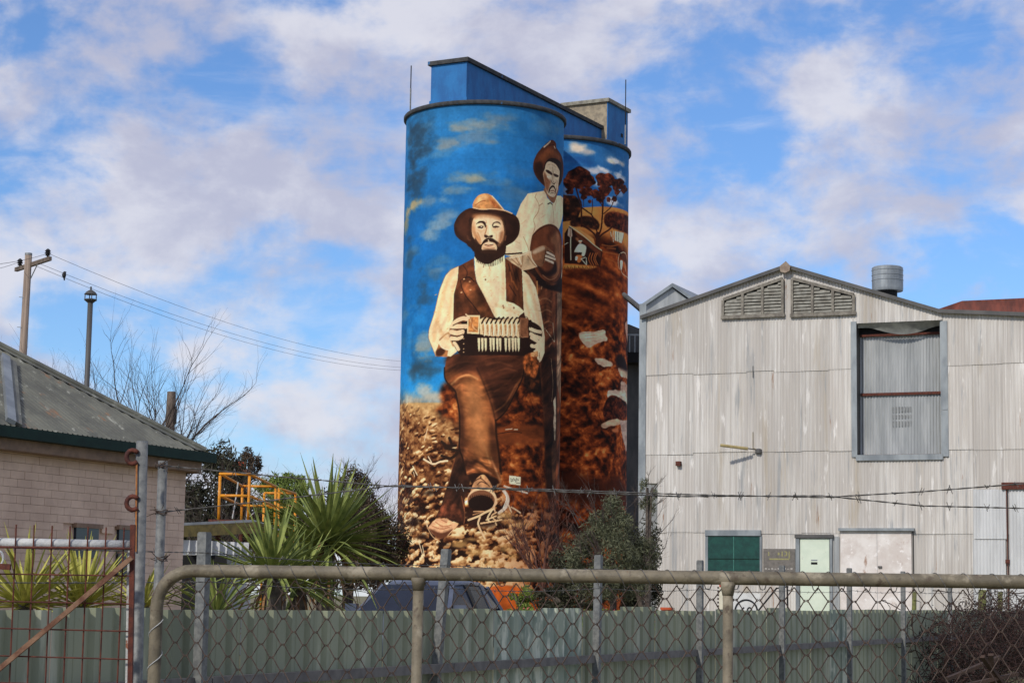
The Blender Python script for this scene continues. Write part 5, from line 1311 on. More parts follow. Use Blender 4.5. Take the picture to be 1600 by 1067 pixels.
MB().prism([(a.x, 74, a.z-.9), (b.x+4, 72, a.z-.9), (b.x+4, 72, a.z+.35), (a.x+1.0, 74, a.z+.16), (a.x, 74, a.z-.2)], (0, 6, .0)).build('roof_sheet', mat('rust_roof', S((122, 62, 48)), S((88, 46, 38)), 1.5, .8, stretch=(3, 1, 1)), rr)
MB().box((a.x+5.5, 77, a.z/2), (5.2, 0, 0), (0, 2.5, 0), ZV*(a.z/2-1.0)).build('wall', m_corrg, rr)
# ---------------------------------------------------------------- the brick house
HK = at(290, 740, 24.0); EV = at(321, 711, 24.0); HZ0 = .2
NH = WD                                             # outward normal of the long wall
def hp(t, z, o=0.): return Vector((HK.x, HK.y, 0)) + UD*t + NH*o + ZV*z
house = thing('brick_house', hp(-3, HZ0), 'low house of pale pinkish painted brick with grey iron hip roof', 'house')
eo = (Vector((EV.x, EV.y, 0))-Vector((HK.x, HK.y, 0))).dot(NH); et = (Vector((EV.x, EV.y, 0))-Vector((HK.x, HK.y, 0))).dot(UD); ez = EV.z
wz = ez-.14
MB().box(hp(-5.0, (HZ0+wz)/2, -2.51), UD*5.0, NH*2.49, ZV*((wz-HZ0)/2)).build('wall', m_mortar, house)
BW, BH = .24, .086; wins = []
for (x0, y0, x1, y1) in ((117, 823, 152, 872), (184, 826, 208, 900)):
    def ht(px, py):
        d = FW + RIGHT*((px-800)/F_PX) - UP*((py-533.5)/F_PX); o = Vector((0, 0, CAM_Z)); k = Vector((HK.x, HK.y, 0)); t = (k-o).dot(NH)/d.dot(NH); p = o+d*t
        return (p-k).dot(UD), p.z
    a, b = ht(x0, y0), ht(x1, y1); wins.append((a[0], b[0], b[1], a[1]))
brick_me = MB().box((0, 0, 0), (.1178, 0, 0), (0, .012, 0), (0, 0, .0413)).mesh('brick', m_brick)
half_me = MB().box((0, 0, 0), (.0575, 0, 0), (0, .012, 0), (0, 0, .0413)).mesh('brick', m_brick)
cand = []; course = int((wz-HZ0)/BH)
for j in range(course):
    z = HZ0+BH*(j+.5); off = .0 if j % 2 else .12
    for i in range(42):
        t = -(i+.5)*BW-off
        if t < -9.9: continue
        if any(t+.1 > w_[0] and t-.1 < w_[1] and z+.03 > w_[2] and z-.03 < w_[3] for w_ in wins): continue
        vis = z > 1.42 and t > -4.75
        cand.append((vis, t, z, False))
    if j % 2 == 0: cand.append((z > 1.42, -.06, z, True))
cand.sort(key=lambda q: (not q[0], q[1])); q_h = frame_quat(UD, NH*-1, ZV) if False else frame_quat(-UD, NH, ZV)
restb = MB()
for k, (vis, t, z, hf) in enumerate(cand):
    o_ = -.0065+random.uniform(-.0015, .0015)
    if k < 300 and vis: piece('brick', half_me if hf else brick_me, house, hp(t, z, o_), q_h)
    else: restb.box(hp(t, z, o_), UD*(.0575 if hf else .1178), NH*.012, ZV*.0413)
restb.build('brickwork', m_brick, house, kind='stuff')
for k, w_ in enumerate(wins):
    wd_ = MB().box(hp((w_[0]+w_[1])/2, (w_[2]+w_[3])/2, -.005), UD*((w_[1]-w_[0])/2-.01), NH*.02, ZV*((w_[3]-w_[2])/2)).build('window', m_glassd, house)
    MB().bar(hp(w_[0]-.03, w_[3]+.02, .015), hp(w_[1]+.03, w_[3]+.02, .015), .06, .05, ZV).build('lintel', m_fascia, wd_)
    MB().bar(hp(w_[0], (w_[2]+w_[3])/2, .02), hp(w_[1], (w_[2]+w_[3])/2, .02), .03, .03, ZV).build('sash_bar', m_fascia, wd_)
TR = .646; RUN = 2.05                                # pitch and half width of the hip roof
def rp_(t, i, up=0.): return hp(t, ez+.03+i*TR+up, eo-i)   # t along the eave, i metres in from it
rf = MB(); NT = int(10.0/.019); base = 0
for k in range(NT+1):
    t = et-10.0*k/NT; imax = min(RUN, max(.0, et-t)); kk = .017*math.sin(2*math.pi*t/.09)
    rf.v += [tuple(rp_(t, 0, kk)), tuple(rp_(t, imax, kk))]
rf.f = [(2*k, 2*k+1, 2*k+3, 2*k+2) for k in range(NT)]
roof = rf.build('roof', m_roofiron, house, True)
MB().add([rp_(et, 0), rp_(et-RUN, RUN), hp(et-RUN, ez+.03+RUN*TR, eo-RUN), hp(et, ez+.03, eo-2*RUN)], [(0, 1, 3)]).build('hip_end', m_roofiron, house)
MB().add([rp_(et-RUN, RUN), rp_(et-10, RUN), hp(et-10, ez+.03, eo-2*RUN), hp(et, ez+.03, eo-2*RUN)], [(0, 1, 2, 3)]).build('roof', m_roofiron, house)
def cap(p, q, w_, name):
    MB().tube([p, q], .035, 8).build(name, m_roofiron, roof); d = (q-p).normalized()
    for sgn in (-1, 1):
        pass
cap(rp_(et, 0, .03), rp_(et-RUN, RUN, .03), .2, 'hip_cap'); cap(rp_(et-RUN, RUN, .03), rp_(et-10, RUN, .03), .2, 'ridge_cap')
hd = (rp_(et-RUN, RUN)-rp_(et, 0))
mb = MB(); wv = rp_(et-1.0, 0)-rp_(et, 0); wv = wv.normalized()*.16
mb.add([rp_(et, 0, .022)+wv*.2, rp_(et-RUN, RUN, .022), rp_(et-RUN-.16, RUN, .022), rp_(et-.16, 0, .022)+wv*.2], [(0, 1, 2, 3)]); mb.build('hip_flashing', m_roofiron, roof)
# a standing flashing down the slope near the ridge end
def on_roof(px, py):
    d = FW + RIGHT*((px-800)/F_PX) - UP*((py-533.5)/F_PX); o = Vector((0, 0, CAM_Z)); p0 = rp_(et, 0); nn = (rp_(et-1, 0)-p0).cross(rp_(et-1, 1)-rp_(et-1, 0)).normalized()
    return o+d*((p0-o).dot(nn)/d.dot(nn)), nn
pA, nn = on_roof(6, 560); pB, _ = on_roof(15, 662); nn = nn if nn.z > 0 else -nn
MB().bar(pA+nn*.03, pB+nn*.03, .10, .05, nn).build('valley_flashing', m_flash, roof); pA, _ = on_roof(16, 566); pB, _ = on_roof(24, 664)
MB().bar(pA+nn*.02, pB+nn*.02, .12, .03, nn).build('valley_flashing', m_roofiron, roof)
mb = MB(); mb.bar(hp(et, ez-.035, eo+.05), hp(et-10.2, ez-.035, eo+.05), .10, .115, ZV); mb.build('gutter', m_gutter, house)
MB().bar(hp(et+.05, ez-.035, eo+.1), hp(et+.05, ez-.035, eo-2*RUN), .10, .114, ZV).build('gutter', m_gutter, house)
MB().bar(hp(et-.05, ez-.15, eo-.03), hp(et-10, ez-.15, eo-.03), .03, .115, ZV).build('fascia', m_fascia, house)
MB().box(hp(et-5.0, ez-.2, (eo-.04)/2), UD*4.93, NH*(eo/2+.0), ZV*.012).build('soffit', m_fascia, house)
MB().bar(hp(et-.05, ez-.16, eo-.03), hp(et-.05, ez-.16, eo-2*RUN), .03, .13, ZV).build('fascia', m_fascia, house)
# flue with a cowl behind the hip
fb = at(134, 640, 26.2); ft = at(139.5, 470, 26.2)
fl = thing('flue_pipe', fb, 'slim grey flue pipe with a capped cowl above the house roof', 'flue')
MB().tube([fb-ZV*1.5, Vector((fb.x, fb.y, ft.z))], .036, 12).build('pipe', m_darkiron, fl, True)
z = ft.z; c = (fb.x, fb.y, 0)
MB().lathe(c, [(.036, z-.03), (.085, z+.01), (.085, z+.02), (.036, z+.03)], 16).build('cowl_collar', m_darkiron, fl)
for k in range(4): MB().tube([(fb.x+.075*math.cos(k*1.571+.4), fb.y+.075*math.sin(k*1.571+.4), z), (fb.x+.075*math.cos(k*1.571+.4), fb.y+.075*math.sin(k*1.571+.4), z+.09)], .007, 5).build('strut', m_darkiron, fl)
MB().lathe(c, [(.088, z+.085), (.06, z+.12), (.012, z+.15), (.012, z+.19)], 16).build('cowl_cap', m_darkiron, fl)
# ---------------------------------------------------------------- green sheet fence with tall steel posts
FA = at(697, 950, 12.5); FA.z = 0; FT = 1.625
def fp(t, z, o=0.): return FA + UD*t + WD*o + ZV*z
fence = thing('sheet_fence', fp(0, 0), 'pale green ribbed sheet metal fence behind the gate', 'fence')
PW = .80
def panel_mesh(name, m):
    mb = MB(); prof = []
    for k in range(4):
        b = k*.2
        prof += [(b, .0), (b+.055, .0), (b+.075, .024), (b+.105, .024), (b+.125, 0), (b+.16, 0.0), (b+.165, .004), (b+.17, 0)]
    prof.append((.8, 0))
    for x, y in prof: mb.v += [(x, y, -1.55), (x, y, 0)]
    mb.f = [(2*i, 2*i+2, 2*i+3, 2*i+1) for i in range(len(prof)-1)]
    for k in range(4):                   # screw heads on the rail line
        mb.tube([(k*.2+.03, -.001, -.36), (k*.2+.03, -.009, -.36)], .007, 6)
    return mb.mesh(name, m)
pm1 = panel_mesh('fence_panel', m_green); pm2 = panel_mesh('fence_panel', m_greenold)
q_f = frame_quat(UD, -WD, ZV) if UD.cross(-WD).z > 0 else frame_quat(UD, WD, ZV)
flip = -1 if UD.cross(-WD).z > 0 else 1
for k in range(-8, 29):
    t = k*PW
    old = k in (1, 2, 12)
    o = piece('fence_panel', pm2 if old else pm1, fence, fp(t, FT+random.uniform(-.012, .008)+(.015 if k in (4, 9) else 0), -.03+.004*(k % 2)), q_f)
    if k in (1, 2): o['label'] = 'fence sheet with whitish worn paint'
for k in range(-2, 9): 
    t0 = -5.6+k*2.8+2.8*.0; MB().bar(fp(t0, 1.265, .045), fp(t0+2.79, 1.265, .045), .04, .055, ZV).build('rail', m_frail, fence)
q_up = None
pxs = ((318, 833, 16), (697, 859, 12), (935, 868, 10), (1094, 876, 8.5), (1222, 884, 7.5), (1327, 888, 6.6), (1411, 893, 6), (1484, 897, 5.5), (1546, 901, 5))
ptops = []
for k, (px, py, wpx) in enumerate(pxs):
    t = (-2.94, -.17, 2.45, 4.85, 7.38, 10.04, 12.7, 15.55, 18.51)[k]
    top = fp(t, 0, .075); zt = at(px, py, top.y).z
    bot = fp(t, .0, .075)
    lean = Vector((0, 0, 0))
    if k == 1: lean = WD*.16*1.0 - UD*.0; bot = bot - WD*.14
    if k == 2: bot = bot - WD*.02
    tp = Vector((top.x, top.y, zt)); ptops.append(tp)
    pm = MB().bar(bot, tp, .05, .05, UD).build('post', m_galv_post, fence)
    MB().bar(tp-ZV*.004, tp+ZV*.006, .044, .044, UD).build('post_cap', m_galv_post, pm)
    if k == 1: pm['label'] = 'fence post leaning to the right'
# ---------------------------------------------------------------- barbed wire
def barbed(name, label, pts, rad, pitch, barb, sag=0., group=None, m=m_wire, twist=.11):
    root = thing(name, pts[0], label, 'barbed wire', group)
    P_ = [Vector(p) for p in pts]; line = []
    for a, b in zip(P_, P_[1:]):
        n = max(2, int((b-a).length/.03))
        for i in range(n): 
            u_ = i/n; line.append(a.lerp(b, u_) - ZV*sag*4*u_*(1-u_))
    line.append(P_[-1])
    d = (P_[-1]-P_[0]).normalized(); sx = d.cross(ZV).normalized(); cum = 0; pos = []
    for i, p in enumerate(line):
        if i: cum += (p-line[i-1]).length
        pos.append(cum)
    for ph in (0, math.pi):
        MB().tube([p + (sx*math.cos(2*math.pi*c/twist+ph)+ZV*math.sin(2*math.pi*c/twist+ph))*rad for p, c in zip(line, pos)], rad*.85, 4).build('strand', m, root)
    nxt = pitch*.4
    for i, p in enumerate(line):
        if pos[i] >= nxt:
            nxt += pitch*random.uniform(.9, 1.1); mb = MB()
            for s_ in (-1, 1):
                a = random.uniform(0, 6.28); v1 = (ZV*math.cos(a)+sx*math.sin(a)+d*.35*s_).normalized()*barb
                mb.tube([p-v1+d*s_*.004, p+v1+d*s_*.004], rad*.8, 4)
            c2 = [p + d*(.012*(k/8-.5)) + (sx*math.cos(k*1.57)+ZV*math.sin(k*1.57))*rad*2 for k in range(9)]
            mb.tube(c2, rad*.7, 4); mb.build('barb', m, root)
    return root
P2Y = 7.15
w_top = at(252, 727, P2Y); w_mid = at(252, 800, P2Y); join = at(617, 760, 7.0); j2 = at(1285, 777, 6.75)
barbed('barbed_wire', 'upper rusty barbed wire strand rising to the right above the gate', [w_top, at(430, 744, 7.08), join, at(840, 764, 6.9), at(1060, 772, 6.85), j2, at(1440, 768, 6.7), at(1720, 746, 6.6)], .0017, .105, .016)
barbed('barbed_wire', 'lower rusty barbed wire strand falling to the right above the gate', [w_mid, at(420, 782, 7.08), join+ZV*.004, at(840, 766.5, 6.92), at(1060, 775.5, 6.86), j2+ZV*.006, at(1440, 790, 6.72), at(1720, 797, 6.62)], .0017, .105, .016)
def fence_wire(dz, label, k0=0, sag=.02):
    pts = [fp(-7.5, ptops[0].z-dz-.02, .11)] + [Vector((p.x, p.y, p.z-dz)) + WD*.036 for p in ptops] + [fp(24, ptops[-1].z-dz, .11)]
    barbed('barbed_wire', label, pts, .0018, .30, .018, sag)
fence_wire(.095, 'barbed wire strung along the tops of the green fence posts', 0, .015)
fence_wire(.235, 'lower barbed wire just above the green fence sheets', 0, .02)
# ---------------------------------------------------------------- chain-link gate
GL = at(243, 1000, 6.62); GR = Vector((2.35, 5.97, 0)); GL.z = 0
GD = (GR-GL).normalized(); GN = Vector((GD.y, -GD.x, 0)); GZ = 1.772; GLen = (GR-GL).length
def gp(s, z, o=0.): return GL + GD*s + ZV*z + GN*o
gate = thing('chain_link_gate', gp(0, 0), 'wide pipe framed chain link gate across the foreground', 'gate')
rr_ = .0215; br = .12
pts = [gp(0, .12), gp(0, .6), gp(0, 1.2), gp(0, GZ-br)] + [gp(br*(1-math.cos(a)), GZ-br+br*math.sin(a)) for a in [math.pi/2*k/8 for k in range(1, 9)]] + [gp(.5+.25*k, GZ) for k in range(int((GLen-.5)/.25)+1)]
MB().tube(pts, rr_, 20).build('top_rail', m_rail, gate, True)
MB().tube([gp(0, .12), gp(GLen, .12)], rr_, 16).build('bottom_rail', m_rail, gate, True)
for px in (662, 1138, 1900):
    d = FW + RIGHT*((px-800)/F_PX); s = (GL.x*0); 
    # where the sight line through px meets the gate
    dx, dy = d.x, d.y; s = (GL.x*dy-GL.y*dx)/(GD.y*dx-GD.x*dy)
    st = MB().tube([gp(s, .12), gp(s, GZ-rr_*.7)], .0165 if px > 800 else .0175, 16).build('stile', m_rail, gate, True)
    MB().tube([gp(s, GZ-.055), gp(s, GZ-.03), gp(s, GZ-.012)], [.0175, .022, .027], 14).build('weld_collar', m_rail, st, True)
DW, DH = .0735, .0835
def zig_mesh(flip_):
    mb = MB(); pts = []; n = 40
    for k in range(n+1):
        x = (DW/2 if (k % 2) ^ flip_ else 0)+.0; y = .0022 if k % 2 else -.0022
        z = -k*DH/2
        e = .09
        if 0 < k < n:                       # rounded knuckle at every bend
            xo = x; xi = DW/2-x
            for q in (-e, 0, e): pts.append(Vector((xo+(xi-xo)*abs(q)*1.0, y*(1 if q == 0 else .4), z-q*-DH/2)))
        else: pts.append(Vector((x, y, z)))
    mb.tube(pts, .0018, 4); return mb.mesh('mesh_wire', m_rustwire)
zz = zig_mesh(0); zz1 = zig_mesh(1); q_g = frame_quat(GD, -GN if GD.cross(-GN).z > 0 else GN, ZV)
nw = int((GLen-.05)/(DW/2))
for k in range(nw):
    s = .03+k*DW/2
    o = piece('mesh_wire', zz1 if k % 2 else zz, gate, gp(s, GZ-.026, -.004+.0006*(k % 3)), q_g)
mb = MB(); hel = []; s = .16
coil = []
turn = .083
n = int((GLen-.25)/turn*14)
for k in range(n):
    s = .2+turn*k/14; a = 2*math.pi*k/14
    hel.append(gp(s+.006*math.sin(s*7), GZ+(rr_+.0022)*math.cos(a)-(.012 if math.cos(a) < -.75 else 0), (rr_+.0022)*math.sin(a)))
MB().tube(hel, .0015, 4).build('lacing_wire', m_wire, gate)
hel = []
for k in range(150):
    z = GZ-.16-k*.0118/1.6*1.2; a = 2*math.pi*k/13; hel.append(gp((rr_+.002)*math.cos(a), z, (rr_+.002)*math.sin(a)))
MB().tube(hel, .0016, 4).build('lacing_wire', m_whitepipe, gate)
# ---------------------------------------------------------------- left weldmesh gate
LY = 6.78
def lp(px, py, o=0.): return at(px, py, LY) + Vector((0, -o, 0))
lg = thing('weldmesh_gate', Vector((at(205, 1000, LY).x, LY, 0)), 'rusty weldmesh gate with flaking white top pipe at the left', 'gate')
MB().tube([lp(-160, 846), lp(60, 849), lp(208, 852)], .0175, 14).build('top_rail', m_whitepipe, lg, True)
for k, x in enumerate(range(-150, 200, 28)):
    MB().tube([lp(x+10, 819+.03*x, .022), lp(x-3, 1120, .022)], .0028, 6).build('upright_bar', m_rust, lg)
for k, y in enumerate((855, 897, 940, 982, 1025, 1067, 1110)):
    MB().tube([lp(-160, y-2-(k*1.0), .028), lp(208, y+2+k*.6, .028)], .0028 if k else .0045, 6).build('cross_bar', m_rust, lg)
MB().bar(lp(-20, 1064, .045), lp(210, 871, .045), .016, .018, (0, 1, 0)).build('brace', m_brace, lg)
MB().bar(lp(209.5, 820, .02), lp(204, 1130, .02), .016, .02, (0, 1, 0)).build('hinge_stile', m_rust, lg); MB().bar(lp(204, 850, .0), lp(200, 1130, .0), .02, .014, (0, 1, 0)).build('hinge_stile', m_whitepipe, lg)
hel = [lp(4+7*math.cos(a), 872+11*math.sin(a), .05) for a in [math.pi*2*k/16 for k in range(17)]]
MB().tube(hel, .004, 6).build('latch_ring', m_whitepipe, lg); MB().bar(lp(-10, 884, .05), lp(22, 886, .05), .02, .02, (0, 1, 0)).build('latch_bar', m_rust, lg)
# gate posts
gp1 = thing('gate_post', Vector((at(218, 1000, 7.0).x, 7.0, 0)), 'tall galvanised pipe post with two rusty hinge eyes', 'post')
t0 = at(222, 691, 7.0); b0 = at(213.5, 1067, 7.0); dr_ = (b0-t0); bot = t0+dr_*((t0.z)/(t0.z-b0.z))
MB().tube([bot, t0], .0205, 18).build('pipe', m_galv_post, gp1, True); MB().tube([t0-ZV*.001, t0+ZV*.004], .019, 16).build('cap', m_galv, gp1)
for py in (714, 786):
    c = at(209.5, py, 6.98); pts = [c + Vector((-.0*k + .026*(1 if False else 1)*0, 0, 0)) for k in range(1)]
    pts = [c + Vector((.022*math.cos(a)-.004, -.004, .024*math.sin(a))) for a in [math.radians(40+k*28) for k in range(11)]]
    MB().tube(pts, .0085, 8).build('hinge_eye', m_rust, gp1, True)
MB().bar(at(213.5, 725, 6.975), at(212.0, 862, 6.975), .006, .004, (0, 1, 0)).build('rust_run', mat('rust_stain', S((168, 112, 60)), S((140, 88, 50)), 60, .9), gp1)
gp2 = thing('gate_post', Vector((at(252, 1000, P2Y).x, P2Y, 0)), 'shorter galvanised pipe post with barbed wire tied round it', 'post')
t0 = at(254.5, 720, P2Y); b0 = at(248, 905, P2Y); bot = t0+(b0-t0)*(t0.z/(t0.z-b0.z))
MB().tube([bot, t0], .0172, 16).build('pipe', m_galv_post, gp2, True)
for py in (727, 800, 872):
    c = at(252, py, P2Y)
    mb = MB(); rs = random.Random(py)
    for j in range(3): mb.tube([c + Vector((.021*math.cos(a), .021*math.sin(a), .006*j-.006+.004*math.sin(a*2+j))) for a in [2*math.pi*k/14 for k in range(15)]], .0016, 4)
    for j in range(7):
        a = rs.uniform(0, 6.28); p = c+Vector((.02*math.cos(a), -.02, rs.uniform(-.01, .01))); mb.tube([p, p+Vector((rs.uniform(-.03, .04), -.01, rs.uniform(-.025, .025)))], .0014, 4)
    mb.build('wire_tie', m_rustwire, gp2)
# ---------------------------------------------------------------- power pole, wires and bird
pb = at(31, 640, 65); pt = at(44.6, 398, 65); pbot = pt+(pb-pt)*((pt.z-.9)/(pt.z-pb.z))
pole = thing('power_pole', pbot, 'tall timber power pole with a tilted crossarm and black insulators', 'power pole')
MB().tube([pbot, pt], [.16, .115], 14).build('shaft', m_pole, pole, True); MB().tube([pt-ZV*.02, pt+ZV*.05], .12, 14).build('pole_cap', m_galv, pole)
ca = at(25, 421.5, 65.9); cb = at(78.5, 404, 63.9)
MB().bar(ca, cb, .11, .13).build('crossarm', m_timber, pole)
MB().tube([at(59, 412, 64.5), at(47.5, 436, 65-.14)], .02, 6).build('arm_brace', m_galv, pole)
ins = []
for px, py, Y in ((31, 416, 65.7), (74.5, 401, 64.05)):
    c = at(px, py, Y); ins.append(c)
    MB().lathe((c.x, c.y, c.z), [(.02, -.1), (.035, .02), (.09, .04), (.05, .08), (.11, .11), (.06, .15), (.10, .18), (.05, .24), (.02, .26)], 12).build('insulator', m_black, pole)
for py in (464, 511): MB().bar(at(30 if py == 464 else 27, py, 64.9), at(38, py+1, 64.9), .02, .02).build('step_bolt', m_galv, pole)
def wire(label, pts, sag, grp='power lines'):
    P_ = [Vector(p) for p in pts]; line = []
    for a, b in zip(P_, P_[1:]):
        for i in range(20): u_ = i/20; line.append(a.lerp(b, u_)-ZV*sag*4*u_*(1-u_))
    line.append(P_[-1]); o = MB().tube(line, .0065, 5).build('power_line', m_dark); tag(o, label, 'power line'); return o
wire('upper power line sagging from the pole to behind the silo', [at(75, 396, 64.05), at(690, 566, 128)], 1.0)
wire('middle power line sagging from the crossarm to behind the silo', [at(57, 410, 64.7), at(690, 575, 128)], 1.0)
wire('lowest power line with the bird, sagging to behind the silo', [at(52, 414, 64.9), at(690, 578, 128)], 1.1)
wire('power line leaving the pole top to the left', [at(75, 396, 64.05), at(-150, 412, 40)], .2)
wire('power line leaving the left insulator to the left', [at(31, 409, 65.7), at(-150, 424, 40)], .2)
bc = at(100.5, 430, 68.6)
bm = MB()
secs = [((0, 0, .13), .02), ((.01, 0, .12), .045), ((0, 0, .07), .06), ((-.01, 0, 0), .075), ((-.005, 0, -.07), .055), ((.0, 0, -.11), .03), ((.01, 0, -.19), .018)]
bm.tube([bc+Vector(p) for p, _ in secs], [r for _, r in secs], 10); bm.tube([bc+Vector((.03, 0, .115)), bc+Vector((.085, 0, .105))], [.016, .003], 6)
b_o = bm.build('bird', m_black, None, True); tag(b_o, 'small dark bird sitting on the lowest power line', 'bird')
# ---------------------------------------------------------------- plants
def leafcloud(mb, c, rad, n, size, rs, clumps=14, slim=.5, shell=.55, cl_r=.38):
    c = Vector(c); cs = []
    for k in range(clumps):
        while True:
            v = Vector((rs.uniform(-1, 1), rs.uniform(-1, 1), rs.uniform(-1, 1)))
            if shell < v.length < 1: break
        cs.append((v, rs.uniform(.6, 1.25)))
    for k in range(n):
        v, r = rs.choice(cs)
        d = Vector((rs.gauss(0, 1), rs.gauss(0, 1), rs.gauss(0, 1))).normalized()*(rs.random()**.5)*cl_r*r
        p = c + Vector(((v.x+d.x)*rad[0], (v.y+d.y)*rad[1], (v.z+d.z)*rad[2]))
        a = Vector((rs.gauss(0, 1), rs.gauss(0, 1), rs.gauss(.3, 1))).normalized(); b = a.cross(Vector((rs.gauss(0, 1), rs.gauss(0, 1), rs.gauss(0, 1)))).normalized()
        s = size*rs.uniform(.6, 1.4)
        mb.add([p-a*s, p+b*s*slim*.5, p+a*s, p-b*s*slim*.5], [(0, 1, 2, 3)])
def grow(mb, p, d, ln, r, depth, rs, spread=.5, up=.12, kids=(2, 4), tip=None, shrink=.72):
    n = 4; pts = [p]; rads = [r]; dd = d.normalized(); q = p
    for k in range(n):
        dd = (dd + Vector((rs.gauss(0, .14), rs.gauss(0, .14), rs.gauss(0, .10)+up*.3))).normalized(); q = q+dd*ln/n; pts.append(q); rads.append(r*(1-.45*(k+1)/n))
    mb.tube(pts, rads, 5 if r > .02 else 3, False)
    if depth == 0: return
    for k in range(rs.randint(*kids)):
        i = rs.randint(1, n); b = pts[i]; t = (pts[i]-pts[i-1]).normalized()
        s_ = Vector((rs.gauss(0, 1), rs.gauss(0, 1), rs.gauss(0, .7))); s_ = (s_-t*s_.dot(t)).normalized()
        grow(mb, b, (t+s_*spread*rs.uniform(.7, 1.5)+ZV*up).normalized(), ln*shrink*rs.uniform(.7, 1.1), rads[i]*.62, depth-1, rs, spread, up, kids)
    grow(mb, pts[-1], dd, ln*shrink, rads[-1]*.8, depth-1, rs, spread, up, kids)
def bare_tree(name, label, base, h, r, seed, m, limbs=5, depth=4, spread=.6, trunk=.3, lean=.75, cat='tree', up=.12, lf=.46):
    rs = random.Random(seed); root = thing(name, base, label, cat); base = Vector(base)
    t = MB(); top = base+ZV*h*trunk; t.tube([base-ZV*.1, base+ZV*h*trunk*.5+Vector((rs.uniform(-.05, .05), 0, 0)), top], [r*1.25, r, r*.9], 9); t.build('trunk', m, root, True)
    b = MB()
    for k in range(limbs):
        a = 2*math.pi*(k+rs.random()*.6)/limbs; d = Vector((math.cos(a)*lean, math.sin(a)*lean, rs.uniform(.6, 1.1)))
        grow(b, top-ZV*rs.uniform(0, .15*h*trunk), d, h*(1-trunk)*lf, r*.6, depth, rs, spread, up)
    b.build('branches', m, root); return root
bt = at(196, 900, 40)
bare_tree('bare_tree', 'large leafless spreading tree behind the brick house', (bt.x, 40, .9), 6.3, .10, 11, m_twig, 8, 4, .55, .32, .72, 'tree', .10, .42)
bt = at(320, 930, 36); bare_tree('bare_tree', 'smaller leafless tree at the corner of the brick house', (bt.x, 36, .8), 3.4, .05, 5, m_twig, 6, 4, .6, .25, 1.1)
bt = at(848, 950, 62); bare_tree('bare_shrub', 'reddish leafless shrub in front of the silos', (bt.x, 62, 1.1), 3.8, .08, 21, m_redtwig, 6, 3, .45, .22, .42, 'shrub', .2)
bt = at(885, 950, 64); bare_tree('bare_shrub', 'smaller leafless shrub beside the grey-green bush', (bt.x, 64, 1.1), 2.7, .04, 23, m_redtwig, 5, 3, .5, .15, .5, 'shrub', .2)
def shrub(name, label, px, py, Y, rx, rz, n, size, m, seed, cat='shrub', slim=.5, clumps=16, shell=.45, ry=None, twigs=0, mt=m_bark, base=None, cl_r=.38):
    rs = random.Random(seed); c = at(px, py, Y); gzv = gz(c.x, Y) if base is None else base
    root = thing(name, (c.x, Y, gzv), label, cat)
    t = MB(); t.tube([(c.x, Y, gzv-.1), (c.x+.05, Y, (gzv+c.z)/2), (c.x, Y, c.z)], [.09, .07, .04], 7)
    for k in range(6):
        a = rs.uniform(0, 6.28); t.tube([(c.x, Y, gzv+.3*(c.z-gzv)), (c.x+math.cos(a)*rx*.4, Y+math.sin(a)*rx*.4, c.z), (c.x+math.cos(a)*rx*.7, Y+math.sin(a)*rx*.7, c.z+rz*.4)], [.05, .035, .012], 5)
    for k in range(twigs):
        a = rs.uniform(0, 6.28); u_ = rs.uniform(.3, 1); p = Vector((c.x+math.cos(a)*rx*u_, Y+math.sin(a)*rx*u_*.7, c.z+rz*rs.uniform(-.6, .7)))
        grow(t, p, Vector((math.cos(a)*.5, math.sin(a)*.5, rs.uniform(.3, 1.2))), rz*.5, .012, 2, rs, .5)
    t.build('trunk', mt, root)
    mb = MB(); leafcloud(mb, c, (rx, ry or rx, rz), n, size, rs, clumps, slim, shell, cl_r); mb.build('crown', m, root); return root
shrub('olive_bush', 'grey-green olive bush at the left corner of the shed', 957, 862, 47, 1.0, 1.15, 17000, .055, m_olive, 3, slim=.34, clumps=60, shell=.2, cl_r=.34, twigs=24, mt=m_twig)
shrub('dark_shrub', 'dark green shrub below and left of the olive bush', 905, 905, 50, .75, .85, 6000, .06, m_darkleaf, 4, clumps=20, shell=.2)
shrub('dark_shrub', 'dark green shrub against the shed corner behind the olive bush', 1000, 890, 51.5, .55, 1.3, 6000, .06, m_darkleaf, 6, clumps=20, shell=.1)
shrub('olive_bush', 'thin olive shoots rising against the shed corner', 1012, 775, 50, .22, .55, 900, .055, m_olive, 8, slim=.3, clumps=12, shell=.1, twigs=6)
shrub('round_tree', 'rounded bright green tree far behind the yuccas', 446, 778, 50, .72, .62, 6500, .06, m_greenleaf, 9, 'tree', clumps=40, shell=.3)
shrub('cypress', 'small dark conifer top above the yellow railing', 389, 722, 52, .30, .55, 1300, .055, m_brownleaf, 10, 'tree', clumps=12, shell=.2, cl_r=.42)
shrub('scrub_tree', 'straggly brown-green tree between yucca and silo', 551, 772, 58, .55, .8, 2400, .06, m_brownleaf, 12, 'tree', clumps=22, twigs=14, mt=m_twig)
shrub('hedge_shrub', 'dark tangled shrub filling the gap beside the house', 325, 800, 46, 1.0, 1.25, 12000, .075, m_darkleaf, 13, clumps=26, shell=.2, twigs=26, mt=m_twig)
shrub('hedge_shrub', 'dark brown shrub behind the yellow railing', 420, 835, 56, 1.4, .8, 9000, .09, m_brownleaf, 14, clumps=24, shell=.2, twigs=20, mt=m_twig)
shrub('hedge_shrub', 'brown twiggy shrub behind the large yucca', 540, 850, 56, 1.25, 1.3, 12000, .08, m_brownleaf, 15, clumps=26, shell=.2, twigs=40, mt=m_twig)
shrub('hedge_shrub', 'rusty brown shrub at the left foot of the front silo', 596, 860, 60, .75, 1.4, 7000, .075, m_brownleaf, 16, clumps=20, shell=.2, twigs=40, mt=m_redtwig)
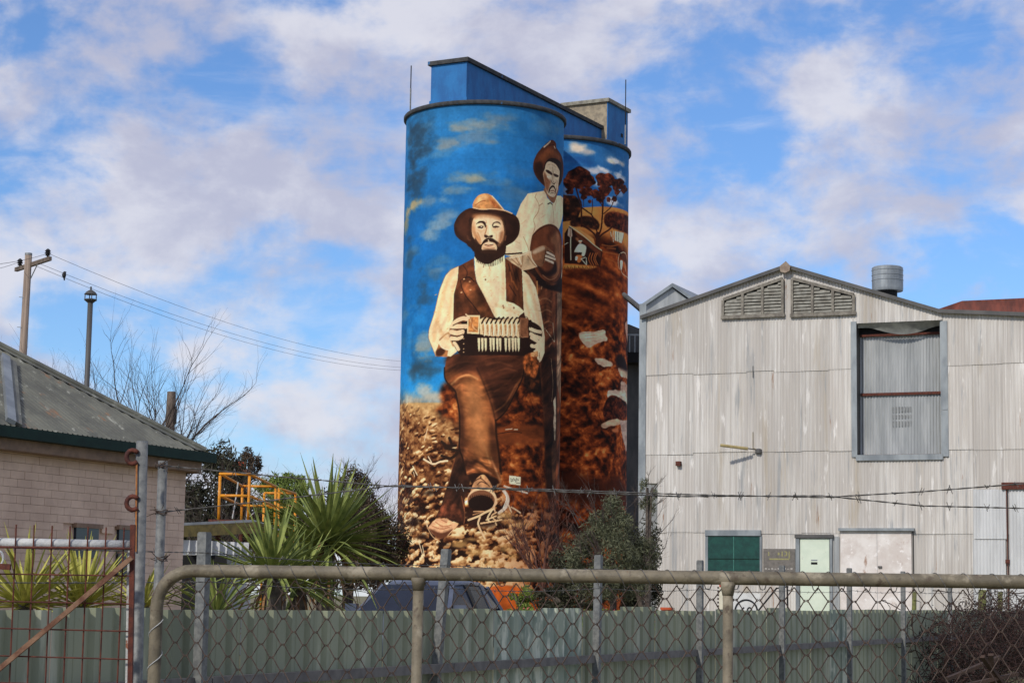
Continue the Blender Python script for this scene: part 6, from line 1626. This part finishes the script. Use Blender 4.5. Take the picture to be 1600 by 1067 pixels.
shrub('garden_shrub', 'low yellowish shrub at the right foot of the front silo', 815, 935, 66, .55, .45, 1800, .07, m_greenleaf, 18, clumps=12, shell=.2)
shrub('garden_shrub', 'low leafy garden shrub beneath the reddish bare shrub', 890, 938, 48, .8, .4, 2600, .06, m_darkleaf, 19, clumps=14, shell=.2)
# flower bed as ground cover
rs = random.Random(31); fb_ = MB(); fl_ = MB()
for k in range(1700):
    Y = rs.uniform(40, 50); px = rs.uniform(790, 1060); p = at(px, 940, Y); p.z = gz(p.x, Y)+rs.random()*.34
    a = Vector((rs.gauss(0, 1), rs.gauss(0, 1), rs.gauss(.6, 1))).normalized(); b = a.cross(Vector((rs.gauss(0, 1), rs.gauss(0, 1), rs.gauss(0, 1)))).normalized(); s_ = rs.uniform(.04, .09)
    (fl_ if (k % 6 == 0 and p.z > gz(p.x, Y)+.18) else fb_).add([p-a*s_, p+b*s_*.3, p+a*s_, p-b*s_*.3], [(0, 1, 2, 3)])
o = fb_.build('flower_bed', m_greenleaf, None, kind='stuff'); tag(o, 'strip of low green garden plants behind the fence', 'plants')
o = fl_.build('flowers', mat('pink_flower', S((176, 90, 84)), S((140, 66, 64)), 9, .8), None, kind='stuff'); tag(o, 'small reddish pink flowers among the garden plants', 'flowers')
# yuccas: every blade its own piece
def blade(name, m, L_, w_, droop):
    mb = MB(); n = 5
    for k in range(n+1):
        t = k/n; ww = w_*.85*(.55+1.6*t*(1-t)*1.1 if t < .55 else (1-t)*2.1)*.5; ww = max(ww, .0015); z = -droop*t*t*L_
        mb.v += [(-ww, L_*t, z+.25*ww), (0, L_*t, z-.25*ww), (ww, L_*t, z+.25*ww)]
    for k in range(n): b = 3*k; mb.f += [(b, b+3, b+4, b+1), (b+1, b+4, b+5, b+2)]
    return mb.mesh(name, m)
bl = {}
for nm, mm in (('g', m_yucca), ('y', m_yuccay)):
    bl[nm] = [blade('blade', mm, 1.0, .085, d) for d in (.02, .07, .16, .42)]
m_deadleaf = mat('dead_yucca_leaf', S((150, 112, 76)), S((112, 80, 54)), 8, .9); bl['d'] = [blade('blade', m_deadleaf, 1.0, .07, .6)]
def yucca(label, px, py, Y, L_, n, kind, seed, lowdead=8, lim=-.35, tilt=(0, 0)):
    rs = random.Random(seed); c = at(px, py, Y); root = thing('yucca', (c.x, Y, gz(c.x, Y)), label, 'yucca', None)
    MB().tube([(c.x, Y, gz(c.x, Y)-.05), (c.x, Y, c.z-.1), (c.x, Y, c.z+.05)], [.10, .09, .05], 9).build('trunk', m_bark, root)
    for k in range(n+lowdead):
        dead = k >= n; el = math.asin(min(.99, max(-.9, lim+(1.0-lim)*((k+.5)/n)**.85))) if not dead else -rs.uniform(.5, 1.1)
        az = k*2.399963+rs.uniform(-.2, .2); d = Vector((math.cos(az)*math.cos(el)+tilt[0], math.sin(az)*math.cos(el)+tilt[1], math.sin(el))).normalized()
        x = d.cross(ZV).normalized(); z = x.cross(d); ln = L_*rs.uniform(.82, 1.1)*(1 if not dead else .7)
        me = bl['d'][0] if dead else bl[kind][3 if rs.random() < .10 else (2 if el < .1 else (1 if el < .7 else 0))]
        if not dead and el < .25 and rs.random() < .10: me = bl['d'][0]
        piece('blade', me, root, Vector((c.x, Y, c.z))+d*.04, frame_quat(x, d, z), (ln*.95, ln, ln))
yucca('largest spiky green yucca rosette in the centre left', 510, 850, 20, .86, 150, 'g', 41, 16, lim=-.4)
yucca('spiky yucca left of the largest, half behind the gate rail', 425, 900, 18, .68, 96, 'g', 42)
yucca('low spiky yucca under the largest rosette', 466, 918, 18.8, .66, 84, 'g', 43)
yucca('yellow-green yucca at the far left behind the weldmesh gate', 38, 948, 15.5, .60, 80, 'y', 44, lim=-.1)
yucca('yellow-green yucca left of the tall hinge post', 128, 950, 16.0, .58, 80, 'y', 45, lim=-.1)
yucca('small yellow-green yucca between the two gate posts', 222, 952, 16.5, .48, 40, 'y', 46, lim=0.)
yucca('green yucca beside the first fence post', 338, 962, 16.5, .55, 44, 'g', 47, lim=0.)
# dead vine over the end of the fence
rs = random.Random(77); vroot = thing('dead_vine', fp(16.5, .8), 'dark tangle of dead brown vine over the right end of the fence', 'vine')
vb = MB()
for k in range(700):
    t = rs.uniform(13.0, 23); hgt = 1.62+.32*min(1, max(0, (t-14.5)/4))
    p = fp(t, rs.uniform(.5, hgt)*(rs.random()**.25), rs.uniform(.05, .7)*min(1, (t-12.2)/4)); 
    d = Vector((rs.gauss(0, 1), rs.gauss(0, 1), rs.gauss(0, .7))).normalized(); pts = [p]
    for j in range(6): d = (d+Vector((rs.gauss(0, .5), rs.gauss(0, .5), rs.gauss(-.05, .5)))).normalized(); p = p+d*.14; p.z = min(p.z, hgt+.12); pts.append(p)
    vb.tube(pts, rs.uniform(.003, .007), 4, False)
vb.build('stems', m_vine, vroot)
vl = MB(); 
for k in range(22): 
    t = 14.2+k*.42; leafcloud(vl, fp(t, .95+.25*min(1, k/8), .3), (.5, .5, .65), 900, .03, rs, 8, .35, .1, .5)
vl.build('dead_leaves', m_vine, vroot)
tb = thing('timber_offcuts', fp(10.5, 1.0, 1.9), 'broken brown timber leaning in the vine at the lower right', 'timber')
for a, b in (((1480, 1060), (1562, 1026)), ((1535, 1025), (1575, 1080)), ((1548, 1022), (1552, 1080)), ((1500, 1072), (1590, 1052))):
    MB().bar(at(*a, 18), at(*b, 18.3), .05, .03).build('batten', mat('old_timber', S((74, 56, 46)), S((50, 38, 32)), 12, .9), tb)
# ---------------------------------------------------------------- things between fence and silos
# car, seen over the fence
CY = 33.0; cc = at(660, 950, CY); cg = .50; 
CF = Vector((-.33, -.944, 0)).normalized(); CS = Vector((-CF.y, CF.x, 0))       # forward, and the side seen on the right
if CS.x < 0: CS = -CS
car = thing('parked_car', (cc.x, CY, cg), 'dark blue hatchback parked behind the green fence', 'car')
def cp(f, s, z): return Vector((cc.x, CY, cg)) + CF*f + CS*s + ZV*z
def loft(secs, name, m, parent, smooth=True):      # cross-sections: f, half widths/heights outline list
    mb = MB(); n = len(secs[0][1])
    for f, ring in secs: mb.v += [tuple(cp(f+df, s_, z_)) for df, s_, z_ in ring]
    for i in range(len(secs)-1):
        for k in range(n): k2 = (k+1) % n; mb.f.append((i*n+k, i*n+k2, (i+1)*n+k2, (i+1)*n+k))
    mb.f += [tuple(range(n))[::-1], tuple((len(secs)-1)*n+k for k in range(n))]
    return mb.build(name, m, parent, smooth)
def ringb(w_, z0, z1): return [(0, -w_*.96, z0), (0, -w_, (z0+z1)/2), (0, -w_*.93, z1-.05), (0, -w_*.85, z1), (0, w_*.85, z1), (0, w_*.93, z1-.05), (0, w_, (z0+z1)/2), (0, w_*.96, z0)]
body = loft([(2.0, ringb(.66, .35, .62)), (1.9, ringb(.78, .25, .72)), (1.4, ringb(.85, .2, .84)), (.75, ringb(.87, .2, .95)), (-.6, ringb(.87, .2, .98)), (-1.7, ringb(.86, .22, 1.0)), (-2.0, ringb(.78, .3, .95))], 'body', m_carblue, car)
def ringr(w_, z_): return [(0, -w_, z_-.06), (0, -w_*.85, z_), (0, 0, z_+.025), (0, w_*.85, z_), (0, w_, z_-.06), (0, w_*.9, z_-.1), (0, -w_*.9, z_-.1)]
loft([(.28, ringr(.56, 1.40)), (.05, ringr(.60, 1.455)), (-.6, ringr(.62, 1.475)), (-1.3, ringr(.60, 1.45)), (-1.62, ringr(.55, 1.39))], 'roof', m_carblue, car)
def pane(name, pts, m=m_glassd): 
    return MB().prism([cp(*p) for p in pts], CF*-.012+ZV*-.004).build(name, m, car)
glass = mat('car_glass', S((26, 34, 50)), S((18, 26, 40)), 3, .12, spec=.35)
pane('windscreen', [(.93, -.74, .95), (.93, .74, .95), (.30, .56, 1.385), (.30, -.56, 1.385)], glass)
pane('rear_window', [(-1.98, -.66, 1.0), (-1.98, .66, 1.0), (-1.66, .52, 1.36), (-1.66, -.52, 1.36)], glass)
for sg_ in (-1, 1):
    def sw(name, p): MB().prism([cp(f, sg_*s_, z_) for f, s_, z_ in p], CS*sg_*-.012).build(name, glass, car)
    sw('side_window', [(.70, .80, .97), (-.30, .82, .99), (-.30, .63, 1.38), (.16, .61, 1.37)]); sw('side_window', [(-.37, .82, .99), (-1.05, .81, 1.0), (-1.05, .63, 1.37), (-.37, .63, 1.38)]); sw('side_window', [(-1.12, .80, 1.0), (-1.62, .76, 1.02), (-1.45, .60, 1.33), (-1.12, .62, 1.365)])
    for f0, s0_, z0_, f1, s1_, z1_ in ((.84, .79, .94, .22, .60, 1.39), (-.335, .83, .98, -.335, .635, 1.40), (-1.085, .82, .98, -1.085, .625, 1.39), (-1.75, .76, .98, -1.5, .58, 1.37)):
        MB().bar(cp(f0, sg_*s0_, z0_), cp(f1, sg_*s1_, z1_), .07, .05).build('pillar', m_carblue if f0 != -.335 else m_black, car)
    MB().box(cp(.72, sg_*.95, 1.0), CF*.05, CS*.1, ZV*.07).build('mirror', m_carblue, car)
    for f in (1.25, -1.3):
        wv_ = MB().lathe((0, 0, 0), [(.18, -.1), (.29, -.1), (.31, -.06), (.31, .06), (.29, .1), (.18, .1)], 22); wv_.v = [tuple(cp(f+x, sg_*(.80+z*sg_*.9*sg_), .31+y)) for x, y, z in wv_.v]
        wh = wv_.build('wheel', m_black, car); hb = MB().lathe((0, 0, 0), [(.05, .08), (.19, .06), (.19, .02)], 16); hb.v = [tuple(cp(f+x, sg_*(.80+z), .31+y)) for x, y, z in hb.v]; hb.build('rim', m_galv, wh)
    MB().box(cp(1.86, sg_*.6, .66), CF*.06, CS*.14, ZV*.06).build('headlight', m_whitepipe, car)
MB().tube([cp(.60, -.2, 1.06), cp(.60, .12, 1.05)], .012, 6).build('wiper', m_black, car); MB().tube([cp(.25, .3, 1.02)+CS*.17*math.cos(a)+ZV*.17*math.sin(a)*.9 for a in [k*.524 for k in range(13)]], .014, 6).build('steering_wheel', m_black, car)
# old speed sign leaning by the shed
sc = at(1166, 953, 46); sgn = thing('speed_sign', (sc.x, 46, gz(sc.x, 46)), 'round speed sign reading 60 leaning by the shed', 'sign')
m_sw = mat('sign_white', S((226, 226, 222)), S((206, 206, 202)), 8, .5); m_sb = mat('sign_black', S((26, 26, 30)), S((20, 20, 24)), 8, .5)
MB().box((sc.x, 46.03, sc.z-.03), (.33, 0, 0), (0, .012, 0), ZV*.42).build('plate', m_sw, sgn)
rg_ = MB(); n = 40
for k in range(n):
    a = 2*math.pi*k/n
    for r_ in (.235, .275): rg_.v.append((sc.x+r_*math.cos(a), 46.012, sc.z-.02+r_*math.sin(a)))
rg_.f = [(2*k, 2*k+1, (2*k+3) % (2*n), (2*k+2) % (2*n)) for k in range(n)]; rg_.build('ring', m_sb, sgn)
tcu = bpy.data.curves.new('numerals', 'FONT'); tcu.body = '60'; tcu.size = .30; tcu.align_x = 'CENTER'; tcu.align_y = 'CENTER'; tcu.extrude = .002; tcu.materials.append(m_sb)
to = bpy.data.objects.new('numerals', tcu); COL.objects.link(to); to.parent = sgn; to.location = Vector((sc.x, 46.008, sc.z-.04))-OFF[sgn.name]; to.rotation_euler = (math.pi/2, 0, 0)
bpy.context.view_layer.update(); dg = bpy.context.evaluated_depsgraph_get(); tme = bpy.data.meshes.new_from_object(to.evaluated_get(dg)); t2 = bpy.data.objects.new('numerals', tme); COL.objects.link(t2); t2.parent = sgn; t2.location = to.location; t2.rotation_euler = to.rotation_euler; bpy.data.objects.remove(to); t2.name = 'numerals'
mk = at(1127, 935, 46.5); mkr = thing('marker_post', (mk.x, 46.5, gz(mk.x, 46.5)), 'white marker post with a red top and dotted edges near the shed', 'post')
zt = at(1127, 903, 46.5).z; MB().box((mk.x, 46.5, (zt+gz(mk.x, 46.5))/2), (.05, 0, 0), (0, .02, 0), ZV*((zt-gz(mk.x, 46.5))/2)).build('board', mat('marker_cream', S((226, 220, 196)), S((206, 200, 178)), 9, .6), mkr)
MB().box((mk.x, 46.475, zt-.1), (.045, 0, 0), (0, .004, 0), ZV*.1).build('red_top', mat('marker_red', S((206, 44, 36)), S((180, 36, 30)), 9, .6), mkr)
for k in range(9):
    for sx_ in (-1, 1): MB().box((mk.x+sx_*.075, 46.49, zt-.22-k*.085), (.018, 0, 0), (0, .006, 0), ZV*.022).build('dot', m_vine, mkr)
pc = at(1042, 952, 45); pot = thing('flower_pot', (pc.x, 45, gz(pc.x, 45)), 'orange terracotta pot near the shed corner', 'pot')
m_terra = mat('terracotta', S((206, 92, 50)), S((176, 76, 42)), 9, .8); z0 = pc.z-.2
MB().lathe((pc.x, 45, z0), [(.09, 0), (.13, .2), (.15, .2), (.15, .25), (.12, .25), (.11, .22)], 18).build('bowl', m_terra, pot); MB().lathe((pc.x, 45, z0+.2), [(.11, 0), (.10, .02)], 18).build('soil', m_bark, pot)
MB().lathe((pc.x, 45, gz(pc.x, 45)), [(.1, 0), (.1, z0-gz(pc.x, 45))], 14).build('stand', m_timber, pot)
for k, (px, py, wd_) in enumerate(((1152, 905, .05), (1217, 900, .03), (1227, 905, .03))):
    pass
tr_ = thing('sign_trestle', Vector((at(1200, 950, 45.5).x, 45.5, gz(9, 45.5))), 'thin dark metal trestle leaning right of the speed sign', 'trestle')
MB().tube([at(1182, 957, 45.5), at(1214, 918, 45.6)], .02, 6).build('leg', m_dark, tr_); MB().tube([at(1231, 958, 45.5), at(1230, 915, 45.6)], .02, 6).build('leg', m_dark, tr_); MB().tube([at(1212, 919, 45.6), at(1232, 916, 45.6)], .018, 6).build('top_bar', m_dark, tr_)
m_moss = mat('mossy_post', S((120, 124, 70)), S((92, 90, 60)), 8, .95, bump=.4)
for px, py, wd_, lb in ((1428, 924, 7, 'short mossy timber post left of the dark vine'), (1483, 924, 5, 'thin mossy timber post left of the thick one'), (1534, 921, 13, 'thickest mossy timber post behind the vine'), (1562, 924, 8, 'mossy timber post right of the thickest one')):
    Y = 40; p = at(px, py, Y); r_ = wd_/2*Y/F_PX
    o = MB().tube([(p.x-.02, Y, gz(p.x, Y)-.05), (p.x, Y, p.z-.3), (p.x+.015, Y, p.z)], [r_*1.15, r_, r_*.9], 10).build('timber_post', m_moss, None, True); tag(o, lb, 'post')
gt = at(1015, 928, 62)
st_ = at(268, 612, 46); sb_ = at(266, 800, 46); o = thing('timber_stump', (st_.x, 46, .9), 'old weathered timber pole stub behind the house roof', 'pole')
MB().tube([(st_.x-.03, 46, .9), (st_.x, 46, st_.z-.3), (st_.x, 46, st_.z)], [.13, .11, .10], 12).build('shaft', m_timber, o, True); MB().bar((st_.x+.12, 45.95, st_.z-.35), (st_.x+.12, 45.95, st_.z-.75), .07, .05).build('bracket', m_dark, o)
# yellow railed platform over the lean-to
RY = 32.0; A_, B_ = at(344, 740, RY), at(390, 740, RY); C_, D_ = at(431, 760, 35.6), at(379, 757, 35.6); zt = A_.z; zf = at(360, 812, RY).z; C_.z = D_.z = B_.z = zt
rl = thing('railed_platform', Vector((A_.x, RY, zf)), 'yellow pipe guard rail round a brown platform beside the house', 'platform')
def vz(p, z): return Vector((p.x, p.y, z))
for p in (A_, B_, C_, D_): MB().tube([vz(p, zf), vz(p, zt-.03)], .024, 10).build('rail_post', m_yellow, rl, True)
for p, q in ((A_, B_), (B_, C_), (C_, D_), (D_, A_)):
    for zz_ in (zt, (zt+zf)/2+.02): MB().tube([vz(p, zz_), vz(q, zz_)], .022, 10).build('guard_rail', m_yellow if p is A_ or p is C_ else m_yellow, rl, True)
MB().prism([vz(A_, zf-.07)-Vector((.15, .1, 0)), vz(B_, zf-.07)+Vector((.15, -.1, 0)), vz(C_, zf-.07)+Vector((.2, .1, 0)), vz(D_, zf-.07)], ZV*.07).build('deck', m_rust, rl)
for p in (A_, B_, C_, D_): MB().tube([vz(p, .5), vz(p, zf-.05)], .04, 8).build('leg', m_rust, rl)
E_, G_ = at(413, 770, 37.5), at(462, 770, 37.5); H_ = at(436, 762, 35.9); zt2 = E_.z; zf2 = at(436, 815, 37.5).z; G_.z = zt2
r2 = thing('guard_rail_frame', Vector((E_.x, 37.5, zf2)), 'second lower yellow guard rail behind the yucca', 'railing')
for p in (E_, G_, H_): MB().tube([vz(p, zf2-1.9), vz(p, zt2)], .024, 10).build('rail_post', m_yellow, r2, True)
for zz_ in (zt2, (zt2+zf2)/2): MB().tube([vz(E_, zz_), vz(G_, zz_)], .022, 10).build('guard_rail', m_yellow, r2, True); MB().tube([vz(H_, zz_), vz(G_, zz_)], .022, 10).build('guard_rail', m_yellow, r2, True)
cab = thing('hanging_cable', at(392, 760, 33), 'pale loose cable hanging inside the yellow railing', 'cable')
for q in (((372, 753), (369, 775), (363, 810)), ((387, 795), (384, 812), (398, 800))): MB().tube([at(x, y, 33) for x, y in q], .012, 5).build('cable_length', m_whitepipe, cab)
L0 = at(286, 832, 30); L1 = at(402, 824, 31.5); ln_ = thing('lean_to', Vector((L0.x, 30, .7)), 'old white lean-to with a mossy timber beam beside the house', 'lean-to')
MB().bar(L0+Vector((-.3, 0, 0)), L1, .12, .17).build('beam', mat('mossy_beam', S((140, 122, 70)), S((104, 92, 58)), 8, .9, bump=.3), ln_)
wz0 = at(300, 866, 30.3).z; a = at(284, 850, 30.3); b = at(388, 850, 31.3)
for k in range(9):
    p = a.lerp(b, k/9); q = a.lerp(b, (k+.94)/9); MB().bar(vz((p+q)/2, wz0), vz((p+q)/2, L0.z-.1), (q-p).length, .03, (0, 1, 0)).build('wall_board', m_corrw, ln_)
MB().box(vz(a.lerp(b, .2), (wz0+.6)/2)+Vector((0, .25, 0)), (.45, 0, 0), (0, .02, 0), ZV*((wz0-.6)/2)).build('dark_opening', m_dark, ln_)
MB().prism([vz(L0, L0.z+.09)+Vector((-.3, 0, 0)), vz(L1, L1.z+.09), vz(L1, L1.z+.05)+Vector((0, 3, 0)), vz(L0, L0.z+.05)+Vector((-.3, 3, 0))], ZV*.04).build('roof_sheet', m_corrg, ln_)
MB().box(vz(b, (wz0+.6)/2)+Vector((-.55, .05, 0)), (.6, 0, 0), (0, .03, 0), ZV*((L0.z-.7)/2)).build('wall', m_corrw, ln_)
# chimney of a house further off
ch = at(370, 760, 48); cz = at(370, 739, 48).z; cr_ = thing('chimney', (ch.x, 48, 1.0), 'brown brick chimney with two orange pots behind the railing', 'chimney')
mch = mat('brown_brick', S((118, 82, 66)), S((90, 64, 54)), 14, .9, bump=.4)
MB().box((ch.x, 48, (cz+1)/2), (.2, 0, 0), (0, .2, 0), ZV*((cz-1)/2)).build('stack', mch, cr_); MB().box((ch.x, 48, cz+.03), (.26, 0, 0), (0, .26, 0), ZV*.06).build('crown', mch, cr_)
for dx in (-.09, .1): MB().lathe((ch.x+dx, 48, cz+.08), [(.075, 0), (.085, .12), (.095, .14), (.095, .19), (.07, .19)], 14).build('chimney_pot', m_terra, cr_)

GROUPS = {'grain_silo': 'painted grain silos', 'yucca': 'yuccas behind the fence', 'barbed_wire': 'barbed wire strands', 'power_line': 'power lines on the timber pole', 'gate_post': 'pipe posts between the gates', 'timber_post': 'mossy timber posts', 'hedge_shrub': 'tangled shrubs behind the yuccas',
          'bare_tree': 'leafless trees by the house', 'bare_shrub': 'leafless shrubs before the silos', 'dark_shrub': 'dark shrubs at the shed corner', 'olive_bush': 'olive bushes at the shed corner', 'garden_shrub': 'low garden shrubs', 'lightning_rod': 'lightning rods on the silos'}
for o in COL.objects:
    k = o.name.split('.')[0]
    if o.parent is None and k in GROUPS: o['group'] = GROUPS[k]
